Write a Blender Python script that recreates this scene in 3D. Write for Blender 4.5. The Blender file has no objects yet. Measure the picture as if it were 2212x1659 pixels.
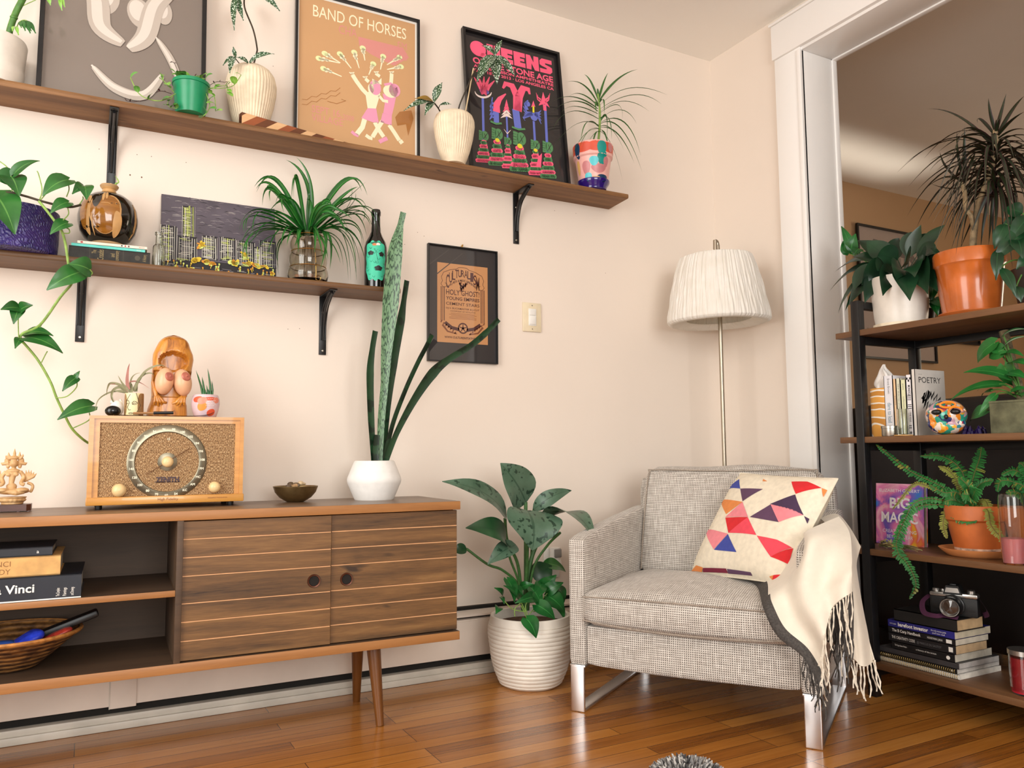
import bpy, bmesh, math, random
from math import sin, cos, pi, sqrt, radians as rad
from mathutils import Vector as V, Matrix, geometry
S = bpy.context.scene
C = S.collection
random.seed(7)

# ------------------------------------------------------------ camera
EYE = V((0.0, 0.0, 0.785))
YAW, PITCH, ROLL, FPX = rad(28.29553), rad(5.11967), rad(-0.43509), 1704.0
_f = V((sin(YAW)*cos(PITCH), cos(YAW)*cos(PITCH), sin(PITCH)))
_r = V((cos(YAW), -sin(YAW), 0)); _u = _r.cross(_f)
CR = _r*cos(ROLL) + _u*sin(ROLL); CU = -_r*sin(ROLL) + _u*cos(ROLL); CF = _f
cam = bpy.data.cameras.new('camera'); cam.sensor_width = 36; cam.lens = FPX*36/2212
cam.clip_start = 0.02; cam.clip_end = 60
camo = bpy.data.objects.new('camera', cam); C.objects.link(camo)
m3 = Matrix((CR, CU, -CF)).transposed()
camo.matrix_world = Matrix.Translation(EYE) @ m3.to_4x4()
S.camera = camo

# ------------------------------------------------------------ daylight, added far-room lights and exposure
S.view_settings.view_transform = 'Standard'; S.view_settings.look = 'None'
S.view_settings.exposure = 0.1; S.view_settings.gamma = 1.0; S.view_settings.use_curve_mapping = False
W = bpy.data.worlds.new('daylight'); S.world = W; W.use_nodes = True
bg = W.node_tree.nodes['Background']; bg.inputs[0].default_value = (1.0, 0.97, 0.92, 1); bg.inputs[1].default_value = 0.55
def area(name, loc, target, sx, sy, power, col, spread=180):
    l = bpy.data.lights.new(name, 'AREA'); l.shape = 'RECTANGLE'; l.size = sx; l.size_y = sy
    l.energy = power; l.color = col; l.spread = rad(spread)
    o = bpy.data.objects.new(name, l); C.objects.link(o); o.location = loc
    o.rotation_euler = (V(target)-V(loc)).to_track_quat('-Z', 'Y').to_euler(); return o
area('window_light', (-1.85, 0.75, 1.5), (1.0, 2.3, 1.05), 1.6, 2.2, 66, (1.0, 0.99, 0.95))
area('rear_window_light', (0.2, -2.4, 1.6), (0.8, 2.3, 1.6), 1.9, 1.7, 88, (1.0, 0.99, 0.96))

area('far_room_fill', (6.42, 1.6, 1.5), (4.3, 2.6, 1.5), 1.2, 1.3, 26, (1.0, 0.86, 0.66))  # unseen warm fill, added to lift the far room
area('ceiling_band_fill', (4.0, 3.17, .45), (4.0, 3.17, 2.6), 1.5, .10, .95, (1, .9, .76), 17)  # hidden strip added only to throw the pale band on the far ceiling

def ray(px, py): return CR*((px-1106)/FPX) - CU*((py-829.5)/FPX) + CF
def at(px, py, x=None, y=None, z=None):
    """point seen at a photo pixel, on the real plane x=, y= or z= where the thing stands"""
    d = ray(px, py)
    t = (x-EYE.x)/d.x if x is not None else (y-EYE.y)/d.y if y is not None else (z-EYE.z)/d.z
    return EYE + d*t
def depth(p): return (V(p)-EYE).dot(CF)
def ppm(p): return FPX/depth(p)

# ------------------------------------------------------------ material helpers
def lin(h):
    if isinstance(h, (tuple, list)): return tuple(h[:3]) + (1,)
    h = h.lstrip('#'); o = []
    for i in (0, 2, 4):
        c = int(h[i:i+2], 16)/255; o.append(c/12.92 if c <= .04045 else ((c+.055)/1.055)**2.4)
    return tuple(o) + (1,)
class NT:
    def __init__(s, name):
        s.m = bpy.data.materials.new(name); s.m.use_nodes = True
        s.t = s.m.node_tree; s.b = s.t.nodes['Principled BSDF']; s._co = None
    def n(s, typ, **kw):
        n = s.t.nodes.new(typ)
        for k, v in kw.items(): setattr(n, k, v)
        return n
    def l(s, a, b): s.t.links.new(a, b)
    def co(s, kind='Object'):
        return s.n('ShaderNodeTexCoord').outputs[kind]
    def map(s, src, scale=(1, 1, 1), rot=(0, 0, 0), loc=(0, 0, 0)):
        m = s.n('ShaderNodeMapping'); m.inputs['Scale'].default_value = scale
        m.inputs['Rotation'].default_value = rot; m.inputs['Location'].default_value = loc
        s.l(src, m.inputs[0]); return m.outputs[0]
    def noise(s, src, scale, detail=3, rough=.5, dist=0):
        n = s.n('ShaderNodeTexNoise'); n.inputs['Scale'].default_value = scale; n.inputs['Detail'].default_value = detail
        n.inputs['Roughness'].default_value = rough; n.inputs['Distortion'].default_value = dist
        s.l(src, n.inputs['Vector']); return n.outputs[0]
    def ramp(s, fac, stops, interp='LINEAR'):
        r = s.n('ShaderNodeValToRGB'); e = r.color_ramp.elements; r.color_ramp.interpolation = interp
        while len(e) < len(stops): e.new(0.5)
        for i, (p, c) in enumerate(stops): e[i].position = p; e[i].color = lin(c)
        s.l(fac, r.inputs[0]); return r.outputs[0]
    def mix(s, fac, a, b, mode='MIX'):
        m = s.n('ShaderNodeMix', data_type='RGBA', blend_type=mode)
        for sock, v in ((m.inputs[0], fac), (m.inputs[6], a), (m.inputs[7], b)):
            if hasattr(v, 'is_linked'): s.l(v, sock)
            elif isinstance(v, (int, float)): sock.default_value = v
            else: sock.default_value = lin(v)
        return m.outputs[2]
    def math(s, op, a, b=0.0, c=None):
        m = s.n('ShaderNodeMath', operation=op)
        for i, v in enumerate((a, b) if c is None else (a, b, c)):
            if hasattr(v, 'is_linked'): s.l(v, m.inputs[i])
            else: m.inputs[i].default_value = v
        return m.outputs[0]
    def sep(s, src):
        n = s.n('ShaderNodeSeparateXYZ'); s.l(src, n.inputs[0]); return n.outputs
    def col(s, c):
        if hasattr(c, 'is_linked'): s.l(c, s.b.inputs['Base Color'])
        else: s.b.inputs['Base Color'].default_value = lin(c)
    def set(s, **k):
        for a, v in k.items():
            a = {'rough': 'Roughness', 'metal': 'Metallic', 'spec': 'Specular IOR Level', 'coat': 'Coat Weight', 'trans': 'Transmission Weight',
                 'ior': 'IOR', 'sheen': 'Sheen Weight', 'sss': 'Subsurface Weight', 'crough': 'Coat Roughness', 'alpha': 'Alpha'}[a]
            if hasattr(v, 'is_linked'): s.l(v, s.b.inputs[a])
            else: s.b.inputs[a].default_value = v
    def bump(s, h, strength=.3, dist=.001):
        b = s.n('ShaderNodeBump'); b.inputs['Strength'].default_value = strength; b.inputs['Distance'].default_value = dist
        s.l(h, b.inputs['Height']); s.l(b.outputs[0], s.b.inputs['Normal'])
def plain(name, c, rough=.5, var=.08, scale=30, bump=.15, bscale=200, bdist=.0006, **k):
    t = NT(name); co = t.co()
    c = lin(c); d = tuple(max(0, x*(1-var*2)) for x in c[:3]); e = tuple(min(1, x*(1+var)) for x in c[:3])
    t.col(t.ramp(t.noise(co, scale, 4), [(.3, d), (.7, e)])); t.set(rough=rough, **k)
    if bump: t.bump(t.noise(co, bscale, 3), bump, bdist)
    return t.m
def wood(name, stops, axis=0, scale=1.0, rough=.45, stretch=14, bump=.15, coat=0, fine=60, knots=False):
    t = NT(name); sc = [stretch*scale]*3; sc[axis] = scale
    co = t.co(); p = t.map(co, sc)
    a = t.noise(p, 1.6, 6, .62, .5); f = t.map(co, [fine*(1 if i == axis else 16) for i in range(3)]); g = t.noise(f, .35, 3, .6)
    v = t.math('ADD', t.math('MULTIPLY', a, .78), t.math('MULTIPLY', g, .22))
    c = t.ramp(v, stops)
    if knots:
        k = t.noise(t.map(co, [9*scale if i == axis else 22*scale for i in range(3)]), 1, 2, .5, .3)
        c = t.mix(t.ramp(k, [(.68, (0, 0, 0)), (.76, (1, 1, 1))]), c, stops[0][1])
    t.col(c); t.set(rough=rough, coat=coat); t.bump(v, bump, .0015); return t.m
def glass(name, c='#ffffff', rough=.02, ior=1.45):
    t = NT(name); t.col(c); t.set(rough=rough, trans=1.0, ior=ior); return t.m
def leafmat(name, c1, c2, rib='#5f9a4a', ribw=.06, rough=.35, spots=None, sscale=60, veins=0.0, edge=None, back=None):
    """u runs along the leaf, v across it (UVMap)"""
    t = NT(name); uv = t.co('UV'); ob = t.co(); u = t.sep(uv)
    c = t.ramp(t.noise(ob, 14, 4), [(.3, c1), (.7, c2)])
    av = t.math('ABSOLUTE', u[1])
    if veins:
        w = t.math('SINE', t.math('MULTIPLY', t.math('SUBTRACT', u[0], t.math('MULTIPLY', av, .35)), 55))
        c = t.mix(t.math('MULTIPLY', t.math('GREATER_THAN', w, .86), veins), c, rib)
    if spots:
        k = t.noise(t.map(ob, (1, 1, 1)), sscale, 2, .4)
        c = t.mix(t.ramp(k, [(spots[1], (0, 0, 0)), (spots[1]+.03, (1, 1, 1))]), c, spots[0])
    if edge:
        c = t.mix(t.math('GREATER_THAN', av, edge[1]), c, edge[0])
    c = t.mix(t.math('MULTIPLY', t.math('LESS_THAN', av, ribw), .8), c, rib)
    if back:
        g = t.n('ShaderNodeNewGeometry'); c = t.mix(g.outputs['Backfacing'], c, back)
    t.col(c); t.set(rough=rough, spec=.45)
    return t.m

# ------------------------------------------------------------ mesh builder
def frame_axes(d):
    d = d.normalized(); a = V((0, 0, 1)) if abs(d.z) < .95 else V((1, 0, 0))
    s = d.cross(a).normalized(); return s, s.cross(d).normalized()
class MB:
    def __init__(s, M=None): s.v = []; s.f = []; s.mi = []; s.uv = {}; s.M = M or Matrix.Identity(4)
    def add(s, vs, fs, mi=0, uvs=None):
        b = len(s.v); s.v += [s.M @ V(p) for p in vs]
        for i, f in enumerate(fs):
            if uvs: s.uv[len(s.f)] = [uvs[j] for j in f]
            s.f.append([b+j for j in f]); s.mi.append(mi if isinstance(mi, int) else mi[i])
        return s
    def bm(s, bm, mi=0):
        bm.verts.index_update(); s.add([v.co.copy() for v in bm.verts], [[v.index for v in f.verts] for f in bm.faces], mi); bm.free(); return s
    def box(s, x0, x1, y0, y1, z0, z1, mi=0, r=0, seg=2):
        bm = bmesh.new(); bmesh.ops.create_cube(bm, size=1)
        for v in bm.verts: v.co = V(((x0+x1)/2+v.co.x*(x1-x0), (y0+y1)/2+v.co.y*(y1-y0), (z0+z1)/2+v.co.z*(z1-z0)))
        if r: bmesh.ops.bevel(bm, geom=list(bm.edges), offset=min(r, .49*min(abs(x1-x0), abs(y1-y0), abs(z1-z0))), segments=seg, profile=.5, affect='EDGES')
        return s.bm(bm, mi)
    def soft(s, x0, x1, y0, y1, z0, z1, mi=0, r=.02, puff=.01, n=14, fn=None):
        """upholstered block: rounded corners and softly bulging faces"""
        bm = bmesh.new(); bmesh.ops.create_cube(bm, size=2)
        bmesh.ops.subdivide_edges(bm, edges=list(bm.edges), cuts=n, use_grid_fill=True)
        hx, hy, hz = abs(x1-x0)/2, abs(y1-y0)/2, abs(z1-z0)/2; c = V(((x0+x1)/2, (y0+y1)/2, (z0+z1)/2)); h = V((hx, hy, hz)); rr = min(r, hx, hy, hz)
        for v in bm.verts:
            n_ = v.co.copy(); p = V([n_[i]*h[i] for i in range(3)])
            q = V([max(-h[i]+rr, min(h[i]-rr, p[i])) for i in range(3)]); d = p-q
            if d.length > 1e-9: p = q + d.normalized()*rr
            for i in range(3):
                j, k = (i+1) % 3, (i+2) % 3
                if abs(n_[i]) > .999: p[i] += math.copysign(puff*(1-n_[j]**2)*(1-n_[k]**2), n_[i])
            p = p + c; v.co = fn(p) if fn else p
        return s.bm(bm, mi)
    def lathe(s, prof, c=(0, 0, 0), seg=40, mi=0, rf=None, cap=False, axis=None):
        c = V(c); vs = []; fs = []; n = len(prof)
        mis = []
        for i in range(seg):
            a = 2*pi*i/seg
            for j, (r, z) in enumerate(prof):
                rr = r + (rf(a, z, r) if rf else 0); p = V((rr*cos(a), rr*sin(a), z))
                vs.append(c + (axis @ p if axis else p))
        for i in range(seg):
            k = (i+1) % seg
            for j in range(n-1):
                fs.append([i*n+j, k*n+j, k*n+j+1, i*n+j+1]); mis.append(mi if isinstance(mi, int) else mi[j])
        if cap:
            fs.append([i*n for i in range(seg)][::-1]); fs.append([i*n+n-1 for i in range(seg)]); mis += [mis[0], mis[-1]]
        return s.add(vs, fs, mis)
    def tube(s, pts, rad_, seg=8, mi=0, cap=True, flat=1.0, up=None):
        pts = [V(p) for p in pts]; n = len(pts); R = rad_ if isinstance(rad_, (list, tuple)) else [rad_]*n
        vs = []; prev = None
        for i, p in enumerate(pts):
            d = (pts[min(i+1, n-1)]-pts[max(i-1, 0)])
            if d.length < 1e-9: d = V((0, 0, 1))
            d.normalize()
            if prev is None: a, b = frame_axes(d) if up is None else (d.cross(V(up)).normalized(), None)
            else: a = (prev - d*prev.dot(d)).normalized()
            b = d.cross(a).normalized(); prev = a
            for k in range(seg):
                t = 2*pi*k/seg; vs.append(p + (a*cos(t) + b*sin(t)*flat)*R[i])
        fs = [[i*seg+k, i*seg+(k+1) % seg, (i+1)*seg+(k+1) % seg, (i+1)*seg+k] for i in range(n-1) for k in range(seg)]
        if cap: fs += [list(range(seg))[::-1], [(n-1)*seg+k for k in range(seg)]]
        return s.add(vs, fs, mi)
    def ball(s, c, r, mi=0, seg=20, rings=12, rot=None):
        c = V(c); r = (r, r, r) if isinstance(r, (int, float)) else r; vs = []; fs = []
        for i in range(rings+1):
            t = pi*i/rings
            for k in range(seg):
                p = V((r[0]*sin(t)*cos(2*pi*k/seg), r[1]*sin(t)*sin(2*pi*k/seg), r[2]*cos(t))); vs.append(c + (rot @ p if rot else p))
        fs = [[i*seg+k, (i+1)*seg+k, (i+1)*seg+(k+1) % seg, i*seg+(k+1) % seg] for i in range(rings) for k in range(seg)]
        return s.add(vs, fs, mi)
    def grid(s, fn, nu, nv, mi=0, uv=False, thick=0):
        P = [[V(fn(i/nu, j/nv)) for j in range(nv+1)] for i in range(nu+1)]
        vs = [p for r in P for p in r]; uvs = [(i/nu, j/nv) for i in range(nu+1) for j in range(nv+1)] if uv else None
        fs = [[i*(nv+1)+j, (i+1)*(nv+1)+j, (i+1)*(nv+1)+j+1, i*(nv+1)+j+1] for i in range(nu) for j in range(nv)]
        s.add(vs, fs, mi, uvs)
        if thick:
            N = []
            for i in range(nu+1):
                for j in range(nv+1):
                    du = P[min(i+1, nu)][j]-P[max(i-1, 0)][j]; dv = P[i][min(j+1, nv)]-P[i][max(j-1, 0)]
                    nn = du.cross(dv); N.append(nn.normalized() if nn.length > 1e-12 else V((0, 0, 1)))
            b = [vs[k]-N[k]*thick for k in range(len(vs))]; s.add(b, [f[::-1] for f in fs], mi, uvs)
            rim = [(i, 0) for i in range(nu)] + [(nu, j) for j in range(nv)] + [(i, nv) for i in range(nu, 0, -1)] + [(0, j) for j in range(nv, 0, -1)]
            id_ = [i*(nv+1)+j for i, j in rim]; m = len(id_)
            s.add([vs[k] for k in id_]+[b[k] for k in id_], [[k, m+k, m+(k+1) % m, (k+1) % m] for k in range(m)], mi)
        return s
    def prism(s, poly, d0, d1, T=None, mi=0, side=None):
        """polygon in local x,z extruded along local y from d0 to d1"""
        T = T or Matrix.Identity(4); n = len(poly)
        vs = [T @ V((x, d0, z)) for x, z in poly] + [T @ V((x, d1, z)) for x, z in poly]
        fs = [list(range(n)), list(range(n, 2*n))[::-1]] + [[i, n+i, n+(i+1) % n, (i+1) % n] for i in range(n)]
        return s.add(vs, fs, [mi, mi]+[mi if side is None else side]*n)
    def strap(s, pts, w, mi=0, nrm=None, fold=.25, wf=None, twist=0):
        """long strap leaf along pts; w the widest width, wf(t) its profile"""
        pts = [V(p) for p in pts]; n = len(pts); vs = []; uvs = []; wf = wf or (lambda t: min(1, .45+2.2*t)*(1-t**3)**.8)
        prev = nrm and V(nrm)
        for i, p in enumerate(pts):
            t = i/(n-1); d = (pts[min(i+1, n-1)]-pts[max(i-1, 0)]).normalized()
            if prev is None: prev = V((0, 0, 1)) if abs(d.z) < .8 else V((-CF.x, -CF.y, .3))
            nn = prev-d*prev.dot(d); nn = nn.normalized() if nn.length > 1e-6 else frame_axes(d)[1]; prev = nn
            if twist: nn = Matrix.Rotation(twist*t, 3, d) @ nn
            c = d.cross(nn).normalized(); ww = w*max(wf(t), .02)/2
            for k, q in ((-1, 1), (0, 0), (1, 1)): vs.append(p + c*k*ww + nn*q*fold*ww); uvs.append((t, float(k)))
        fs = [[i*3+k, i*3+k+1, (i+1)*3+k+1, (i+1)*3+k] for i in range(n-1) for k in (0, 1)]
        return s.add(vs, fs, mi, uvs)
    def blade(s, base, tip, w, mi=0, nrm=None, arch=.12, fold=.18, shape='ovate', n=12, wave=0):
        """broad leaf from base to tip"""
        base = V(base); tip = V(tip); L = (tip-base).length; d = (tip-base)/L
        nn = V(nrm) if nrm is not None else V((-CF.x*.7, -CF.y*.7, .75)); nn = (nn-d*nn.dot(d))
        nn = nn.normalized() if nn.length > 1e-5 else frame_axes(d)[1]
        sh = {'ovate': lambda t: sin(pi*t**.72)**.85*(1-.15*t) , 'heart': lambda t: (max(0, sin(pi*min(1, t**.55*.995))))**.8*(1.08-.35*t),
              'lance': lambda t: sin(pi*t**.8)**1.1, 'oval': lambda t: sqrt(max(0, 1-(2*t-1)**2))}[shape]
        vs = []; uvs = []; K = (-1, -.55, 0, .55, 1)
        ph = random.random()*6
        for i in range(n+1):
            t = i/n; c = base + d*L*t + nn*(arch*L*4*t*(1-t)); tan = (d + nn*arch*4*(1-2*t)).normalized(); bn = (nn-tan*nn.dot(tan)).normalized(); cr = tan.cross(bn)
            ww = max(.0015, w/2*sh(min(max(t, .004), .996)))
            lob = -L*.16*(1-t/.22) if shape == 'heart' and t < .22 else 0
            for k in K:
                vs.append(c + cr*k*ww + tan*lob*abs(k) + bn*(fold*abs(k)*ww + wave*ww*sin(ph+9*t)*abs(k)*(1 if k > 0 else -1))); uvs.append((t, k))
        m = len(K); fs = [[i*m+k, i*m+k+1, (i+1)*m+k+1, (i+1)*m+k] for i in range(n) for k in range(m-1)]
        return s.add(vs, fs, mi, uvs)
def mesh_from(mb, name, mats, inv=None, smooth=38):
    me = bpy.data.meshes.new(name); vs = [inv @ p for p in mb.v] if inv else mb.v
    me.from_pydata([tuple(p) for p in vs], [], mb.f)
    for m in (mats if isinstance(mats, (list, tuple)) else [mats]): me.materials.append(m)
    me.polygons.foreach_set('material_index', mb.mi)
    uv = me.uv_layers.new(name='UVMap'); data = [0.0]*(len(me.loops)*2)
    for p in me.polygons:
        ex = mb.uv.get(p.index); n = p.normal; a = max(range(3), key=lambda i: abs(n[i])); ij = ((1, 2), (0, 2), (0, 1))[a]
        for q, li in enumerate(p.loop_indices):
            u = ex[q] if ex else (me.vertices[me.loops[li].vertex_index].co[ij[0]], me.vertices[me.loops[li].vertex_index].co[ij[1]])
            data[li*2], data[li*2+1] = u
    uv.data.foreach_set('uv', data)
    me.polygons.foreach_set('use_smooth', [smooth is not None]*len(me.polygons))
    if smooth is not None and smooth < 180: me.set_sharp_from_angle(angle=rad(smooth))
    me.validate(); me.update(); return me
def rootmat(o):
    while o.parent: o = o.parent
    return Matrix.LocRotScale(o.location, o.rotation_euler, None)
def thing(name, label, cat, loc=(0, 0, 0), rz=0, group=None, rot=None):
    o = bpy.data.objects.new(name, None); o.empty_display_size = .03; C.objects.link(o); o.location = loc; o.rotation_euler = rot or (0, 0, rz)
    o['label'] = label; o['category'] = cat
    if group: o['group'] = group
    return o
def part(mb, name, parent, mats, local=False, smooth=38, label=None, remesh=0, kind=None):
    me = mesh_from(mb, name, mats, None if local else rootmat(parent).inverted(), smooth)
    o = bpy.data.objects.new(name, me); C.objects.link(o); o.parent = parent
    if label: o['label'] = label
    if kind: o['kind'] = kind
    if remesh: fuse(o, remesh)
    return o
def solo(mb, name, label, cat, mats, loc=(0, 0, 0), group=None, smooth=38, kind=None, remesh=0):
    me = mesh_from(mb, name, mats, Matrix.Translation(V(loc)).inverted(), smooth)
    o = bpy.data.objects.new(name, me); C.objects.link(o); o.location = loc; o['label'] = label; o['category'] = cat
    if group: o['group'] = group
    if kind: o['kind'] = kind
    if remesh: fuse(o, remesh)
    return o
def fuse(o, size):
    m = o.modifiers.new('fuse', 'REMESH'); m.mode = 'VOXEL'; m.voxel_size = size; m.use_smooth_shade = True
    q = o.modifiers.new('smooth', 'SMOOTH'); q.iterations = 4; q.factor = .5
def struct(mb, name, mats, parent=None, smooth=None, label=None):
    o = part(mb, name, parent, mats, smooth=smooth) if parent else None
    if not o:
        me = mesh_from(mb, name, mats, None, smooth); o = bpy.data.objects.new(name, me); C.objects.link(o); o['kind'] = 'structure'
        o['label'] = label or name.replace('_', ' '); o['category'] = name.split('_')[0]
    return o

# ------------------------------------------------------------ lettering and flat artwork
_tc = {}
def glyphs(s, bold=0):
    k = (s, bold)
    if k not in _tc:
        cu = bpy.data.curves.new('t', 'FONT'); cu.body = s; cu.size = 1; cu.offset = bold; cu.resolution_u = 3
        o = bpy.data.objects.new('t', cu); C.objects.link(o); dg = bpy.context.evaluated_depsgraph_get(); me = bpy.data.meshes.new_from_object(o.evaluated_get(dg))
        vs = [(v.co.x, v.co.y) for v in me.vertices]; fs = [list(p.vertices) for p in me.polygons]
        bpy.data.objects.remove(o); bpy.data.curves.remove(cu); bpy.data.meshes.remove(me); _tc[k] = (vs, fs)
    return _tc[k]
class Art:
    """flat artwork on a sheet: x to the right, z up, facing -y; units are fractions of the sheet, layers stand off by a hair"""
    def __init__(s, mb, w, h, T=None, y=0.0, eps=.00015): s.mb = mb; s.w = w; s.h = h; s.T = T or Matrix.Identity(4); s.y = y; s.e = eps; s.k = 1
    def pt(s, p): return s.T @ V((p[0]*s.w, s.y-s.e*s.k, p[1]*s.h))
    def up(s): s.k += 1; return s
    def poly(s, ps, mi): s.mb.add([s.pt(p) for p in ps], [list(range(len(ps)))], mi); return s
    def rect(s, x0, x1, y0, y1, mi): return s.poly([(x0, y0), (x1, y0), (x1, y1), (x0, y1)], mi)
    def ell(s, cx, cy, rx, ry, mi, n=20, rot=0, a0=0, a1=2*pi):
        ps = []
        for i in range(n):
            a = a0+(a1-a0)*i/(n if a1-a0 > 6.28 else n-1); x, y = rx*cos(a), ry*sin(a); ps.append((cx+x*cos(rot)-y*sin(rot), cy+x*sin(rot)+y*cos(rot)))
        return s.poly(ps, mi)
    def line(s, ps, wd, mi, taper=None):
        """stroke of width wd (fraction of sheet width)"""
        P = [V((p[0]*s.w, p[1]*s.h)) for p in ps]; L = []; R = []; n = len(P)
        for i, p in enumerate(P):
            d = (P[min(i+1, n-1)]-P[max(i-1, 0)]); d = d.normalized() if d.length > 1e-9 else V((1, 0)); q = V((-d.y, d.x))*wd*s.w/2*(taper(i/(n-1)) if taper else 1)
            L.append(p+q); R.append(p-q)
        vs = [s.T @ V((p.x, s.y-s.e*s.k, p.y)) for p in L+R]
        s.mb.add(vs, [[i, n+i, n+i+1, i+1] for i in range(n-1)], mi); return s
    def text(s, t, x, y, mi, w=None, h=None, align='l', bold=0, rot=0, arc=None):
        vs, fs = glyphs(t, bold)
        if not vs: return s
        x0, x1 = min(p[0] for p in vs), max(p[0] for p in vs); y1 = max(.69, max(p[1] for p in vs)); tw = (x1-x0)
        H = (h or .05)*s.h; sy = H/y1; sx = (w*s.w/tw) if w else sy; ox = {'l': 0, 'c': -tw*sx/2, 'r': -tw*sx}[align]; out = []
        for p in vs:
            a, b = (p[0]-x0)*sx+ox, p[1]*sy
            if arc: b -= arc*((a/(tw*sx/2))**2)*s.h
            if rot: a, b = a*cos(rot)-b*sin(rot), a*sin(rot)+b*cos(rot)
            out.append(s.T @ V((x*s.w+a, s.y-s.e*s.k, y*s.h+b)))
        s.mb.add(out, [f[::1] for f in fs], mi); return s
def qcurve(a, b, c, n=10):
    a, b, c = V(a), V(b), V(c); return [a*(1-t)**2+b*2*t*(1-t)+c*t*t for t in [i/n for i in range(n+1)]]
def ccurve(pts, n=6):
    """smooth curve through the points"""
    P = [V(p) for p in pts]; out = []
    for i in range(len(P)-1):
        p0 = P[max(i-1, 0)]; p1 = P[i]; p2 = P[i+1]; p3 = P[min(i+2, len(P)-1)]
        for k in range(n):
            t = k/n; out.append(.5*((2*p1)+(p2-p0)*t+(2*p0-5*p1+4*p2-p3)*t*t+(3*p1-p0-3*p2+p3)*t**3))
    return out+[P[-1]]
def turned(cx, y, pts, base=None, cy=None):
    """centre and (radius, z) profile of an upright turned thing from its half-widths and heights in the photo at depth y"""
    c = at(cx, cy or pts[0][1], y=y); out = []
    for hw, py in pts:
        p = at(cx, py, y=y); out.append((hw/ppm(p), p.z))
    if base is not None:
        dz = base-out[0][1]; n = len(out); out = [(r, z+dz*(1-i/(n-1))) for i, (r, z) in enumerate(out)]
    z0 = out[0][1]; return V((c.x, y, z0)), [(r, z-z0) for r, z in out]

# ------------------------------------------------------------ shared materials
def m_wall(name, c):
    t = NT(name); co = t.co(); cl = lin(c)
    t.col(t.ramp(t.noise(co, 1.3, 4), [(.3, tuple(x*.97 for x in cl[:3])), (.7, tuple(min(1, x*1.02) for x in cl[:3]))])); t.set(rough=.55, spec=.3)
    t.bump(t.noise(co, 90, 3, .6), .12, .002); return t.m
WALL = m_wall('cream_wall_paint', '#ebded1'); WALL2 = m_wall('tan_wall_paint', '#b8946f'); CEIL = m_wall('ceiling_paint', '#f7f3ec')
TRIM = m_wall('white_gloss_trim_paint', '#f7f5f2'); TRIM.node_tree.nodes['Principled BSDF'].inputs['Roughness'].default_value = .3
def m_floor():
    t = NT('oak_strip_floor'); co = t.co(); b = t.n('ShaderNodeTexBrick'); b.offset = .37; b.offset_frequency = 3
    b.inputs['Color1'].default_value = (0, 0, 0, 1); b.inputs['Color2'].default_value = (1, 1, 1, 1); b.inputs['Mortar'].default_value = (.5, .5, .5, 1)
    for k, v in (('Scale', 1), ('Mortar Size', .0011), ('Mortar Smooth', .3), ('Bias', 0), ('Brick Width', .83), ('Row Height', .057)): b.inputs[k].default_value = v
    w = t.noise(t.map(co, (.7, 17.5, 1)), 1, 1); t.l(co, b.inputs['Vector'])
    g = t.noise(t.map(co, (2.2, 60, 60)), 1.3, 6, .6, .6); g2 = t.noise(t.map(co, (20, 420, 420)), .5, 2)
    v = t.math('ADD', t.math('MULTIPLY', t.sep(b.outputs[0])[0], .42), t.math('MULTIPLY', g, .48)); v = t.math('ADD', v, t.math('MULTIPLY', g2, .16))
    c = t.ramp(v, [(.22, '#643816'), (.42, '#935a23'), (.6, '#ab6e2d'), (.85, '#bf843f')])
    c = t.mix(b.outputs[1], c, '#3a1d0b'); t.col(c); t.set(rough=t.math('ADD', .16, t.math('MULTIPLY', t.noise(co, 6, 3), .16)), coat=.35, crough=.12)
    t.bump(t.math('ADD', t.math('MULTIPLY', t.math('SUBTRACT', 1, b.outputs[1]), .6), t.math('MULTIPLY', t.noise(co, 14, 2), .25)), .25, .0015); return t.m
FLOOR = m_floor()
BLACK = plain('black_metal', '#121214', .38, .1, 60, .08, 300); CHARC = plain('charcoal_metal', '#1c1b1d', .45)
SHELFW = wood('rustic_brown_shelf_wood', [(.25, '#4a2f1a'), (.45, '#7a5431'), (.62, '#936a42'), (.85, '#a87d50')], 0, .8, .6, 18, .4, knots=True)
SHELFW2 = wood('dark_walnut_shelf_wood', [(.25, '#45301c'), (.5, '#6b4a2c'), (.8, '#805c38')], 0, .8, .5, 18, .25)
CREAMP = plain('cream_plastic', '#e6d7b8', .35, .03); WHITEP = plain('white_plastic', '#eae8e2', .35, .03)
SCREW = plain('steel_screw', '#a9a49a', .3, metal=1.0, bump=0); BRASS = plain('brass', '#c8a15a', .25, metal=1.0, bump=0)
SOIL = plain('dark_potting_soil', '#2a1b10', .95, .4, 120, .8, 120, .004)
DARKGAP = plain('dark_slot', '#17130f', .9)

# ------------------------------------------------------------ the setting
YW, XW, ZC_ = 2.685, 2.512, 2.617        # back wall, right wall, ceiling height
OY1, OY0, OZ = 2.142, 0.15, 2.415          # the wide opening in the right wall
struct(MB().box(-2.6, 6.6, -3.0, 3.7, -.06, 0), 'floor', [FLOOR])
struct(MB().box(-2.6, 6.6, -3.0, 3.7, ZC_, ZC_+.06), 'ceiling', [CEIL])
wb = MB().box(-2.6, XW+.15, YW, YW+.1, 0, ZC_)
for mx, my in ((281, 378), (306, 383), (214, 322), (296, 334), (327, 338), (402, 351), (590, 143), (586, 160), (622, 711), (647, 710), (874, 528), (916, 510), (902, 502), (1198, 455), (1244, 461), (1308, 590)):
    p = at(mx, my, y=YW); r = .0022 if my in (378, 383) else .0012; wb.add([(p.x+r*cos(k*pi/4), YW-.0003, p.z+r*1.2*sin(k*pi/4)) for k in range(8)], [list(range(8))], 1)
struct(wb, 'wall_back', [WALL, plain('old_nail_hole', '#6f4a34', .9, bump=0)])
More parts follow.
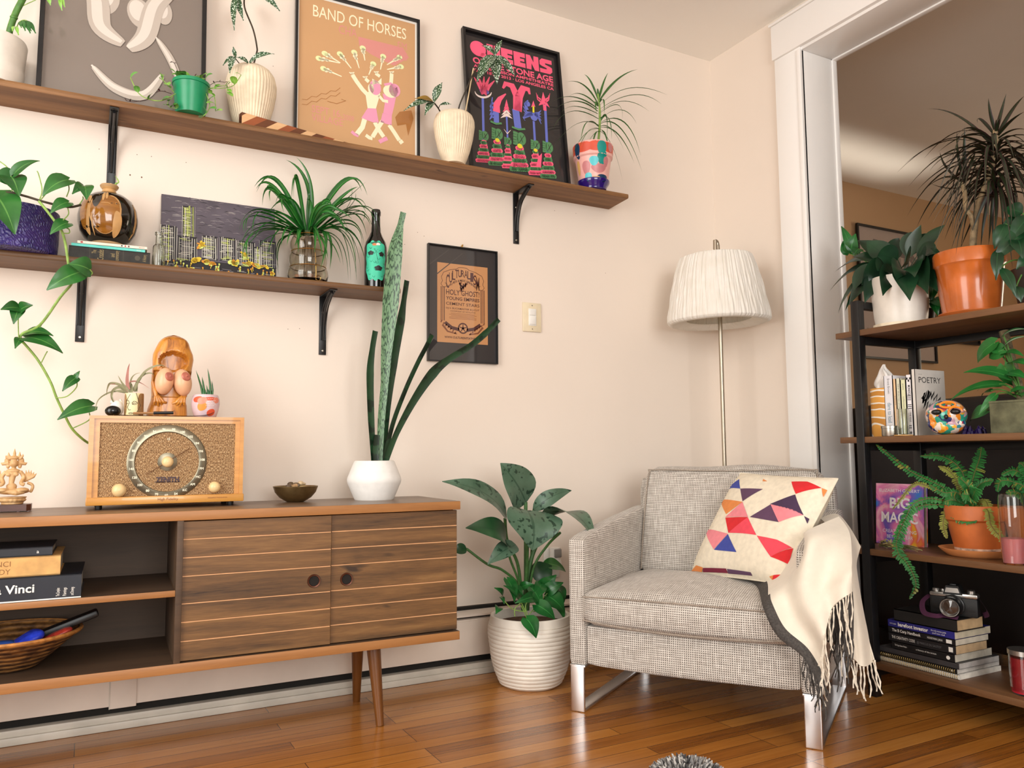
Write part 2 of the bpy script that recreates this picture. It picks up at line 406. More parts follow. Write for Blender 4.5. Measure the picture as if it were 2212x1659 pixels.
wr = MB().box(XW, XW+.15, OY1+.02, YW, 0, ZC_).box(XW, XW+.15, OY0-.02, OY1+.02, OZ+.02, ZC_).box(XW, XW+.15, -3.0, OY0-.02, 0, ZC_)
struct(wr, 'wall_right', [WALL])
struct(MB().box(-2.0, -1.9, -.5, YW, 0, .35).box(-2.0, -1.9, 1.75, YW, .35, ZC_).box(-2.0, -1.9, -.5, 1.75, 2.58, ZC_), 'wall_left', [WALL])
struct(MB().box(XW+.15, 6.6, 3.52, 3.62, 0, ZC_), 'wall_far', [WALL2])
struct(MB().box(6.5, 6.6, -.8, 3.52, 0, ZC_), 'wall_far_side', [WALL2])
struct(MB().box(XW+.15, 6.6, -.9, -.8, 0, ZC_), 'wall_far_front', [WALL2])
struct(MB().box(XW+.15, XW+.25, YW, 3.52, 0, ZC_), 'wall_far_return', [WALL2])
# casing, header and jamb lining of the opening
t1 = MB().box(XW-.022, XW, OY1, OY1+.135, 0, OZ+.012, 0, .003).box(XW-.028, XW-.018, OY1-.004, OY1+.016, 0, OZ, 0, .003)
t1.box(XW-.03, XW, OY0-.14, OY1+.142, OZ+.012, OZ+.16, 0, .004).box(XW-.036, XW, OY0-.14, OY1+.15, OZ+.16, OZ+.172, 0, .004).box(XW-.022, XW, OY0-.135, OY0, 0, OZ+.012, 0, .003)
struct(t1, 'trim_1', [TRIM], smooth=30, label='white door casing and header around the wide opening')
t2 = MB().box(XW-.012, XW+.17, OY1, OY1+.02, 0, OZ, 0, .002).box(XW-.012, XW+.17, OY0-.02, OY1+.02, OZ, OZ+.02, 0, .002).box(XW-.012, XW+.17, OY0-.02, OY0, 0, OZ, 0, .002)
t2.box(XW+.165, XW+.19, OY1-.006, OY1+.1, 0, OZ+.1, 0, .003).box(XW+.165, XW+.19, OY0, OY1+.1, OZ-.006, OZ+.1, 0, .003)
struct(t2, 'trim_2', [TRIM], smooth=30, label='white jamb lining of the wide opening')
# hot-water baseboard along the back wall
HB = plain('baseboard_enamel', '#e2d5c8', .4, .05, 6); HBR = plain('baseboard_rail_enamel', '#c9c2b5', .45, .1, 8)
hy = YW-.058
bb = MB().box(-2.6, XW-.02, hy+.012, YW-.001, .07, .19, 0).box(-2.6, XW-.02, hy+.03, YW-.001, .03, .235, 2)
bb.prism([(0, .212), (.052, .236), (.057, .236), (.057, .205), (.05, .205), (.0, .205)], 0, 1, Matrix(((0, -4.6, 0, 2.49), (1, 0, 0, hy+.003), (0, 0, 1, 0), (0, 0, 0, 1))), 0)
bb.box(-2.6, XW-.02, hy+.004, hy+.014, .066, .19, 0, .002).box(-2.6, XW-.02, hy+.006, YW-.001, .186, .196, 0, .002)
bb.box(-2.6, XW-.02, hy-.004, YW-.001, 0, .022, 1, .003).box(-2.6, XW-.02, hy+.004, YW-.001, .018, .04, 1, .003)
base = struct(bb, 'baseboard_back', [HB, HBR, DARKGAP], smooth=30, label='enamelled hot-water baseboard along the back wall')
jc = MB().box(.085, .155, hy-.001, hy+.006, .06, .2, 0, .002).box(.083, .0855, hy-.0015, hy+.006, .06, .2, 1)
struct(jc, 'joint_cover', [HB, HBR], base, 30)

# ------------------------------------------------------------ two wall shelves and their brackets
def bracket(root, x, zt, ytip, drop=.205):
    y1 = YW-.0015; w = .0125
    b = MB().box(x-w, x+w, ytip, y1, zt-.004, zt-.0005, 0, .0012).box(x-w, x+w, y1-.004, y1, zt-drop, zt-.003, 0, .0012)
    pts = ccurve([(x, y1-.004, zt-drop+.05), (x, y1-.012, zt-.10), (x, y1-.035, zt-.05), (x, y1-.075, zt-.022), (x, ytip+.02, zt-.006)], 6)
    b.tube(pts, .0085, 8, 0, flat=.45, up=(1, 0, 0)); b.tube([(x-w*.62, p.y-.002, p.z) for p in pts], .0022, 6).tube([(x+w*.62, p.y-.002, p.z) for p in pts], .0022, 6)
    p = part(b, 'bracket', root, [BLACK])
    for z in (zt-drop+.014, zt-.058):
        part(MB().lathe([(0, .0028), (.003, .0026), (.0046, .001), (.0048, 0)], (x, y1-.0042, z), 14, 0, axis=Matrix.Rotation(pi/2, 3, 'X')), 'screw', p, [SCREW])
ZU, YU = 1.838, 2.528
us = thing('wall_shelf', 'upper rustic brown plank shelf on black brackets, holding the posters', 'shelf', (.9, 2.6, 1.82))
def plank(x0, x1, x1b, y0, z0, z1, wob, mi=0):
    N = 90; b = MB(); pr = [(y0+.002, z0), (y0, z0+.004), (y0, z1-.004), (y0+.003, z1), (YW-.001, z1), (YW-.001, z0)]
    vs = []
    for i in range(N+1):
        t = i/N
        for j, (y, z) in enumerate(pr):
            x = x0+(x1-x0)*t + (x1b-x1)*t*((y-y0)/(YW-y0)); k = wob*(sin(x*23)+.7*sin(x*51+1)+.5*sin(x*97+2))
            vs.append((x, y+(k if j < 4 else 0), z+(k*.5 if j in (2, 3) else 0)))
    n = len(pr); fs = [[i*n+j, i*n+(j+1) % n, (i+1)*n+(j+1) % n, (i+1)*n+j] for i in range(N) for j in range(n)] + [list(range(n)), [N*n+j for j in range(n)][::-1]]
    return b.add(vs, fs, mi)
part(plank(-.75, 1.905, 1.918, YU, 1.82, ZU, .0009), 'board', us, [SHELFW])
bracket(us, .037, 1.82, 2.537); bracket(us, 1.467, 1.82, 2.555)
ZL, YL = 1.353, 2.516
ls = thing('wall_shelf', 'lower dark walnut plank shelf on black brackets, holding the skyline painting', 'shelf', (.3, 2.6, 1.337))
part(plank(-.75, .925, .93, YL, 1.337, ZL, .0003), 'board', ls, [SHELFW2])
bracket(ls, -.03, 1.337, 2.53); bracket(ls, .703, 1.337, 2.545)

# ------------------------------------------------------------ light switch and plug-in freshener on the back wall
sw = thing('light_switch', 'cream light switch plate with white dimmer on the back wall', 'light switch', (1.535, YW, 1.327))
b = MB().box(1.493, 1.577, YW-.007, YW-.0005, 1.268, 1.384, 0, .003); part(b, 'plate', sw, [CREAMP])
b = MB().box(1.518, 1.553, YW-.009, YW-.006, 1.292, 1.360, 0, .001); part(b, 'switch_frame', sw, [WHITEP])
part(MB().box(1.522, 1.549, YW-.0125, YW-.008, 1.334, 1.356, 0, .0015), 'dimmer', sw, [WHITEP]); part(MB().box(1.522, 1.549, YW-.0125, YW-.008, 1.297, 1.329, 0, .0015), 'rocker', sw, [WHITEP])
for z in (1.279, 1.373): part(MB().lathe([(0, .001), (.002, .0008), (.0025, 0)], (1.535, YW-.007, z), 10, 0, axis=Matrix.Rotation(pi/2, 3, 'X')), 'screw', sw, [SCREW])
p = at(1190, 1200, y=YW)
of = thing('air_freshener', 'white plug-in air freshener on the wall behind the leafy floor plant', 'air freshener', (p.x, YW, p.z-.04))
part(MB().box(p.x-.035, p.x+.035, YW-.006, YW-.0005, p.z-.085, p.z+.03, 0, .002), 'outlet_plate', of, [WHITEP])
GREYP = plain('grey_plastic', '#8d8a86', .4)
part(MB().lathe([(.0, -.034), (.024, -.034), (.027, -.03), (.02, .0), (.02, .018), (.022, .034), (.0, .034)], (p.x, YW-.03, p.z), 28), 'body', of, [WHITEP])
part(MB().box(p.x-.016, p.x+.016, YW-.056, YW-.05, p.z-.002, p.z+.03, 0, .006), 'vent', of, [GREYP])

# ------------------------------------------------------------ helpers for framed sheets and turned pots
def quad_uv(q):
    """photo point -> sheet fractions, from the four photo corners TL, TR, BR, BL"""
    tl, tr, br, bl = [V(p) for p in q]
    def f(x, y):
        u = v = .5
        for _ in range(12):
            p = tl*(1-u)*(1-v)+tr*u*(1-v)+br*u*v+bl*(1-u)*v; e = V((x, y))-p
            du = (tr-tl)*(1-v)+(br-bl)*v; dv = (bl-tl)*(1-u)+(br-tr)*u; D = du.x*dv.y-du.y*dv.x
            u += (e.x*dv.y-e.y*dv.x)/D; v += (du.x*e.y-du.y*e.x)/D
        return (u, 1-v)
    return f
def paper(c, coat=1.0, rough=.6):
    t = NT('print_'+c.strip('#')); t.col(c); t.set(rough=rough, coat=coat, crough=.02, spec=.3); return t.m
def framed(label, x0, x1, z0, H, yb, yt, bar, dep, mats, draw, cat='framed poster', margin=0.0, marg_mat=None, name='framed_poster'):
    a = -math.asin((yt-yb)/H); root = thing(name, label, cat, (x0, yb, z0), rot=(a, 0, 0)); w = x1-x0
    def rectring(d, y0, y1, i, o):
        b = MB()
        b.prism([(o, o), (w-o, o), (w-o-i, o+i), (o+i, o+i)], y0, y1).prism([(w-o, o), (w-o, H-o), (w-o-i, H-o-i), (w-o-i, o+i)], y0, y1)
        b.prism([(w-o, H-o), (o, H-o), (o+i, H-o-i), (w-o-i, H-o-i)], y0, y1).prism([(o, H-o), (o, o), (o+i, o+i), (o+i, H-o-i)], y0, y1); return b
    part(rectring(0, -dep, -.001, bar, 0), 'frame', root, [BLACK], local=True)
    part(MB().box(.003, w-.003, -.004, -.0005, .003, H-.003), 'backing', root, [CHARC], local=True)
    b = MB(); iw, ih = w-2*bar, H-2*bar
    T = Matrix.Translation((bar, -.0042, bar))
    b.box(bar, bar+iw, -.0042, -.004, bar, bar+ih, 0)
    ar = Art(b, iw, ih, T); draw(ar.up()); part(b, 'print', root, mats, local=True, smooth=None)
    return root

# ------------------------------------------------------------ posters on the upper shelf
tan, crm, pnk, pk2, wht, lim, brn = '#c89c6e', '#f3ebc9', '#e79ab9', '#d58d86', '#efe9df', '#e0eab0', '#a8713c'
def draw_boh(a):
    q = quad_uv([(185, -75), (1245, 205), (1240, 1590), (185, 1330)])
    a.rect(0, 1, 0, 1, 4); a.up().rect(.012, .985, 0, .985, 0); a.up()
    a.poly([(.49, .80), (.88, .80), (.93, .74), (.80, .66), (.60, .70), (.5, .74)], 3); a.up()
    a.text('BAND OF HORSES', .12, .862, 1, w=.785, h=.075)
    a.text('CHA', .33, .79, 3, w=.15, h=.058); a.text('EM', .83, .785, 3, w=.08, h=.05).text('VES', .79, .715, 3, w=.125, h=.055)
    a.text('SEPT 16,', .12, .235, 3, w=.24, h=.045).text('VILLAGE', .12, .18, 3, w=.25, h=.045); a.text('2008', .37, .225, 3, w=.09, h=.035)
    for (hx, hy, bx, by) in [(365, 545, 545, 590), (415, 500, 550, 588), (545, 505, 645, 640), (670, 490, 715, 640), (745, 450, 765, 568), (840, 600, 800, 702), (930, 530, 905, 655), (1080, 540, 965, 610), (1095, 630, 965, 655), (405, 640, 562, 715)]:
        h, b = V(q(hx, hy)), V(q(bx, by)); d = b-h
        a.line([b, h+d*.5, h], .016, 1, lambda t: .45+.7*t); a.ell(h.x, h.y, .026, .017, 5, 12); a.ell((h+d*.2).x, (h+d*.2).y, .022, .013, 1, 12, rot=.5); a.ell((h+d*.38).x, (h+d*.38).y, .016, .010, 1, 10)
    S_ = lambda pts, w, m, tp=None: a.line([q(*p) for p in pts], w, m, tp)
    P_ = lambda pts, m: a.poly([q(*p) for p in pts], m)
    a.up()
    S_([(790, 890), (745, 840), (690, 760), (655, 700)], .036, 1); S_([(800, 770), (770, 740)], .03, 1); S_([(900, 720), (860, 690)], .028, 1); S_([(1000, 810), (1005, 750), (1008, 695)], .032, 1)
    for hx, hy in ((650, 695), (768, 735), (868, 690), (1008, 692)):
        for k in (-22, -8, 6, 20): S_([(hx, hy), (hx+k, hy-18)], .009, 1)
    P_([(925, 880), (970, 900), (1050, 905), (1030, 1010), (1010, 1090), (930, 1070), (945, 980)], 2)
    P_([(925, 1065), (1010, 1085), (1008, 1185), (905, 1150)], 2)
    S_([(925, 1140), (880, 1210), (835, 1285)], .034, 1); S_([(985, 1180), (1030, 1250), (1078, 1330)], .036, 1); S_([(775, 1265), (805, 1290), (835, 1300)], .03, 1); S_([(1110, 1335), (1080, 1355)], .03, 1)
    a.up(); q2 = q(995, 865); a.ell(q2[0], q2[1], .062, .042, 1); q2 = q(1035, 855); a.ell(q2[0], q2[1], .05, .045, 2); S_([(940, 800), (1000, 790), (1050, 830), (1060, 880)], .022, 2)
    P_([(770, 880), (800, 862), (880, 880), (905, 880), (865, 1022), (790, 1015)], 1); S_([(890, 900), (930, 950), (975, 960)], .026, 1)
    P_([(790, 1015), (868, 1022), (890, 1155), (840, 1150), (735, 1105)], 2)
    S_([(765, 1115), (745, 1190), (695, 1255)], .04, 1); S_([(855, 1150), (890, 1220), (935, 1290)], .036, 1); S_([(650, 1225), (675, 1250), (712, 1270)], .026, 2); S_([(895, 1335), (925, 1320), (968, 1305)], .032, 2)
    a.up(); q2 = q(858, 825); a.ell(q2[0], q2[1], .05, .05, 2); q2 = q(820, 835); a.ell(q2[0], q2[1], .026, .035, 1); P_([(830, 740), (880, 770), (915, 735), (915, 800), (875, 785), (835, 800)], 1)
    for k in range(2):
        S_([(230+40*i, 925-12*i+(10 if i % 2 else -10)+45*k) for i in range(9)], .004, 6)
    S_([(440, 940), (520, 965), (600, 940), (560, 925)], .005, 6); P_([(1080, 1060), (1190, 1050), (1210, 1130), (1160, 1290), (1140, 1180), (1060, 1190), (1040, 1110)], 6)
xl, xr = at(637.4, 40, y=2.664).x, at(904.5, 46, y=2.664).x
zt = at(904.5, 46, y=2.664).z
framed('black framed tan concert poster with two pale and pink dancing children', xl, xr, ZU, zt-ZU, 2.662, 2.668, .0085, .016, [paper(tan), paper(crm), paper(pnk), paper(pk2), paper(wht), paper(lim), paper(brn)], draw_boh)

qpk, qbl, qgr, qyl, qbk, qwh = '#ff5f86', '#6573cd', '#4f8a58', '#e6d92f', '#232021', '#f0dcd6'
def draw_queens(a):
    q = quad_uv([(520, 135), (1300, 310), (1368, 1385), (607, 1285)])
    a.rect(0, 1, 0, 1, 0); a.up()
    S_ = lambda pts, w, m, tp=None: a.line([q(*p) for p in pts], w, m, tp); P_ = lambda pts, m: a.poly([q(*p) for p in pts], m)
    def E_(x, y, rx, ry, m, n=14, rot=0): c = q(x, y); a.ell(c[0], c[1], rx, ry, m, n, rot)
    # heavy block title, letter by letter
    x = .055; L = [('Q', .165), ('U', .14), ('E', .125), ('E', .125), ('N', .14), ('S', .14)]
    for ch, w in L:
        y0, y1 = .842, .952
        if ch == 'Q': a.ell(x+w/2, (y0+y1)/2, w/2, .056, 1, 28); a.poly([(x+w*.6, y0), (x+w, y0-.004), (x+w, y0+.03), (x+w*.7, y0+.03)], 1)
        elif ch == 'U': a.poly([(x, y1), (x+w*.46, y1), (x+w*.46, y0+.04), (x+w*.54, y0+.04), (x+w*.54, y1), (x+w, y1), (x+w, y0+.03), (x+w*.8, y0), (x+w*.2, y0), (x, y0+.03)], 1)
        elif ch == 'E': a.poly([(x, y0), (x+w, y0), (x+w, y0+.034), (x+w*.55, y0+.034), (x+w*.55, y0+.045), (x+w*.92, y0+.045), (x+w*.92, y1-.045), (x+w*.55, y1-.045), (x+w*.55, y1-.034), (x+w, y1-.034), (x+w, y1), (x, y1)], 1)
        elif ch == 'N': a.poly([(x, y0), (x+w*.38, y0), (x+w*.42, y1-.06), (x+w*.66, y0), (x+w, y0), (x+w, y1), (x+w*.62, y1), (x+w*.58, y0+.06), (x+w*.34, y1), (x, y1)], 1)
        else: a.poly([(x, y0), (x+w*.8, y0), (x+w, y0+.02), (x+w, y0+.05), (x+w*.85, y0+.058), (x+w*.45, y1-.042), (x+w*.45, y1-.032), (x+w, y1-.032), (x+w, y1), (x+w*.2, y1), (x, y1-.02), (x, y1-.05), (x+w*.15, y1-.058), (x+w*.55, y0+.042), (x+w*.55, y0+.032), (x, y0+.032)], 1)
        x += w+.011
    a.text('OF THE STONE AGE', .075, .783, 1, w=.87, h=.045, bold=.03)
    a.text('AT THE GIBSON AMPHITHEATRE', .08, .753, 1, w=.865, h=.021, bold=.025).text('OCT 18TH, 2013 · LOS ANGELES CA', .08, .722, 1, w=.865, h=.021, bold=.025); a.up()
    # staffs
    for xs, yt, yb, w in ((682, 680, 1210, .024), (875, 830, 1230, .018), (1100, 860, 1240, .024), (1200, 720, 1310, .028)): S_([(xs-4, yt), (xs+14, yb)], w, 2)
    S_([(945, 770), (965, 925)], .075, 2); S_([(785, 730), (790, 900)], .055, 2)
    a.up()
    for i, (dx, dy) in enumerate(((-75, -140), (-40, -150), (5, -150), (50, -150), (90, -120))): S_([(682+dx, 660+dy), (682+dx*.5, 650+dy*.5), (688, 655)], .05, 1, lambda t: .15+t)
    E_(690, 635, .05, .02, 2); a.line([q(682+66*sin(t), 635+50*cos(t)) for t in [(-1.5+.3*k) for k in range(11)]], .026, 5, lambda t: .2+2.4*t*(1-t))
    S_([(790, 800), (790, 740), (815, 690), (865, 645)], .07, 1, lambda t: 1.05-.9*t**2); S_([(770, 850), (745, 770), (755, 680)], .03, 2, lambda t: 1-.7*t)
    for k in range(4): S_([(760, 720+35*k), (735, 760+35*k)], .03, 2, lambda t: 1-.8*t)
    for k in range(5): w = 14+9*k; P_([(870, 690+26*k), (870+w, 745+26*k), (872, 728+26*k), (870-w, 745+26*k)], 1 if k < 3 else 5)
    S_([(958, 780), (955, 660), (915, 575), (860, 560), (840, 600)], .085, 1, lambda t: 1-.75*t**2); S_([(962, 780), (975, 660), (1010, 590), (1055, 600), (1065, 640)], .085, 1, lambda t: 1-.75*t**2)
    for k in range(5): S_([(1085, 800), (1040-8*k, 790+12*k), (1008+4*k, 740+30*k)], .035, 2, lambda t: 1-.8*t); S_([(1105, 800), (1140, 790+12*k), (1160, 770+28*k)], .028, 2, lambda t: 1-.8*t)
    E_(1045, 720, .03, .02, 2); S_([(1040, 770), (1025, 720), (1050, 690)], .04, 2, lambda t: 1-.7*t); P_([(1095, 690), (1112, 745), (1095, 735), (1075, 748)], 1); S_([(1095, 735), (1095, 790)], .02, 4); E_(1098, 825, .04, .03, 2)
    P_([(1180, 615), (1205, 690), (1237, 745), (1190, 715), (1140, 730), (1165, 680)], 1)
    for s in (-1, 1):
        for k in range(2): S_([(1180+s*20, 700-20*k), (1180+s*48, 680-20*k), (1180+s*(60-12*k), 625+15*k)], .02, 1, lambda t: 1-.8*t)
    S_([(1190, 720), (1194, 770)], .035, 1)
    # robed figures with raised fists
    figs = [(690, 1000, 1000, .95), (795, 980, 990, 1.1), (880, 1035, 1040, .75), (975, 1010, 1020, 1.3), (1105, 1055, 1060, .95), (1210, 1070, 1070, 1.1)]
    for i, (fx, fy, _, s) in enumerate(figs):
        w = 62*s; base = 1215+(fx-690)*.20
        P_([(fx-14*s, fy+35*s), (fx+20*s, fy+35*s), (fx+w, base), (fx-w*.95, base)], 3 if i % 2 else 1)
        a.up(); rows = 6
        for r in range(rows):
            yy = fy+60*s+(base-fy-60*s)*r/(rows-.5); ww = w*(.25+.75*r/rows); nn = 3+r
            for k in range(nn):
                xx = fx-ww+2*ww*(k+.5)/nn; E_(xx, yy, .019*s+.004, .014*s, (1 if (r+i) % 2 else 3), 8); S_([(xx-ww/nn, yy), (xx, yy+10*s), (xx+ww/nn, yy)], .006, 0)
        E_(fx+12*s, fy, .038*s, .036*s, 3, 18)
        for k in range(5): S_([(fx-40*s, fy-40*s+17*k*s), (fx-25*s, fy-36*s+17*k*s), (fx-8*s, fy-28*s+14*k*s)], .02*s, 3); S_([(fx-42*s, fy-31*s+17*k*s), (fx-20*s, fy-26*s+17*k*s)], .005, 0)
        a.up(); S_([(fx-2*s, fy+26*s), (fx+30*s, fy-22*s)], .006, 0); S_([(fx+5*s, fy-20*s), (fx+20*s, fy+24*s)], .006, 0)
        if i in (1, 3, 4): E_(fx+2*s, fy+46*s, .022*s, .014*s, 4, 7)
    for xx, yy, w in ((785, 893, 45), (967, 930, 55)): S_([(xx-w, yy-12), (xx, yy+6), (xx+w, yy)], .02, 3)
    S_([(848, 940), (875, 975), (902, 945)], .018, 5, lambda t: .2+2*t*(1-t))
    P_([(1130, 1150), (1160, 1120), (1150, 1230), (1110, 1225)], 1)
tlq, brq = at(993, 68, y=2.678), at(1230, 395, y=2.606); trq = at(1216, 121.5, y=2.678)
framed('black framed concert poster in hot pink, blue and green beside the spotted pot', tlq.x+.006, brq.x-.004, ZU, sqrt((trq.z-ZU)**2+.075**2), 2.606, 2.681, .0105, .02, [paper(qbk), paper(qpk), paper(qbl), paper(qgr), paper(qyl), paper(qwh)], draw_queens)

def draw_abs(a):
    a.rect(0, 1, 0, 1, 0); a.up(); R = random.Random(4)
    for cx, cy, rx, ry, rot in ((.34, .72, .09, .12, .3), (.60, .74, .10, .11, -.3), (.37, .50, .085, .07, .6), (.58, .47, .085, .07, -.4), (.47, .88, .07, .08, 0), (.20, .76, .05, .14, .7), (.78, .84, .05, .12, -.8), (.74, .50, .055, .06, .2)):
        a.ell(cx, cy, rx, ry, 1, 24, rot); a.up().ell(cx-.012, cy+.012, rx*.68, ry*.7, 2, 24, rot); a.up()
    for pts, w in (([(.16, .60), (.30, .50), (.34, .36), (.48, .30)], .16), ([(.80, .62), (.68, .52), (.62, .36), (.52, .28)], .15), ([(.25, .85), (.45, .74), (.62, .82), (.80, .74)], .12), ([(.30, .16), (.44, .08), (.62, .07), (.74, .18)], .08), ([(.70, .36), (.80, .26), (.88, .12)], .06)):
        a.line([(p.x, p.y) for p in ccurve([(x, y, 0) for x, y in pts], 8)], w, 1, lambda t: .35+2.2*t*(1-t)); a.up()
        a.line([(p.x-.01, p.y+.008) for p in ccurve([(x, y, 0) for x, y in pts], 8)], w*.5, 2, lambda t: .3+2.2*t*(1-t)); a.up()
x0, x1 = at(78, 181, y=2.607).x, at(443, 212, y=2.607).x
framed('black framed grey print of pale curved abstract forms, left of the fluted cane-plant vase', x0, x1, ZU, .72, 2.607, 2.676, .0125, .018, [paper('#7b7068'), paper('#b5aaa0'), paper('#d2c9c0')], draw_abs)

# ------------------------------------------------------------ framed handbill on the wall
def draw_cult(a):
    a.rect(0, 1, 0, 1, 1); q = quad_uv([(130, 45), (1018, 170), (1022, 1587), (130, 1535)]); qq = [q(243, 275), q(905, 355), q(918, 1350), q(248, 1305)]
    x0, x1 = (qq[0][0]+qq[3][0])/2, (qq[1][0]+qq[2][0])/2; y1, y0 = (qq[0][1]+qq[1][1])/2, (qq[2][1]+qq[3][1])/2
    a.up().rect(x0, x1, y0, y1, 0); a.up(); w, h = x1-x0, y1-y0; X = lambda u: x0+u*w; Y = lambda v: y0+v*h
    for i, ch in enumerate('CULTURALISM'):
        u = .2+.6*i/10; hh = .085+.05*abs(i-5)/5+(.035 if i in (0, 10) else 0); v = .865-.135*((i-5)/5)**2; a.text(ch, X(u), Y(v-.02-(.02 if i in (0, 10) else 0)), 2, w=.062*w, h=hh*h, align='c', bold=.012)
    for i, ch in enumerate('AN ARTS & MUSIC GATHERING'):
        t = i/24; a.text(ch, X(.25+.5*t), Y(.785-.07*(2*t-1)**2), 2, h=.026*h, align='c', bold=.02)
    for k in range(12): R = random.Random(k); a.ell(X(.5+R.uniform(-.08, .08)), Y(.715+R.uniform(-.05, .05)), .028*w, .016*h, 2 if k % 2 else 3, 9, R.uniform(0, 3))
    a.text('HOLY GHOST!', X(.17), Y(.605), 2, w=.66*w, h=.066*h, bold=.012).text('YOUNG EMPIRES', X(.17), Y(.54), 2, w=.66*w, h=.042*h, bold=.02).text('CEMENT STARS', X(.17), Y(.475), 2, w=.66*w, h=.036*h, bold=.01)
    a.text('DJ S. BUCKMASTER & J-CUT', X(.17), Y(.425), 2, w=.66*w, h=.02*h, bold=.015).text('CONTEMPORARY ART INSTALLATION', X(.25), Y(.39), 2, w=.5*w, h=.018*h)
    for k in range(5): n = random.Random(k); u = .22+n.uniform(0, .05); a.line([(X(u), Y(.372-.016*k)), (X(1-u), Y(.372-.016*k))], .006*w, 3)
    for sx in (0, 1):
        for k in range(3): u = .075+.03*k; u = 1-u if sx else u; a.line([(X(u), Y(.27)), (X(u), Y(.70))], .014*w, 3 if k == 1 else 2)
        m = (lambda u: 1-u) if sx else (lambda u: u)
        a.line([(X(m(u)), Y(v)) for u, v in ((.5, .965), (.42, .96), (.38, .94), (.25, .92), (.12, .88), (.08, .82), (.1, .77), (.07, .73), (.11, .695), (.17, .70), (.19, .73), (.15, .75))], .009*w, 2)
        a.line([(X(m(u)), Y(v)) for u, v in ((.15, .25), (.28, .19), (.42, .17))], .075*w, 2, lambda t: .8); a.line([(X(m(u)), Y(v)) for u, v in ((.1, .22), (.2, .14), (.38, .115))], .04*w, 3, lambda t: 1-.5*t)
        for k in range(7): a.ell(X(m(.08+.045*k)), Y(.26-.022*k), .022*w, .012*h, 3, 8, .6)
    a.ell(X(.5), Y(.19), .10*w, .07*h, 2, 24); a.up().ell(X(.5), Y(.19), .075*w, .052*h, 0, 24); a.up()
    for k in range(5): t = pi/2+2*pi*k/5; a.line([(X(.5), Y(.19)), (X(.5+.08*cos(t)), Y(.19+.055*sin(t)))], .03*w, 2, lambda t: 1-.7*t)
    a.text('WWW.CULTUREINITIATIVE.COM', X(.14), Y(.055), 2, w=.72*w, h=.026*h, bold=.02)
    a.up().line([(.0, .82), (.30, .98)], .012, 4).line([(.12, .75), (.5, .96)], .012, 4)
cu = framed('black matted handbill in brown lettering, hung on the wall beside the switch', 1.089, 1.377, 1.13, .44, 2.684, 2.684, .004, .017, [paper('#c08a5a'), paper('#2b2728'), paper('#4a1f1a'), paper('#7a4428'), paper('#3b3635')], draw_cult)
part(MB().box(.139, .143, -.012, .0, .44, .449).ball((.141, -.012, .449), .003), 'nail', cu, [BRASS], local=True)

# ------------------------------------------------------------ striped end-grain bar
STR = [wood('maple_stripe', [(.3, '#d9a877'), (.7, '#e9c193')], 0, 2, .4), wood('walnut_stripe', [(.3, '#5c3320'), (.7, '#744528')], 0, 2, .4), wood('cherry_stripe', [(.3, '#8c4a2a'), (.7, '#a55c36')], 0, 2, .4)]
pA = at(522, 267, y=2.532); sb = thing('striped_board', 'narrow board of diagonal light and dark wood stripes lying in front of the fluted vase', 'cutting board', (pA.x, 2.532, ZU+.0005), rad(13.5))
Lb, Hb, Db = .385, .037, .022; b = MB(); n = 11; sw_ = Lb/n; sl = .05
def clipx(p): return (min(max(p[0], 0), Lb), p[1])
seq = [1, 0, 2, 1, 0, 2, 1, 0, 1, 2, 0, 1, 0]
for i in range(-2, n+1):
    xa, xb = i*sw_*1.0, (i+1)*sw_
    poly = [(xa, 0), (xb, 0), (xb+sl, Hb), (xa+sl, Hb)]; pts = []
    m = 6
    for k in range(m+1): t = k/m; pts.append(clipx((xb+sl*t, Hb*t)))
    for k in range(m, -1, -1): t = k/m; pts.append(clipx((xa+sl*t, Hb*t)))
    out = []
    for p in pts:
        if not out or (V(p)-V(out[-1])).length > 1e-5: out.append(p)
    if len(out) > 2 and max(p[0] for p in out)-min(p[0] for p in out) > .002: b.prism(out, 0, Db, None, seq[(i+2) % len(seq)])
part(b, 'striped_strip', sb, STR, local=True, smooth=None)

# ------------------------------------------------------------ pots and plants on the upper shelf
def Z1(s, ox, oy): return lambda x, y: (ox+s*x, oy+s*y)
def rat(prof, z):
    for (r0, z0), (r1, z1) in zip(prof, prof[1:]):
        if min(z0, z1)-1e-9 <= z <= max(z0, z1)+1e-9 and abs(z1-z0) > 1e-9: return r0+(r1-r0)*(z-z0)/(z1-z0)
    return prof[-1][0]
def facing(c): return math.atan2(EYE.y-c.y, EYE.x-c.x)
def decal(mb, prof, c, a, z, ra, rz, mi, off=.0006, n=26, shape=None, rings=4):
    """painted patch that hugs a turned surface; ra, rz in metres"""
    vs = []; fs = []
    for i in range(rings+1):
        for k in range(n):
            t = 2*pi*k/n; s = (i/rings)*(shape(t) if shape else 1); zz = z+rz*s*sin(t); r = rat(prof, zz)+off; aa = a+ra*s*cos(t)/max(r, .004)
            vs.append(V(c)+V((r*cos(aa), r*sin(aa), zz)))
    for i in range(rings):
        for k in range(n): fs.append([i*n+k, i*n+(k+1) % n, (i+1)*n+(k+1) % n, (i+1)*n+k])
    mb.add(vs, fs, mi)
def shell(prof, t):
    """outer profile plus an inner wall"""
    return prof + [(max(r-t, .001), z) for r, z in reversed(prof) if z > prof[0][1]+t] + [(0.0005, prof[0][1]+t)]
CERW = plain('white_glazed_ceramic', '#e6e0d6', .35, .05, 20); CERC = plain('cream_fluted_ceramic', '#ecdcc0', .55, .08, 25, .2)
STEMG = plain('green_stem', '#4f7f35', .5, .15, 60); STEMD = plain('dark_cane', '#3d3322', .6, .2, 60); STEMY = plain('pale_green_stem', '#8cae55', .5, .15, 60)
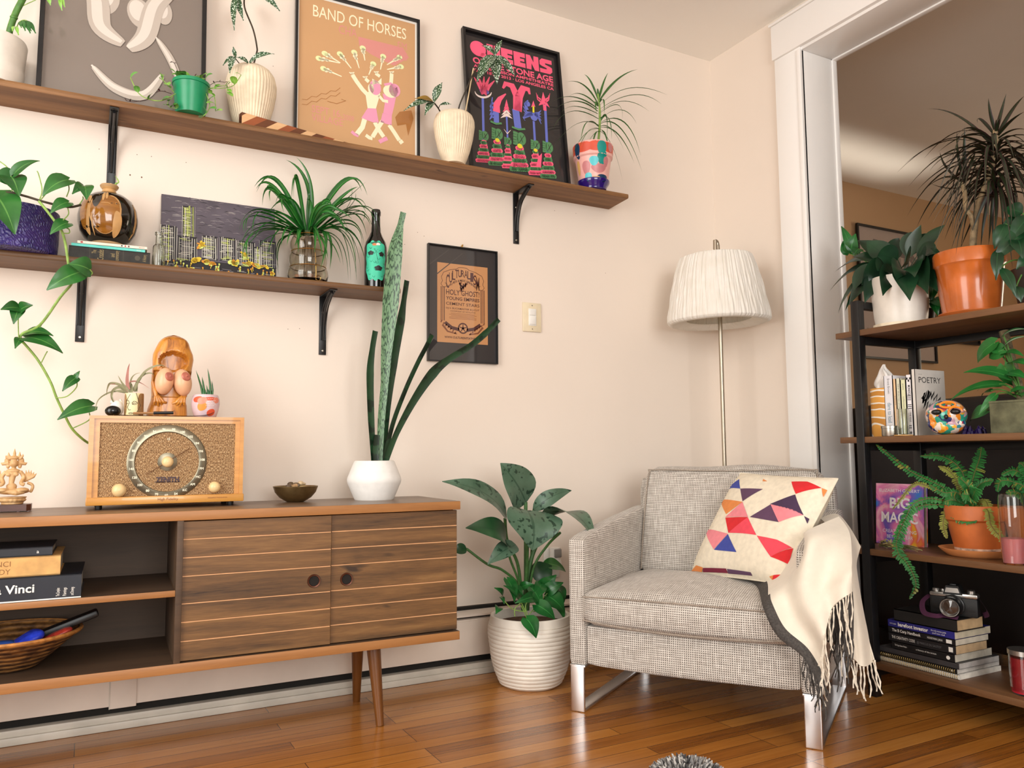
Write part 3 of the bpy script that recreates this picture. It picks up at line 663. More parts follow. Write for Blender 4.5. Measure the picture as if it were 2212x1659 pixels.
LF_POTHOS = leafmat('pothos_leaf', '#1b4f21', '#33702f', '#5f9548', .05, .3)
LF_BEG = leafmat('spotted_begonia_leaf', '#1c3a1f', '#2c5230', '#7d9a6a', .05, .4, ('#cfdccb', .56), 230, back='#6d3a2c')
LF_SPIDER = leafmat('spider_plant_leaf', '#114417', '#236a26', '#4a8c3c', .18, .3)
LF_DRAC = leafmat('dracaena_leaf', '#24501f', '#3f7030', '#5f8a48', .1, .35)
LF_LIME = leafmat('lime_green_leaf', '#5f9a33', '#8cc050', '#a9d070', .07, .35)
LF_PEP = leafmat('small_round_leaf', '#3f7f34', '#6aa84c', '#9cc878', .05, .35)

# white cylinder planter at the left end
c, pr = turned(-20, 2.592, [(56, 175), (60, 160), (62, 146), (60, 144), (60.5, 140), (64, 100), (65, 90), (63, 86)], ZU)
t = thing('potted_plant', 'white cylinder planter with a green cane plant, at the left end of the upper shelf', 'potted plant', c)
part(MB().lathe(shell([(.001, 0)]+pr, .006), c, 56), 'planter', t, [CERW]); part(MB().lathe([(0, pr[-1][1]-.012), (pr[-1][0]-.007, pr[-1][1]-.014)], c, 30), 'soil', t, [SOIL])
st = [(at(20, 75, y=2.59)), at(22, 62, y=2.585), at(34, 28, y=2.58), at(52, -8, y=2.575), at(80, -70, y=2.58)]
part(MB().tube(ccurve(st, 6), .0085, 12).lathe([(.0085, -.004), (.0105, 0), (.0085, .004)], at(30, 38, y=2.58), 14), 'stem', t, [STEMG])
b = MB(); q = lambda x, y, d: at(x*.1206, y*.1206, y=d)
b.tube(qcurve(q(400, 110, 2.578), q(520, 50, 2.57), q(640, 0, 2.56), 8), .0012, 6, 1); b.tube(ccurve([q(300, 500, 2.585), q(340, 400, 2.56), q(420, 360, 2.545), q(480, 370, 2.54)], 5), .0013, 6, 1)
for (x0, y0, x1, y1, w, g) in [(360, 390, 385, 500, .011, 0), (400, 360, 455, 555, .013, 0), (440, 360, 545, 600, .014, 0), (470, 365, 560, 560, .012, 0), (500, 375, 640, 600, .013, 0), (250, 470, 225, 560, .008, 2), (290, 470, 335, 630, .010, 2), (870, -60, 905, 95, .012, 2), (1050, -80, 1160, 130, .014, 2), (1070, -60, 1110, 190, .010, 2)]:
    b.blade(q(x0, y0, 2.55), q(x1, y1, 2.53 if y0 > 0 else 2.55), w, g, arch=.1, shape='lance', n=8)
part(b, 'leaves', t, [LF_POTHOS, STEMY, LF_LIME])

# small green plastic pot with trailing plant
c, pr = turned(411, 2.543, [(29.5, 251), (30.5, 247), (36, 190), (36.5, 188), (38.5, 187), (38.5, 180)], ZU)
t = thing('potted_plant', 'small emerald green plastic pot with a trailing round-leaved plant', 'potted plant', c)
GRP = plain('emerald_plastic', '#0f8a5c', .35, .05)
part(MB().lathe(shell([(.001, 0)]+pr, .0025), c, 44), 'pot', t, [GRP]); part(MB().lathe([(0, pr[-1][1]-.008), (pr[-1][0]-.004, pr[-1][1]-.01)], c, 24), 'soil', t, [SOIL])
b = MB(); q = lambda x, y, d: at(x*.28933, y*.28933, y=d); R = random.Random(3)
tw = [([(1300, 690, 2.53), (1240, 620, 2.52), (1190, 580, 2.52)], .0014, 1), ([(1310, 700, 2.52), (1210, 750, 2.50), (1110, 740, 2.50), (1030, 690, 2.505), (975, 580, 2.51)], .0016, 0), ([(1350, 650, 2.56), (1330, 540, 2.56), (1300, 470, 2.56), (1270, 465, 2.56)], .0008, 3),
      ([(1440, 640, 2.56), (1450, 580, 2.56), (1470, 570, 2.56)], .0008, 3), ([(1540, 660, 2.53), (1640, 660, 2.51), (1740, 640, 2.51), (1800, 560, 2.515)], .0012, 1), ([(1560, 640, 2.53), (1620, 610, 2.52), (1680, 615, 2.52)], .0008, 3), ([(1550, 690, 2.52), (1600, 720, 2.505), (1610, 830, 2.502)], .0012, 1),
      ([(1540, 700, 2.515), (1565, 780, 2.503), (1545, 840, 2.502), (1500, 880, 2.50)], .0014, 0), ([(1560, 660, 2.52), (1690, 640, 2.51), (1695, 690, 2.51)], .0010, 1), ([(1290, 720, 2.515), (1250, 770, 2.51), (1270, 800, 2.51), (1320, 810, 2.51)], .0010, 0), ([(1280, 700, 2.53), (1210, 680, 2.52), (1160, 690, 2.52)], .0009, 3), ([(1110, 740, 2.50), (1000, 760, 2.50), (940, 750, 2.50)], .0008, 3)]
for pts, r, k in tw:
    P = ccurve([q(*p) for p in pts], 6); b.tube(P, r, 6, 2 if k != 3 else 3)
    m = 3 if k == 3 else 4
    for i in range(m):
        p = P[int((len(P)-1)*(i+1)/m)]; d = V((R.uniform(-1, 1), R.uniform(-.9, -.1), R.uniform(-.6, .8))).normalized(); L = R.uniform(.016, .028) if k != 3 else R.uniform(.006, .010)
        b.blade(p, p+d*L, L*.8, 3 if k == 3 else k % 2, arch=.1, shape='oval', n=6)
for i in range(40):
    a = R.uniform(0, 2*pi); r = R.uniform(0, .046); p = c+V((r*cos(a), r*sin(a)*.9-.005, pr[-1][1]+R.uniform(-.006, .012))); d = V((cos(a)+R.uniform(-.4, .4), sin(a)-.5, R.uniform(.0, .8))).normalized(); L = R.uniform(.018, .032)
    b.blade(p, p+d*L, L*.85, R.choice((0, 0, 1)), arch=.15, shape='oval', n=6)
PURP = plain('dark_maroon_leaf', '#3a1a1e', .5)
part(b, 'trailing_foliage', t, [LF_PEP, LF_LIME, STEMY, PURP])

# two cream fluted vases with spotted cane begonias
def fluted(label, cx, y, pts, flutes):
    c, pr = turned(cx, y, pts, ZU); t = thing('begonia_vase', label, 'potted plant', c)
    pr2 = []
    for (r0, z0), (r1, z1) in zip(pr, pr[1:]): pr2 += [(r0+(r1-r0)*k/4, z0+(z1-z0)*k/4) for k in range(4)]
    pr2.append(pr[-1]); h = pr[-1][1]
    rf = lambda a, z, r: (.0020*abs(cos(a*flutes/2))**.7*min(1, max(0, z/h-.06)*6)*min(1, max(0, .97-z/h)*9)) if r > .02 else 0
    b = MB().lathe([(.001, 0)]+pr2, c, flutes*4, 0, rf).lathe([pr2[-1], (pr2[-1][0]-.004, h+.001), (pr2[-1][0]-.006, h-.03)], c, 48)
    part(b, 'vase', t, [CERC]); part(MB().lathe([(0, h-.014), (pr2[-1][0]-.004, h-.014)], c, 24), 'soil', t, [SOIL]); return t, c
t, c = fluted('cream fluted vase with a spotted cane begonia, behind the striped board', 541, 2.614, [(26, 268), (30, 260), (37, 245), (46, 215), (51, 190), (51.5, 176), (47, 160), (40, 152), (33, 150)], 44)
q = lambda x, y, d: at(x*.28933, y*.28933, y=d)
part(MB().tube(ccurve([q(1880, 525, 2.6), q(1915, 400, 2.59), q(1918, 350, 2.59), q(1890, 220, 2.59), q(1825, 50, 2.60), q(1835, -60, 2.6), q(1850, -120, 2.6)], 6), .0028, 8), 'cane', t, [STEMD])
part(MB().tube([q(1815, 510, 2.59), q(1760, 440, 2.58)], .0016, 6).tube([q(1845, 510, 2.59), q(1855, 480, 2.58)], .0016, 6), 'cane', t, [STEMD])
def wing(t, q, base, tips, w, arch=.12, mats=None, fold=.35):
    for tp in tips:
        part(MB().blade(q(*base), q(*tp[:3]), tp[3] if len(tp) > 3 else w*1.25, 0, (-CF.x, -CF.y, .3), arch=arch, fold=fold, shape='lance', n=12, wave=.12), 'leaf', t, [mats or LF_BEG])
wing(t, q, (1855, 482, 2.56), [(2050, 405, 2.53, .022), (1765, 428, 2.545, .018)], .02, .18)
wing(t, q, (1760, 425, 2.56), [(1715, 550, 2.53, .022), (1742, 350, 2.55, .014), (1665, 490, 2.55, .014)], .02)
wing(t, q, (1770, -30, 2.58), [(1750, 228, 2.555, .022), (1818, 155, 2.555, .022)], .02); wing(t, q, (1950, -40, 2.58), [(2090, 84, 2.55, .022)], .02)
t, c = fluted('cream fluted vase, spotted begonia tied to a pale stick, between the concert posters', 981, 2.553, [(23, 357), (27, 348), (34, 325), (40, 300), (43.5, 276), (43, 264), (40, 254), (36, 250)], 40)
q = lambda x, y, d: at(860+x*.27125, 40+y*.27125, y=d)
part(MB().tube(ccurve([q(475, 775, 2.6), q(490, 690, 2.59), q(545, 560, 2.57), q(600, 440, 2.56), q(700, 320, 2.55), q(775, 298, 2.55)], 6), .0028, 8), 'cane', t, [STEMD])
part(MB().tube(ccurve([q(350, 775, 2.585), q(320, 715, 2.575), q(285, 670, 2.56)], 5), .0026, 8).tube([q(322, 715, 2.575), q(332, 690, 2.57)], .0013, 6), 'cane', t, [STEMD])
STK = plain('bamboo_stake', '#dcc39a', .6)
part(MB().tube([q(530, 780, 2.595), q(600, 395, 2.575)], .0026, 8), 'support_stick', t, [STK])
wing(t, q, (772, 296, 2.54), [(625, 510, 2.52, .05), (788, 522, 2.515, .045), (828, 172, 2.54, .022), (932, 460, 2.515, .03), (665, 215, 2.53, .026)], .03)
wing(t, q, (285, 670, 2.55), [(352, 510, 2.54, .03), (45, 735, 2.53, .026), (212, 772, 2.52, .026)], .03)
LFB = leafmat('browning_leaf', '#7a5a24', '#9a7a34', '#5a4a20')
wing(t, q, (285, 670, 2.55), [(130, 640, 2.53, .022)], .02, mats=LFB); wing(t, q, (332, 690, 2.57), [(424, 684, 2.555, .014)], .014)

# painted terracotta pot with thin-leaved dracaena
c, pr = turned(1282, 2.568, [(30, 398), (32, 388), (38.5, 346), (42, 344), (43.5, 320), (42.5, 318)], ZU+.022)
t = thing('potted_plant', 'pot painted with bright spots on a purple saucer, holding a thin-leaved dracaena', 'potted plant', (c.x, c.y, ZU))
PNT = [plain('paint_'+k, v, .35, .04) for k, v in dict(pink='#f0b6ae', red='#d8543a', teal='#0f8f86', navy='#123a5c', rose='#c77f82', aqua='#56c7d2', mustard='#e3b36a').items()]
b = MB().lathe(shell([(.001, 0)]+pr, .004), c, 64, mi=0); fa = facing(c); h = pr[-1][1]; rr = pr[-2][0]
hb = h*.66
for k in range(9): decal(b, pr, c, fa+2*pi*k/9+.2, h*.85, .042, h*.125, 1, .0004, 22)
for fx, fz, ra, rz, m in [(.45, .80, .013, .022, 2), (.5, .58, .013, .018, 2), (-.78, .80, .010, .024, 3), (.05, .50, .012, .0125, 5), (-.42, .36, .011, .018, 4), (.35, .33, .020, .012, 4), (.62, .10, .016, .015, 3), (-.32, .12, .009, .013, 5), (-.85, .40, .006, .02, 6), (.2, .10, .010, .004, 6), (.72, .5, .008, .014, 4), (.85, .86, .010, .012, 4)]:
    decal(b, pr, c, fa+math.asin(fx), h*fz, ra*1.55, min(rz*1.5, h*fz-.001, h-h*fz-.001), m, .0007+.0001*m, 28, lambda t: 1+.08*sin(3*t))
part(b, 'pot', t, PNT); part(MB().lathe([(0, h-.008), (rr-.005, h-.008)], c, 24), 'soil', t, [SOIL])
PURS = plain('purple_glaze', '#2b1670', .12, .05, coat=.5)
part(MB().lathe([(.001, 0), (.046, 0), (.051, .003), (.053, .012), (.061, .024), (.0645, .031), (.0645, .038), (.062, .040), (.060, .035), (.050, .021), (.001, .021)], (c.x, c.y, ZU), 48), 'saucer', t, [PURS])
q = lambda x, y, d: at(860+x*.27125, 40+y*.27125, y=d)
tr0, tr1 = q(1590, 1030, 2.578), q(1590, 600, 2.575)
part(MB().tube(ccurve([tr0, q(1605, 850, 2.578), q(1605, 720, 2.576), tr1], 5), [.005]*10+[.004]*6, 8), 'stem', t, [STEMY])
b = MB(); R = random.Random(11)
for sx, sy, ax, ay, tx, ty, dy in [(1590, 640, 1530, 500, 1482, 446, .02), (1595, 660, 1630, 540, 1672, 432, 0), (1600, 660, 1740, 480, 1908, 405, .02), (1590, 680, 1480, 500, 1330, 508, -.03), (1610, 690, 1820, 500, 2145, 610, -.02), (1610, 720, 1900, 560, 2095, 680, -.04), (1610, 740, 1800, 620, 2000, 740, .0),
    (1590, 700, 1450, 590, 1360, 620, .02), (1590, 720, 1380, 600, 1222, 665, -.01), (1590, 740, 1400, 620, 1230, 742, .02), (1590, 760, 1360, 680, 1290, 762, -.03), (1595, 800, 1330, 680, 1230, 890, -.02), (1595, 850, 1420, 790, 1240, 1020, .0), (1595, 860, 1480, 780, 1455, 980, -.05), (1600, 760, 1800, 640, 1785, 800, -.05), (1610, 800, 1800, 680, 1900, 838, -.02),
    (1610, 830, 1830, 740, 1932, 1090, -.03), (1610, 840, 1780, 780, 1945, 1225, -.05), (1610, 820, 1690, 700, 1660, 1000, -.06), (1605, 800, 1700, 760, 1700, 960, -.07), (1600, 880, 1480, 900, 1380, 1105, -.03), (1600, 900, 1530, 940, 1400, 1240, .03), (1605, 900, 1560, 920, 1545, 1060, -.06), (1605, 880, 1660, 930, 1680, 1080, -.07), (1610, 900, 1720, 1000, 1790, 1305, -.06), (1610, 900, 1660, 900, 1690, 1150, .02), (1600, 880, 1510, 880, 1440, 1040, -.06), (1610, 870, 1760, 880, 1880, 1150, .0), (1610, 860, 1700, 860, 1800, 1050, -.05), (1590, 700, 1560, 640, 1580, 760, -.05), (1600, 680, 1650, 620, 1640, 760, -.05), (1595, 640, 1590, 590, 1585, 560, 0)]:
    y0 = 2.576; b.strap(qcurve(q(sx, sy, y0), q(ax, ay-40, y0+dy*.6), q(tx, ty, min(2.66, y0+dy)), 12), R.uniform(.0075, .0115), 0, fold=.35, wf=lambda t: min(1, .5+2*t)*(1-t**2.2))
part(b, 'leaves', t, [LF_DRAC])

# ------------------------------------------------------------ things on the lower shelf
# purple pot with trailing pothos
PURPOT = NT('purple_embossed_glaze'); PURPOT.col('#2c2468'); _u = PURPOT.co()
_w = PURPOT.n('ShaderNodeTexWave', wave_type='BANDS', bands_direction='DIAGONAL'); _w.inputs['Scale'].default_value = 55; _w.inputs['Distortion'].default_value = 9; _w.inputs['Detail'].default_value = 1; _w.inputs['Detail Scale'].default_value = 1.2; PURPOT.l(_u, _w.inputs[0])
PURPOT.col(PURPOT.ramp(PURPOT.noise(_u, 18, 3), [(.3, '#1f1c58'), (.7, '#42327a')])); PURPOT.set(rough=.28); PURPOT.bump(_w.outputs[1], .6, .004)
c, pr = turned(26, 2.572, [(80, 556), (84, 552), (86, 520), (86.5, 470), (86, 456)], ZL)
t = thing('potted_plant', 'purple embossed pot on the lower shelf with a long trailing pothos vine', 'potted plant', c)
part(MB().lathe(shell([(.001, 0)]+pr, .005), c, 64), 'pot', t, [PURPOT.m]); part(MB().lathe([(0, pr[-1][1]-.012), (pr[-1][0]-.006, pr[-1][1]-.012)], c, 30), 'soil', t, [SOIL])
q = lambda x, y, d: at(x*.27119, 330+y*.27119, y=d); q2 = lambda x, y, d: at(x*.25914, 690+y*.25914, y=d); b = MB()
b.tube(ccurve([q(-60, 350, 2.55), q(60, 315, 2.46), q(200, 345, 2.455), q(330, 385, 2.45), q(450, 415, 2.455), q(560, 432, 2.46), q(645, 415, 2.47)], 6), .0032, 8, 1)
b.tube(ccurve([q(310, 385, 2.45), q(380, 470, 2.44), q(440, 550, 2.44), q(490, 620, 2.44), q(520, 720, 2.45), q(540, 850, 2.46), q(555, 965, 2.47), q(570, 1040, 2.475), q(480, 1150, 2.49), q(320, 1370, 2.51), q(180, 1440, 2.52), q(165, 1490, 2.525), q2(210, 210, 2.53), q2(320, 345, 2.54), q2(420, 520, 2.55), q2(470, 650, 2.56), q2(540, 800, 2.575), q2(600, 910, 2.59), q2(680, 990, 2.61), q2(735, 1030, 2.63)], 6), .0036, 8, 0)
for pts in [[(310, 385, 2.45), (335, 300, 2.45), (310, 180, 2.46), (295, 145, 2.46)], [(320, 380, 2.45), (420, 260, 2.45)], [(530, 350, 2.46), (550, 290, 2.46), (540, 230, 2.46)], [(630, 415, 2.47), (660, 370, 2.47), (660, 350, 2.46)], [(500, 540, 2.44), (545, 490, 2.44), (540, 440, 2.44)], [(490, 640, 2.44), (550, 640, 2.44), (550, 610, 2.44), (530, 600, 2.44)], [(580, 1020, 2.475), (690, 990, 2.46), (735, 960, 2.455), (715, 930, 2.45)], [(150, 1490, 2.52), (145, 1340, 2.51), (155, 1290, 2.5)], [(300, 1430, 2.51), (330, 1370, 2.51)], [(95, 310, 2.46), (90, 200, 2.46), (60, 120, 2.47), (0, 70, 2.48)]]:
    b.tube(ccurve([q(*p) for p in pts], 5), .0016, 6, 0)
for pts in [[(470, 655, 2.555), (560, 640, 2.54), (640, 560, 2.53), (630, 490, 2.53)], [(600, 910, 2.59), (740, 840, 2.56), (745, 780, 2.535)], [(345, 360, 2.54), (380, 290, 2.53), (395, 265, 2.53)]]: b.tube(ccurve([q2(*p) for p in pts], 5), .0016, 6, 0)
part(b, 'vine', t, [STEMY, STEMD])
for f, bx, by, bd, tx, ty, td, w, nr in [
    (q, 90, 190, 2.46, 152, 345, 2.43, .052, (.1, -.9, .4)), (q, 110, 170, 2.455, 318, 65, 2.46, .03, (-.1, -.8, .6)), (q, 95, 210, 2.46, -60, 200, 2.46, .05, (0, -.9, .4)), (q, -40, 330, 2.46, 118, 650, 2.42, .075, (.2, -.95, .3)),
    (q, 545, 215, 2.455, 340, 345, 2.43, .05, (0, -.8, .6)), (q, 672, 262, 2.455, 690, 375, 2.42, .036, (0, -.7, .7)), (q, 665, 262, 2.455, 575, 330, 2.42, .026, (.4, -.6, .7)), (q, 545, 395, 2.44, 402, 482, 2.42, .034, (0, -.8, .5)), (q, 540, 560, 2.44, 400, 650, 2.42, .034, (0, -.8, .5)),
    (q, 710, 930, 2.45, 548, 885, 2.43, .05, (0, -.95, .3)), (q, 640, 950, 2.46, 372, 1095, 2.45, .05, (0, -.95, .3)), (q, 155, 1265, 2.5, 262, 1215, 2.47, .036, (0, -.9, .4)), (q, 155, 1240, 2.5, 5, 1250, 2.47, .034, (0, -.9, .4)), (q, 150, 1240, 2.495, 108, 1365, 2.47, .03, (0, -.9, .3)),
    (q, 200, 1470, 2.52, 500, 1598, 2.48, .045, (0, -.75, .65)), (q, 210, 1440, 2.52, 425, 1460, 2.49, .035, (0, -.7, .7)), (q, 170, 1480, 2.52, 120, 1560, 2.49, .022, (0, -.8, .5)),
    (q2, 632, 488, 2.53, 520, 600, 2.51, .026, (-.1, -.9, .3)), (q2, 625, 490, 2.53, 665, 430, 2.53, .012, (0, -.9, .4)), (q2, 765, 720, 2.53, 478, 838, 2.50, .042, (0, -.85, .5))]:
    part(MB().blade(f(bx, by, bd), f(tx, ty, td), w*1.25, 0, nr, .14, .22, 'heart', 12), 'leaf', t, [LF_POTHOS])

# three stacked books and the round vase on them
def book(name, label, loc, rz, w, d, h, cover, page='#d9cdb4', spine_draw=None, mats=(), group=None, hard=True, cat='book', pageside='x'):
    """lying book: spine on local -y, width along x, thickness h"""
    t = thing(name, label, cat, loc, rz, group); PG = plain('pages_'+page.strip('#'), page, .8, .1, 40, .3, 600)
    k = .0025 if hard else .0008; o = .004 if hard else .0
    b = MB().box(0, w, 0, d, 0, k, 0).box(0, w, 0, d, h-k, h, 0).box(0, w, 0, k*1.2, 0, h, 0)
    if spine_draw:
        n0 = len(b.mi); spine_draw(Art(b, w, h, y=0.0)); b.mi[n0:] = [m+1 for m in b.mi[n0:]]
    part(b, 'cover', t, [cover]+list(mats), local=True, smooth=None)
    part(MB().box(o, w-o, k*1.2, d-o, k, h-k), 'pages', t, [PG], local=True, smooth=None)
    return t
GOLD = plain('gilt_lettering', '#9a8452', .5, bump=0); WHT = plain('white_print', '#f2efe8', .6, bump=0); BLK = plain('black_print', '#1a1a1c', .6, bump=0)
def vtext(a, s, u, v0, mi, hh, w, bold=0): a.text(s, u, v0, mi, h=hh, w=w, rot=pi/2, bold=bold)
yb = 2.545; x0, x1 = at(148, 545, y=yb).x, at(324, 560, y=yb).x; hB = .0385
def d_cr(a):
    for u in (.25, .66): a.rect(u, u+.004, .0, 1, 1)
    vtext(a, 'The', .33, .55, 0, .3, .05); vtext(a, 'Crusades', .42, .12, 0, .42, .14); vtext(a, 'and', .555, .4, 0, .3, .05); vtext(a, 'commentary', .605, .15, 0, .28, .14); a.ell(.84, .5, .035, .2, 1, 12)
    vtext(a, 'A History', .95, .25, 0, .25, .1)
bk1 = book('book', 'thick worn black book with gilt spine lettering, lowest of the stack under the round vase', (x0, yb, ZL), rad(-1.5), x1-x0, .125, hB, plain('worn_black_cloth', '#2b2824', .7, .2, 60), '#c9bfa6', d_cr, [GOLD, plain('dim_gilt', '#4a4234', .6, bump=0)])
z = ZL+hB+.0003
bk2 = book('book', 'thin turquoise book in the stack under the round vase', (x0+.006, yb+.003, z), rad(-2), .192, .11, .0085, plain('turquoise_cover', '#5fd0c4', .5), '#e8e2d2', lambda a: a.text('GRAPHIC', .88, .3, 0, h=.4, w=.06), [WHT], hard=False)
z += .0088
def d_tw(a): a.ell(.06, .5, .02, .3, 1, 12); a.ell(.63, .5, .012, .3, 0, 10).ell(.68, .5, .012, .3, 1, 10).ell(.73, .5, .012, .3, 2, 10); a.text('SKETCH', .88, .3, 1, h=.4, w=.08)
bk3 = book('book', 'thin cream book at the top of the stack under the round vase', (x0+.021, yb+.002, z), rad(-2.5), .182, .11, .0085, plain('cream_cover', '#efe3d2', .5), '#efe8da', d_tw, [BLK, plain('red_print', '#b23a3a', .6), plain('maroon_print', '#5a1f2a', .6)], hard=False)
z += .0088
t = thing('round_vase', 'round brown and black drip-glazed vase standing on the stacked books', 'vase', (0, 0, 0))
c, pr = turned(232, 2.60, [(30, 515), (33, 513), (33, 511), (44, 505), (54, 490), (58.5, 472), (59, 460), (56, 442), (47, 425), (33, 415), (19, 411), (14, 409), (13, 405), (17, 402), (18.5, 399), (17, 398), (12, 399), (11, 406)], z+.0005)
t.location = c; sc = 1
VB = NT('brown_drip_glaze'); VB.col(VB.ramp(VB.noise(VB.map(VB.co(), (8, 8, 60)), 1, 4), [(.3, '#7a4a12'), (.7, '#a8702a')])); VB.set(rough=.12, coat=.6)
VK = plain('black_glaze', '#17140f', .1, .05, coat=.6); VT = plain('tan_slip', '#c69a63', .35); VC = plain('bare_clay', '#b89468', .7)
b = MB().lathe([(.001, 0)]+pr, c, 64, [3, 3, 3] + [1]*8 + [2, 2, 2, 3, 3, 3, 3]); fa = facing(c); H = pr[6][1]*2
body = pr[2:10]; zt = pr[10][1]-.006
def drip(fx, za, zb, w, m, off, tl=0):
    a0 = fa+math.asin(fx); z0, z1 = za*zt, zb*zt; zm = (z0+z1)/2
    decal(b, pr[1:11], c, a0, zm, w, (z1-z0)/2, m, off, 30, lambda t: 1+.12*cos(2*t)+.05*sin(3*t+tl))
drip(-.12, .12, .97, .040, 2, .0006); drip(-.12, .13, .95, .036, 0, .0010); drip(-.72, .10, .95, .012, 2, .0006); drip(-.80, .2, .93, .013, 0, .0010)
drip(-.42, .62, .98, .011, 1, .0014); drip(-.52, .1, .55, .002, 2, .0016); drip(.30, .08, .62, .011, 2, .0016, 1); drip(.9, .1, .9, .006, 2, .0006); drip(-.08, .8, .985, .003, 2, .0016); drip(-.2, .75, .98, .003, 2, .0016)
part(b, 'body', t, [VB.m, VK, VT, VC])
p0 = c+V((.012, .0, pr[-3][1])); part(MB().tube(ccurve([p0+V((0, 0, -.02)), p0+V((.004, 0, .006)), p0+V((.012, 0, .014)), p0+V((.008, 0, .024)), p0+V((.003, 0, .032))], 5), [.003]*8+[.002]*8+[.0012]*5, 8), 'sprout', t, [STEMY])

# small clear bottle
GL = glass('clear_glass', '#f2f5f0'); GLS = glass('smoky_glass', '#efeae0', .03)
c, pr = turned(342, 2.556, [(12.6, 575), (12.8, 573), (12.8, 533), (11, 529), (8, 527), (7.2, 524), (7.2, 508), (8.8, 507), (8.8, 502), (6.5, 501.5)], ZL)
t = thing('small_bottle', 'small clear glass medicine bottle between the books and the skyline painting', 'bottle', c)
part(MB().lathe([(.001, 0)]+pr+[(pr[-1][0]-.001, pr[-2][1]-.004), (pr[5][0]-.002, pr[5][1]), (pr[2][0]-.0022, pr[2][1]-.001), (pr[1][0]-.0022, .004), (.001, .004)], c, 36), 'glass_body', t, [GL])

# skyline canvas
tl, bl = at(343.5, 418, y=2.667), at(352, 576, y=2.618); br = at(597, 597, y=2.618); Hc = sqrt((tl.z-ZL)**2+.05**2)
cx0, cx1 = (tl.x+bl.x)/2, br.x; t = thing('painting', 'unframed canvas of a night city skyline in black, grey and yellow', 'painting', (cx0, 2.618, ZL), rot=(-math.asin(.05/Hc), 0, 0)); w = cx1-cx0
part(MB().box(0, w, 0, .016, 0, Hc), 'canvas', t, [plain('raw_canvas', '#8a8078', .8)], local=True, smooth=None)
b = MB().box(0, w, -.0006, 0, 0, Hc, 0); a = Art(b, w, Hc, y=-.0006); R = random.Random(5); q = quad_uv([(88, 293), (1012, 395), (1045, 970), (130, 890)])
a.up(); a.rect(.0, 1, 0, .2, 4); a.up()
for i in range(150): u, v = R.random(), .52+.48*R.random()**.8; L = R.uniform(.02, .09); a.line([(u, v), (min(1, u+L*.5), v+.008), (min(1, u+L), v-R.uniform(-.01, .012))], R.uniform(.003, .007), R.choice((1, 1, 2, 4)), lambda t: .3+2.4*t*(1-t))
for i in range(40): u, v = R.random(), .02+.1*R.random(); a.line([(u, v), (min(1, u+R.uniform(.03, .1)), v+R.uniform(-.01, .01))], .004, R.choice((1, 2)))
a.up()
for x0_, x1_, y0_, y1_ in [(120, 225, 545, 800), (275, 350, 390, 640), (245, 385, 625, 800), (440, 545, 620, 790), (575, 690, 630, 800), (715, 850, 660, 840), (905, 1030, 655, 850), (860, 905, 700, 850)]:
    A = q(x0_, y1_); B = q(x1_, y0_); u0, u1, v0, v1 = A[0], B[0], max(.03, A[1]), B[1]; tall = x0_ == 275
    a.up().rect(u0, u1, v0, v1, 4); a.up()
    for k in range(9): u = u0+(u1-u0)*k/8; a.line([(u+R.uniform(-.004, .004), v0+R.uniform(0, .03)), (u+R.uniform(-.004, .004), v1-R.uniform(-.01, .03))], R.uniform(.0025, .0055), 5 if tall and k % 2 else R.choice((3, 3, 2, 5 if k == 4 else 3)))
    for k in range(int((v1-v0)*62)): v = v0+(v1-v0)*(k+.5)/int((v1-v0)*62+1); uu = u0+R.uniform(0, .3)*(u1-u0); a.line([(uu, v), (uu+(u1-u0)*R.uniform(.3, .7), v+R.uniform(-.006, .006))], R.uniform(.002, .005), R.choice((3, 3, 2, 5)))
a.up()
for x, y, rx, ry in [(420, 690, .02, .055), (380, 800, .045, .035), (460, 810, .035, .04), (530, 825, .04, .02), (690, 820, .06, .035), (780, 770, .02, .06), (810, 830, .05, .03), (880, 840, .04, .03), (940, 850, .04, .02), (230, 855, .03, .02), (350, 870, .025, .025), (1010, 900, .02, .03)]:
    p = q(x, y)
    for k in range(7): du, dv = R.uniform(-1, 1)*rx*.8, R.uniform(-1, 1)*ry*.7; a.ell(min(.985, p[0]+du), p[1]+dv, rx*R.uniform(.45, .8), ry*R.uniform(.4, .75), R.choice((6, 6, 7, 5)), 8, R.uniform(0, 3))
    a.up()
for i in range(36): u = .05+.93*R.random(); v = R.uniform(.06, .17); a.line([(u, v), (u+R.uniform(-.01, .01), v-.04)], .005, R.choice((5, 6))); a.ell(u, v, .008, .014, R.choice((5, 6, 7)), 7)
part(b, 'painted_face', t, [plain('paint_slate', '#57505a', .6, .15, 12, .5, 90), plain('paint_mauve', '#837a80', .6), plain('paint_silver', '#a9a3a0', .6), plain('paint_offwhite', '#e8e4d6', .6), plain('paint_nearblack', '#221f24', .6), plain('paint_lime', '#d6e27a', .6), plain('paint_yellow', '#e6c335', .6), plain('paint_ochre', '#d8932e', .6)], local=True, smooth=None)

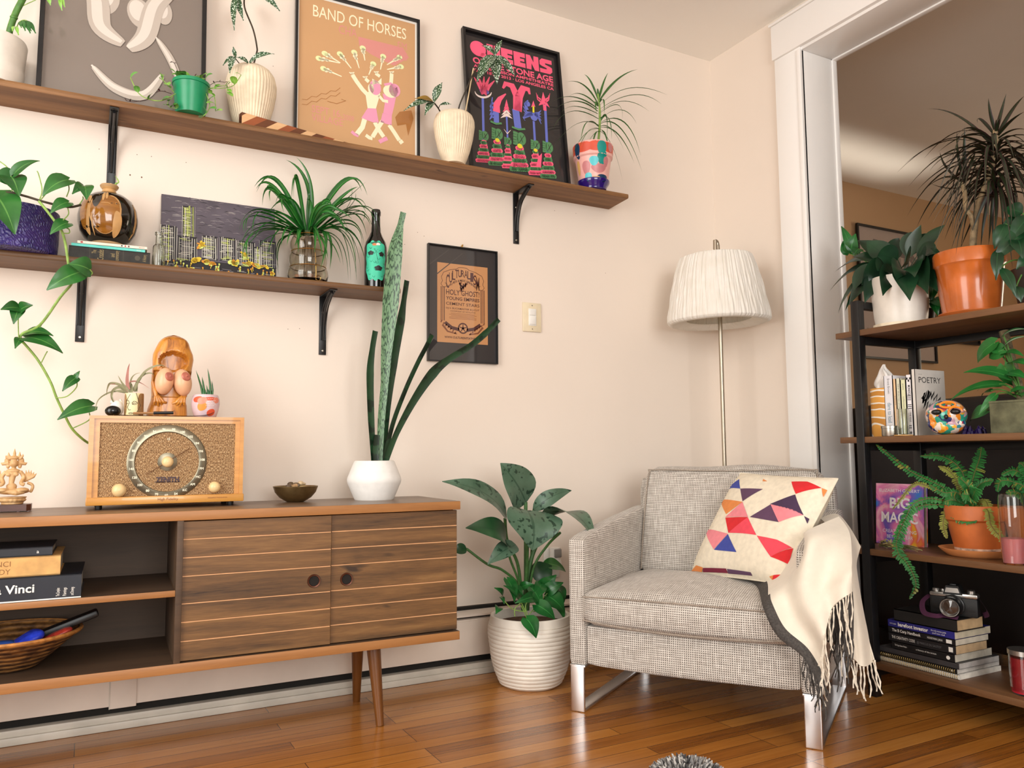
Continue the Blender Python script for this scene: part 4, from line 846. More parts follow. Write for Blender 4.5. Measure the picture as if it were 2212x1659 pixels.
# ringed glass jar with gold wire and spider plant
c, pr = turned(665, 2.588, [(36, 601), (41, 596), (43.5, 586), (42, 576), (37.5, 571), (40, 562), (40.5, 552), (38, 544), (35, 541), (38, 534), (38.5, 524), (35, 515), (30, 510), (29, 505)], ZL+.002)
t = thing('potted_plant', 'spider plant in a ringed glass jar with gold wire, in front of the skyline painting', 'potted plant', (c.x, c.y, ZL))
part(MB().lathe([(.001, 0)]+pr+[(r-.002, z_) for r, z_ in reversed(pr[1:])]+[(.001, .0035)], c, 64), 'glass_jar', t, [GLS])
wire = MB(); 
def ring(mb, c, r, z_, w, mi=0, n=48): mb.tube([V(c)+V((r*cos(2*pi*k/n), r*sin(2*pi*k/n), z_)) for k in range(n+1)], w, 6, mi, cap=False)
for i in (0, 4, 8, 12): ring(wire, c, pr[i][0]+(.0012 if i else .001), pr[i][1]+.0005, .0013)
fa = facing(c)+.45
P = [c+V(((r+.002)*cos(fa), (r+.002)*sin(fa), z_)) for r, z_ in ((.048, pr[6][1]+.01), (.054, pr[5][1]), (.056, pr[3][1]), (.057, pr[2][1]-.006), (.056, .004))]
wire.tube(P, .0014, 6); cc = P[-1]+V((.008, 0, .006)); wire.tube([cc+V((.008*cos(k*.5), 0, .009*sin(k*.5))) for k in range(14)], .0013, 6)
part(wire, 'wire_frame', t, [BRASS])
b = MB(); R = random.Random(2)
for i in range(40): a = R.uniform(0, 2*pi); r = R.uniform(0, .036); b.ball(c+V((r*cos(a), r*sin(a), .009+R.uniform(0, .018))), (R.uniform(.005, .010), R.uniform(.005, .010), R.uniform(.004, .007)), 0, 10, 6)
part(b, 'pebbles', t, [plain('pinkish_pebbles', '#b98f78', .6, .2, 40)])
b = MB()
for i in range(26): a = R.uniform(0, 2*pi); r = R.uniform(.004, .026); p0 = c+V((r*cos(a)*.5, r*sin(a)*.5, pr[-2][1])); b.tube(ccurve([p0, p0+V((r*cos(a)*.4, r*sin(a)*.4, -.03)), c+V((r*cos(a)*1.2, r*sin(a)*1.2, .03)), c+V((r*cos(a+.6), r*sin(a+.6), .022))], 4), .0013, 5)
part(b, 'roots', t, [plain('pale_roots', '#8f7a5f', .7)])
q = lambda x, y, d: at(320+x*.26519, 340+y*.26519, y=d); b = MB()
for sx, ax, ay, tx, ty, dy, w in [(1280, 1050, 130, 865, 238, -.02, 9), (1290, 1195, 60, 1185, 330, -.06, 9), (1310, 1330, 200, 1125, 20, .02, 10), (1270, 985, 190, 930, 390, -.04, 9), (1270, 1020, 190, 880, 255, .0, 8), (1285, 1080, 250, 1035, 430, -.08, 10), (1280, 880, 370, 740, 600, -.02, 11), (1270, 860, 400, 795, 600, -.05, 11), (1270, 860, 500, 765, 745, -.03, 11),
    (1270, 820, 560, 815, 850, -.07, 12), (1270, 1080, 540, 970, 790, -.06, 10), (1275, 1130, 540, 1085, 720, -.08, 9), (1285, 1060, 650, 1065, 960, .05, 9), (1310, 1600, 130, 1740, 275, .0, 11), (1310, 1560, 330, 1710, 240, -.03, 10), (1320, 1660, 420, 1690, 290, .03, 8), (1320, 1620, 290, 1780, 460, .0, 10), (1330, 1760, 330, 1870, 655, -.04, 9), (1330, 1660, 400, 1780, 640, .02, 10), (1330, 1660, 470, 1760, 720, -.02, 11), (1330, 1640, 540, 1770, 850, .0, 11),
    (1330, 1640, 540, 1735, 960, -.05, 10), (1320, 1600, 560, 1700, 1000, -.06, 11), (1320, 1490, 590, 1480, 910, -.09, 11), (1310, 1365, 540, 1355, 775, -.10, 11), (1280, 1225, 570, 1225, 770, -.10, 11), (1320, 1520, 620, 1590, 880, -.08, 9), (1320, 1450, 590, 1440, 840, -.1, 10), (1310, 1450, 300, 1510, 470, -.08, 10), (1320, 1580, 520, 1650, 1000, -.07, 10), (1300, 1310, 300, 1325, 330, .0, 9), (1300, 1440, 380, 1660, 500, -.08, 11), (1290, 1000, 480, 850, 690, -.08, 11), (1290, 1180, 300, 1000, 420, -.02, 10), (1300, 1480, 420, 1620, 620, -.1, 11), (1285, 1100, 440, 900, 480, -.05, 11), (1310, 1700, 430, 1810, 560, .03, 9), (1310, 1350, 420, 1480, 380, -.09, 10)]:
    y0 = 2.588; by = 640; b.strap(qcurve(q(sx, by, y0), q(ax+(ax-(sx+tx)/2)*.45, ay+(ay-(by+ty)/2)*.55, y0+dy*.7), q(tx, ty, min(2.66, y0+dy)), 14), w*.0016, 0, fold=.4, wf=lambda t: min(1, .55+1.6*t)*(1-t**2.6))
    ax, ay, tx, ty, dy = ax+R.uniform(-60, 60), ay+R.uniform(-30, 70), tx+R.uniform(-90, 90), ty+R.uniform(-60, 60), dy-R.uniform(.0, .05)
    b.strap(qcurve(q(sx, by, y0), q(ax+(ax-(sx+tx)/2)*.45, ay+(ay-(by+ty)/2)*.55, y0+dy*.7), q(tx, min(ty, 1000), min(2.66, y0+dy)), 14), w*.0013, 0, fold=.4, wf=lambda t: min(1, .55+1.6*t)*(1-t**2.6))
part(b, 'leaves', t, [LF_SPIDER])

# black bottle with a green mask label
c, pr = turned(811, 2.572, [(23.5, 617), (24.5, 614), (24.5, 530), (22, 519), (15, 507), (10.5, 497), (9.5, 485), (9, 465), (10.3, 463), (10.6, 457), (9, 453), (5, 452.5)], ZL)
t = thing('bottle', 'black bottle with a turquoise dripping-face label at the right end of the lower shelf', 'bottle', c)
BOT = plain('black_bottle_glass', '#0d0b0b', .08, .02, bump=0, coat=.5); part(MB().lathe([(.001, 0)]+pr+[(.001, pr[-1][1])], c, 48), 'bottle_body', t, [BOT])
pb = pr[:4]; zl = lambda py: (614-py)/(614-530)*(pr[2][1]-pr[1][1])+pr[1][1]
b = MB(); fa = facing(c); hh = (zl(520)-zl(602))/2; zc = (zl(520)+zl(602))/2; PB = [(pr[1][0], 0), (pr[2][0], pr[2][1]), (pr[3][0], pr[3][1]+.02)]
decal(b, PB, c, fa, zc, .036, hh, 0, .0004, 60, lambda t: (abs(cos(t))**4+abs(sin(t))**4)**-.25*(1+.05*sin(11*t)), 8)
for fx, py, ra, rz, m in [(-.42, 545, .008, .005, 1), (.5, 547, .007, .0055, 1), (.25, 577, .010, .006, 1), (.0, 524, .014, .003, 2), (-.1, 527, .006, .003, 3), (.2, 526, .006, .003, 4)]: decal(b, PB, c, fa+math.asin(fx), zl(py), ra*1.35, rz*1.5, m, .0008, 20, lambda t: 1+.12*sin(5*t))
R = random.Random(8)
for i in range(26):
    fx, py = R.uniform(-.8, .8), R.uniform(532, 600); a0 = fa+math.asin(fx); r = pr[2][0]+.0009; zz = zl(py); s_ = R.uniform(.003, .006)
    b.tube([c+V((r*cos(a0+u/r), r*sin(a0+u/r), zz-v)) for u, v in ((-s_, 0), (-s_*.5, s_), (0, s_*1.2), (s_*.5, s_), (s_, 0))], .0004, 4, 2)
for pts in [[(.0, 540), (.1, 552), (.22, 566), (.08, 567), (-.02, 562)], [(-.15, 536), (.0, 538)]]: b.tube([c+V(((pr[2][0]+.0009)*cos(fa+math.asin(fx)), (pr[2][0]+.0009)*sin(fa+math.asin(fx)), zl(py))) for fx, py in pts], .0005, 4, 2)
part(b, 'label', t, [plain('turquoise_label', '#3fc6a0', .5, .04), plain('label_black', '#141414', .5), plain('label_green', '#0d6a50', .5), plain('label_orange', '#e07a4a', .5), plain('label_white', '#e8e4da', .5)])

# ------------------------------------------------------------ media console
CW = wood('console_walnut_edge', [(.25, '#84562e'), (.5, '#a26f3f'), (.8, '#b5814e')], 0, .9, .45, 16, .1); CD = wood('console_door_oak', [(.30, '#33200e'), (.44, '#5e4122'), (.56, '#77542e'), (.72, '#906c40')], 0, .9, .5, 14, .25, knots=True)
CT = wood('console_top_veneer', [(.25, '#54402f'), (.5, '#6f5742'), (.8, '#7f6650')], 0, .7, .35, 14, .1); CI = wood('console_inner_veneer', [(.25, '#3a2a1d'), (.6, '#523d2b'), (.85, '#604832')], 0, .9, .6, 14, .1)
INL = plain('maple_inlay', '#dfa878', .5); PULL = plain('bronze_pull', '#5a3322', .3, metal=.6, bump=0); LEGW = wood('leg_wood', [(.3, '#5a3313'), (.7, '#7a4a1e')], 2, 1, .35, 12)
CXR, CYF, CTH = 1.021, 2.237, rad(-1.45); ZT = .6435
con = thing('media_console', 'long walnut media console with inlaid sliding doors, open shelves and tapered legs', 'media console', (CXR, CYF, 0), CTH)
lx = lambda px, py=1250: (at(px, py, y=CYF+.01).x-CXR)/cos(CTH)
XL = -1.64; D = .375; z0, z1, z2, z3 = .228, .253, .6185, ZT
b = MB().box(XL, 0, 0, D, z2, z3, 0, .0015); part(b, 'top', con, [CW], local=True, smooth=30)
part(MB().box(XL+.0015, -.0015, .0015, D-.001, z3-.0002, z3+.0002, 0), 'top_veneer', con, [CT], local=True, smooth=None)
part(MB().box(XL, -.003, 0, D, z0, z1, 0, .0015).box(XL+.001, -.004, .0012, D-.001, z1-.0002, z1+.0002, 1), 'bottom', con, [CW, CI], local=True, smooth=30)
xd = lx(388); xm = (lx(716)+lx(718))/2; xr = lx(989)
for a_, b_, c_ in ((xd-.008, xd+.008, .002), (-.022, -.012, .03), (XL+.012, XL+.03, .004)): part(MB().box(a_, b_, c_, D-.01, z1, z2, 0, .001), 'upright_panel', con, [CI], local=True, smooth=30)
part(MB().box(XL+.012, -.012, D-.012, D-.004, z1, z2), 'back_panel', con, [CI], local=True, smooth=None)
zs1 = at(380, 1275, y=CYF+.03).z; zs0 = zs1-.016
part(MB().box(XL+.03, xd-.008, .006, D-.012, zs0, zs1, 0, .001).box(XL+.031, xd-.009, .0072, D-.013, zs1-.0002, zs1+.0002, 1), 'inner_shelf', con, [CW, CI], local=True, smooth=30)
def door(xa, xb, yf, px, py):
    za, zb = z1+.003, z2-.003; h = zb-za; b = MB(); gr = [.13, .264, .397, .594, .726, .862]; ys = [zb]
    for g in gr: zc = zb-g*h; ys += [zc+.0013, zc-.0013]
    ys.append(za)
    for i in range(0, len(ys), 2): b.box(xa, xb, yf, yf+.014, ys[i+1], ys[i], 0, .0006, 1)
    b.box(xa+.001, xb-.001, yf+.0012, yf+.013, za+.002, zb-.002, 1)
    d = part(b, 'door', con, [CD, INL], local=True, smooth=30)
    p = at(px, py, y=CYF+yf); x = (p.x-CXR)/cos(CTH); A = Matrix.Rotation(pi/2, 3, 'X')
    part(MB().lathe([(.0135, .0), (.0145, .0035), (.0175, .004), (.0185, .002), (.0185, 0)], (x, yf, p.z), 36, 0, axis=A).lathe([(.0, .0012), (.0136, .0014)], (x, yf, p.z), 30, 1, axis=A), 'finger_pull', d, [PULL, DARKGAP], local=True)
door(xd+.006, xm-.0005, .010, 680, 1256); door(xm+.0015, xr, .018, 750, 1252)
def leg(top, foot):
    part(MB().tube([top, (V(top)*.5+V(foot)*.5), foot], [.0215, .0165, .0115], 28), 'leg', con, [LEGW], local=True)
I_ = con.matrix_basis.copy() if False else Matrix.LocRotScale(con.location, con.rotation_euler, None).inverted()
ft = I_ @ at(821, 1567, z=0); bt = I_ @ at(770, 1515, z=0); f0 = V((ft.x-.012, ft.y+.035, z0)); b0 = V((bt.x-.012, bt.y-.05, z0))
leg(f0, ft); leg(b0, bt); mx = XL
for a_, c_ in ((f0, ft), (b0, bt)): leg((mx-a_.x, a_.y, a_.z), (mx-c_.x, c_.y, c_.z))

# ------------------------------------------------------------ radio
RW = wood('radio_maple', [(.3, '#b67a33'), (.6, '#d09446'), (.85, '#dfaa5c')], 0, 2, .3, 10, .08, coat=.3); RW2 = RW
GR = NT('woven_radio_cloth'); _c = GR.co('UV'); _s = GR.sep(_c)
_a = GR.math('SINE', GR.math('MULTIPLY', _s[0], 1500)); _b = GR.math('SINE', GR.math('MULTIPLY', _s[1], 900)); _k = GR.math('MULTIPLY', _a, _b)
_n = GR.noise(GR.map(_c, (420, 190, 1)), 1, 3); _v = GR.math('ADD', GR.math('MULTIPLY', _k, .14), _n)
GR.col(GR.ramp(_v, [(.32, '#5b3d22'), (.5, '#93704a'), (.64, '#b9966b'), (.74, '#e2c79c')])); GR.set(rough=.8); GR.bump(_v, .5, .002)
BRZ = plain('bronze_dial_ring', '#7d7664', .28, .05, metal=.85, bump=0); IVO = plain('ivory_knob', '#e6c691', .3, .04); NUM = plain('dial_numerals', '#f3ecd2', .5, bump=0); NDL = plain('dial_needle', '#7a5638', .4, metal=.4, bump=0)
yR = 2.43; x0, x1 = at(189.5, 1000, y=yR).x, at(525.5, 1000, y=yR).x; zR0, zR1 = ZT+.0125, at(360, 899.5, y=yR).z
ra = thing('radio', 'vintage blond wood table radio with woven front and large round dial', 'radio', (x0, yR, ZT)); Rw = x1-x0; Rh = zR1-ZT; T0 = .0125; Dp = .17
part(MB().box(0, Rw, .016, Dp, T0, Rh, 0, .004), 'cabinet', ra, [RW], local=True)
b = MB(); q = lambda x, y: ((at(x*.25914, 690+y*.25914, y=yR).x-x0), at(x*.25914, 690+y*.25914, y=yR).z-ZT)
def rail(p0, p1, q1, q0, d=.016): b.prism([p0, p1, q1, q0], 0, d)
iL, iR, iB, iT = .0265, Rw-.0235, T0+.022, Rh-.019
for (o0, o1) in ((0, .45), (.45, 1)):
    s = .0 if o0 == 0 else .005
    L0, L1, B0, B1, T_, T1 = iL*o0, iL*o1, T0, iB, Rh-(Rh-iT)*o0, Rh-(Rh-iT)*o1; R0, R1 = Rw-(Rw-iR)*o0, Rw-(Rw-iR)*o1
    for poly in ([(L0, B0), (L1, B0), (L1, T1), (L0, T_)], [(R0, B0), (R0, T_), (R1, T1), (R1, B0)], [(L0, T_), (L1, T1), (R1, T1), (R0, T_)]):
        n0 = len(b.v); b.prism(poly, s, .018)
part(b, 'front_frame', ra, [RW], local=True, smooth=30)
sill = MB().box(-.002, Rw+.002, -.010, .02, T0, iB, 0, .003); a = Art(sill, Rw, iB-T0, Matrix.Translation((0, -.0102, T0))); a.text('High Fidelity', .5, .42, 1, h=.32, w=.13, align='c'); a.text('FREQUENCY MODULATION', .76, .5, 1, h=.14, w=.13)
part(sill, 'sill', ra, [RW, plain('script_ink', '#7a4020', .6, bump=0)], local=True, smooth=30)
A = Matrix.Rotation(pi/2, 3, 'X'); dc = q(1398, 1187); DC = V((dc[0], .009, dc[1])); ro = .1045
b = MB().lathe([(ro-.021, 0), (ro-.021, .002), (ro-.019, .0035), (ro-.002, .003), (ro, .0015), (ro, 0)], DC, 96, 0, axis=A)
a = Art(b, 1, 1, Matrix.Translation((DC.x, DC.y-.0036, DC.z)), eps=.0002)
for i, s in enumerate(['94', '96', '98', '100', '102', '104', '106', '108', 'FM', 'MC', 'AM', 'KC', '54', '60', '70', '80', '100', '120', '140', '160', '88', '90', '92']):
    th = rad(113)-2*pi*i/23; a.text(s, (ro-.0115)*cos(th), (ro-.0115)*sin(th)-.0035, 1, h=.0065, align='c', bold=.03)
dr = part(b, 'dial_ring', ra, [BRZ, NUM], local=True)
part(MB().lathe([(.0, .004), (.012, .004), (.0255, .001), (.026, -.002), (.0, -.002)], DC, 48, 0, axis=A), 'dial_hub', ra, [BRZ], local=True)
part(MB().lathe([(0, .02), (.006, .0195), (.011, .017), (.0145, .012), (.0155, .007), (.0155, .003), (.0, .003)], DC+V((.0, 0, 0)), 40, 0, axis=A), 'tuning_knob', ra, [IVO], local=True)
n0, n1 = q(1215, 1295), q(1585, 1072); part(MB().tube([(n0[0], .0045, n0[1]), (n1[0], .0045, n1[1])], .0012, 6), 'needle', ra, [NDL], local=True)
for kx, ky, r in ((992, 1425, .0185), (1788, 1398, .0165)):
    k = q(kx, ky); part(MB().lathe([(0, r*1.5), (r*.4, r*1.46), (r*.75, r*1.25), (r*.97, r*.8), (r, r*.35), (r*.9, .0), (0, 0)], (k[0], .009, k[1]), 36, 0, axis=A), 'knob', ra, [IVO], local=True)
b = MB().box(iL-.002, iR+.002, .009, .014, iB-.002, iT+.002); a = Art(b, 1, 1, Matrix.Translation((0, .008, 0)), eps=.0005); k = q(1300, 1358); k2 = q(1495, 1358); a.text('ZENITH', k[0], k[1], 1, w=k2[0]-k[0], h=.0145, bold=.04); a.rect(k[0]-.003, k2[0]+.003, k[1]-.0005, k[1]+.0012, 1)
a.text('12', *q(1398, 1005), 2, h=.006, bold=.02)
part(b, 'grille_cloth', ra, [GR.m, plain('maroon_letters', '#3a1420', .4, bump=0), NUM], local=True, smooth=None)
for fx in (.03, Rw-.03):
    part(MB().lathe([(0, 0), (.008, 0), (.009, .004), (.009, T0+.001), (0, T0+.001)], (fx, .025, 0), 16), 'foot', ra, [BLACK], local=True); part(MB().lathe([(0, 0), (.008, 0), (.009, .004), (.009, T0+.001), (0, T0+.001)], (fx, Dp-.025, 0), 16), 'foot', ra, [BLACK], local=True)
ZR = zR1

# ------------------------------------------------------------ little things on the radio
s3 = .16275; q = lambda x, y, d=2.52: at(180+x*s3, 690+y*s3, y=d)
def onto(c, r, fx, z, off=.0006): a = facing(V(c))+math.asin(max(-1, min(1, fx))); return V(c)+V(((r+off)*cos(a), (r+off)*sin(a), z))
# face cup with air plant
yC = 2.50; cc = q(668, 1255, yC); cc.z = ZR+.0003; rC = (785-555)/2*s3/ppm(cc); hC = q(668, 985, yC).z-ZR
t = thing('face_cup', 'small ceramic cup painted with a face, holding a curly air plant', 'plant cup', cc)
b = MB().lathe([(.001, 0), (rC*.96, 0), (rC, .002), (rC, hC), (rC-.003, hC), (rC-.003, .006), (.001, .006)], cc, 44)
PRc = [(rC, 0), (rC, hC)]; fa = facing(cc)
decal(b, PRc, cc, fa+1.0, hC*.5, rC*.62, hC*.49, 1, .0005, 24, lambda t: (abs(cos(t))**4+abs(sin(t))**4)**-.25); decal(b, PRc, cc, fa-1.15, hC*.5, rC*.35, hC*.48, 1, .0005, 24)
P3 = lambda x, y: (((x-668)/115.0)*.98, hC*(1258-y)/(1258-985))
for pts in [[(690, 985), (715, 1060), (745, 1130), (700, 1215)], [(620, 1000), (585, 1060), (570, 1150)], [(640, 1105), (665, 1080), (690, 1085), (710, 1105)], [(575, 1075), (600, 1070), (612, 1100), (590, 1150), (610, 1185), (630, 1180)], [(645, 1115), (670, 1100), (700, 1112), (672, 1120), (645, 1115)], [(580, 1110), (600, 1105)], [(605, 1220), (630, 1212), (660, 1220)], [(610, 1228), (650, 1228)]]:
    b.tube([onto(cc, rC, *P3(x, y)) for x, y in pts], .0007, 5, 2)
part(b, 'cup', t, [plain('cream_face_glaze', '#efdfae', .35, .04), plain('brown_hair_glaze', '#9a7448', .4, .1, 80), plain('face_line', '#2a1f18', .5)])
AIR = leafmat('air_plant_leaf', '#7a7a58', '#9a9474', '#8a8a68', .05, .55); AIRP = leafmat('air_plant_pink_leaf', '#a06a60', '#c08a80', '#a07a68', .05, .55)
b = MB()
for pts, w, m in [([(600, 960), (480, 870), (360, 850), (318, 920), (310, 1005)], 11, 0), ([(590, 970), (480, 950), (330, 980), (200, 1070), (155, 1215)], 9, 0), ([(590, 975), (500, 905), (410, 930), (375, 1010), (400, 1090), (480, 1140)], 12, 0), ([(585, 930), (520, 850), (460, 745)], 9, 0), ([(600, 930), (585, 800), (598, 660), (615, 585)], 13, 1), ([(610, 930), (640, 790), (690, 730), (755, 708)], 7, 0), ([(670, 950), (730, 830), (830, 690), (960, 620), (1050, 612), (1090, 640)], 12, 0), ([(690, 930), (740, 800), (820, 730), (900, 715), (935, 740)], 12, 0), ([(620, 830), (700, 825), (790, 860), (880, 920)], 7, 1), ([(600, 950), (540, 890), (430, 860), (350, 860)], 9, 1), ([(640, 970), (640, 880), (620, 840)], 14, 0), ([(700, 960), (710, 880), (730, 830)], 14, 0), ([(590, 980), (470, 960), (360, 940)], 7, 0)]:
    P = [q(x, y, yC+.006*(i % 3)-.01*i/len(pts)) for i, (x, y) in enumerate(pts)]; b.strap(ccurve(P, 6), w*.00085, m, fold=.5, nrm=(-CF.x, -CF.y, .5), wf=lambda t: (1-t**1.5)*.95+.05)
part(b, 'air_plant', t, [AIR, AIRP])
# black and white figurine
c = q(400, 1268, 2.49); c.z = ZR; t = thing('figurine', 'tiny black and white cat figurine at the left end of the radio', 'figurine', c)
b = MB().ball(c+V((.008, .016, .024)), (.018, .015, .0238)).lathe([(.007, 0), (.0002, .017)], c+V((-.003, .018, .040)), 10).lathe([(.007, 0), (.0002, .013)], c+V((.017, .018, .040)), 10)
part(b, 'white_body', t, [CERW]); part(MB().ball(c+V((-.002, -.004, .0155)), (.0205, .016, .0155)), 'black_face', t, [plain('gloss_black_glaze', '#0c0c0d', .15)])
# carved wooden bust
yS = 2.535; SC = s3/ppm(q(1150, 900, yS)); x_ = lambda x: q(x, 1260, yS).x; bs = q(1120, 1260, yS); bs.z = ZR
t = thing('wood_carving', 'carved honey wood torso figure with hollowed head, standing on the radio', 'sculpture', bs)
OUT = [(1262, 862, 1358), (1200, 866, 1356), (1150, 872, 1352), (1090, 890, 1348), (1040, 908, 1330), (960, 914, 1335), (880, 908, 1345), (800, 906, 1380), (720, 910, 1390), (600, 918, 1402), (480, 914, 1418), (420, 918, 1410), (330, 952, 1375), (260, 985, 1355), (215, 1020, 1325), (180, 1070, 1270), (160, 1130, 1200), (154, 1160, 1175)]
b = MB(); vs = []; K = 72; ZS = []
N = 64
for i in range(N+1):
    yy = 1262-(1262-154)*i/N
    for (ya, la, ra_), (yb_, lb, rb) in zip(OUT, OUT[1:]):
        if yb_ <= yy <= ya+.01: f = (ya-yy)/(ya-yb_); l, r = la+(lb-la)*f, ra_+(rb-ra_)*f; break
    ZS.append((yy, l, r))
zof = lambda yy: ZR+.0004+(1262-yy)*SC
for yy, l, r in ZS:
    cx = bs.x+((l+r)/2-1120)*SC; hw = (r-l)/2*SC; hd = min(.034, hw*.95)
    for k in range(K):
        a = 2*pi*k/K; ca, sa = cos(a), sin(a); x = cx+hw*math.copysign(abs(ca)**.8, ca); y = yS+hd*math.copysign(abs(sa)**.8, sa)
        if sa < 0:
            px = 1120+(x-bs.x)/SC; d = sqrt(((px-1165)/165)**2+((yy-520)/115)**2)
            if d < 1.12: y += .036*min(1, max(0, (1.12-d)/.16))*(1 if d < 1 else .9)
            if 640 < yy < 1000 and 930 < px < 1390: y += .012
            if yy < 400: y += .01*(400-yy)/250
        vs.append((x, y, zof(yy)))
fs = [[i*K+k, i*K+(k+1) % K, (i+1)*K+(k+1) % K, (i+1)*K+k] for i in range(N) for k in range(K)]+[[k for k in range(K)][::-1], [N*K+k for k in range(K)]]
b.add(vs, fs)
HW = NT('honey_carved_wood'); _o = HW.co(); _n1 = HW.noise(HW.map(_o, (60, 60, 12)), 1, 5, .6, 1.0); HW.col(HW.ramp(_n1, [(.28, '#5e300e'), (.42, '#b06c22'), (.6, '#cd8a36'), (.8, '#dca050')])); HW.set(rough=.32, coat=.25); HW.bump(_n1, .3, .002)
part(b, 'body', t, [HW.m], smooth=60)
yf = yS-.034; P = lambda x, y, dy=0: V((bs.x+(x-1120)*SC, yf+dy, zof(y)))
for sgn, hx in ((1, 960), (-1, 1300)):
    b = MB()
    for k, (tx, ty) in enumerate([(-20, 1105), (35, 1120), (80, 1095), (135, 1070)] if sgn > 0 else [(-150, 1075), (-95, 1100), (-50, 1120), (0, 1095)]): b.tube(ccurve([P(hx-10*sgn, 960, .004), P(hx+tx*.4, 1020, -.002), P(hx+tx*.7, 1065, -.003), P(hx+tx, ty, .003)], 5), [.0052]*6+[.0045]*5+[.0036]*4+[.001], 8)
    b.tube(ccurve([P(925 if sgn > 0 else 1345, 800, .01), P(hx-18*sgn, 900, .004), P(hx, 985, .002)], 5), [.006]*5+[.0075]*6, 10)
    part(b, 'hand', t, [HW.m])
SKN = plain('pale_ceramic', '#e2ae88', .35, .06, 40); PNK = plain('pink_ceramic', '#b86a58', .4, .1, 60)
for cx, cy, nx, ny, rot in ((1055, 790, 1110, 735, .12), (1275, 800, 1310, 725, -.14)):
    b = MB(); cC = P(cx, cy, -.004); R3 = Matrix.Rotation(rot, 3, 'Y'); ax, az, ay = .0232, .040, .027; vs = []
    b.ball(cC, (ax*1.1, ay, az), 0, 32, 20, R3); nC = P(nx, ny, 0)
    pp = part(b, 'breast_form', t, [SKN], smooth=180)
    ddx, ddz = (nC.x-cC.x)/(ax*1.1), (nC.z-cC.z)/az; yy = cC.y-ay*sqrt(max(.05, 1-ddx**2-ddz**2)); nrm = V((ddx/(ax*1.1), -sqrt(max(.05, 1-ddx**2-ddz**2))/ay, ddz/az)).normalized()
    q4 = V((0, 0, 1)).rotation_difference(nrm).to_matrix()
    part(MB().lathe([(0, .0062), (.0024, .0056), (.0034, .0030), (.0110, .0014), (.0140, -.0022), (0, -.004)], V((nC.x, yy, nC.z)), 24, 0, axis=q4), 'areola', pp, [PNK])
# painted pot with aloe
cP = q(1617, 1290, 2.50); cP.z = ZR; t = thing('potted_succulent', 'little lilac pot painted in orange patches, with spiky aloe', 'potted plant', cP)
_, pr = turned(180+1617*s3, 2.50, [(20, 899.5), (22, 898), (26.5, 885), (29, 872), (28.5, 862), (25.5, 854), (24, 853)], ZR+.0003)
b = MB().lathe(shell([(.001, 0)]+pr, .003), cP, 48); fa = facing(cP); h = pr[-1][1]
for fx, fz, ra_, rz, m in [(-.55, .78, .014, .010, 1), (-.25, .48, .012, .015, 2), (-.25, .72, .012, .012, 3), (.45, .22, .011, .012, 1), (.75, .75, .010, .010, 3), (.3, .8, .02, .006, 1)]: decal(b, pr, cP, fa+math.asin(fx), h*fz, ra_, min(rz, h*fz-.001, h*.98-h*fz), m, .0004+.0001*m, 20, lambda t: 1+.15*sin(2*t+1))
R = random.Random(4)
for r_ in range(5):
    for k in range(5): fx = .05+.13*k+.06*(r_ % 2); z_ = h*(.50+.075*r_); b.tube([onto(cP, rat(pr, z_), fx-.04, z_, .0012), onto(cP, rat(pr, z_), fx+.04, z_+.0005, .0012)], .0006, 4, 4)
part(b, 'pot', t, [plain('lilac_paint', '#d9bfc4', .4), plain('vermilion_paint', '#e05a3a', .4), plain('orange_paint', '#f0953f', .4), plain('coral_paint', '#e88a70', .4), WHT]); part(MB().lathe([(0, h-.006), (pr[-1][0]-.003, h-.006)], cP, 20), 'soil', t, [SOIL])
b = MB()
for bx, by, tx, ty, w in [(1590, 1030, 1495, 675, 8), (1600, 1030, 1575, 760, 9), (1690, 1030, 1650, 650, 9), (1710, 1025, 1705, 815, 7), (1640, 1030, 1635, 870, 6), (1620, 1030, 1600, 900, 8), (1670, 1030, 1680, 930, 8), (1655, 1030, 1655, 920, 7)]:
    p0, p1 = q(bx, by, 2.50), q(tx, ty, 2.50); b.tube([p0, p0*.6+p1*.4+V((.002, 0, .001)), p0*.25+p1*.75+V((.001, 0, .001)), p1], [w*.0007, w*.0006, w*.0004, .0002], 8, flat=.6)
part(b, 'aloe_leaves', t, [plain('aloe_green', '#2f6a34', .4, .2, 90)])
# incense holder and stick
b = MB().strap(ccurve([q(395, 1268, 2.455)+V((0, 0, .001)), q(700, 1272, 2.455), q(1200, 1278, 2.455), q(1500, 1278, 2.455), q(1650, 1258, 2.455), q(1735, 1225, 2.455)], 6), .028, 0, nrm=(0, 0, 1), fold=.12, wf=lambda t: 1-.25*t)
zmin = min(v.z for v in b.v); b.v = [v+V((0, 0, ZR+.001-zmin)) for v in b.v]
solo(b, 'incense_holder', 'thin dark curved incense holder lying along the front of the radio top', 'incense holder', [plain('dark_ebony', '#2a1c14', .4)], (q(1000, 1270, 2.455).x, 2.455, ZR))
b = MB().tube([q(660, 1240, 2.465)*1, q(930, 1236, 2.465)], .0035, 10, 0).tube([q(930, 1236, 2.465), q(1195, 1232, 2.465)], .0045, 10, 1); zmin = min(v.z for v in b.v); b.v = [v+V((0, 0, ZR+.0055-zmin)) for v in b.v]
solo(b, 'wooden_stick', 'short stick, pale wood and black, lying on the dark incense holder', 'stick', [plain('pale_stick_wood', '#a9784a', .6), BLACK], (q(900, 1240, 2.465).x, 2.465, ZR+.005))

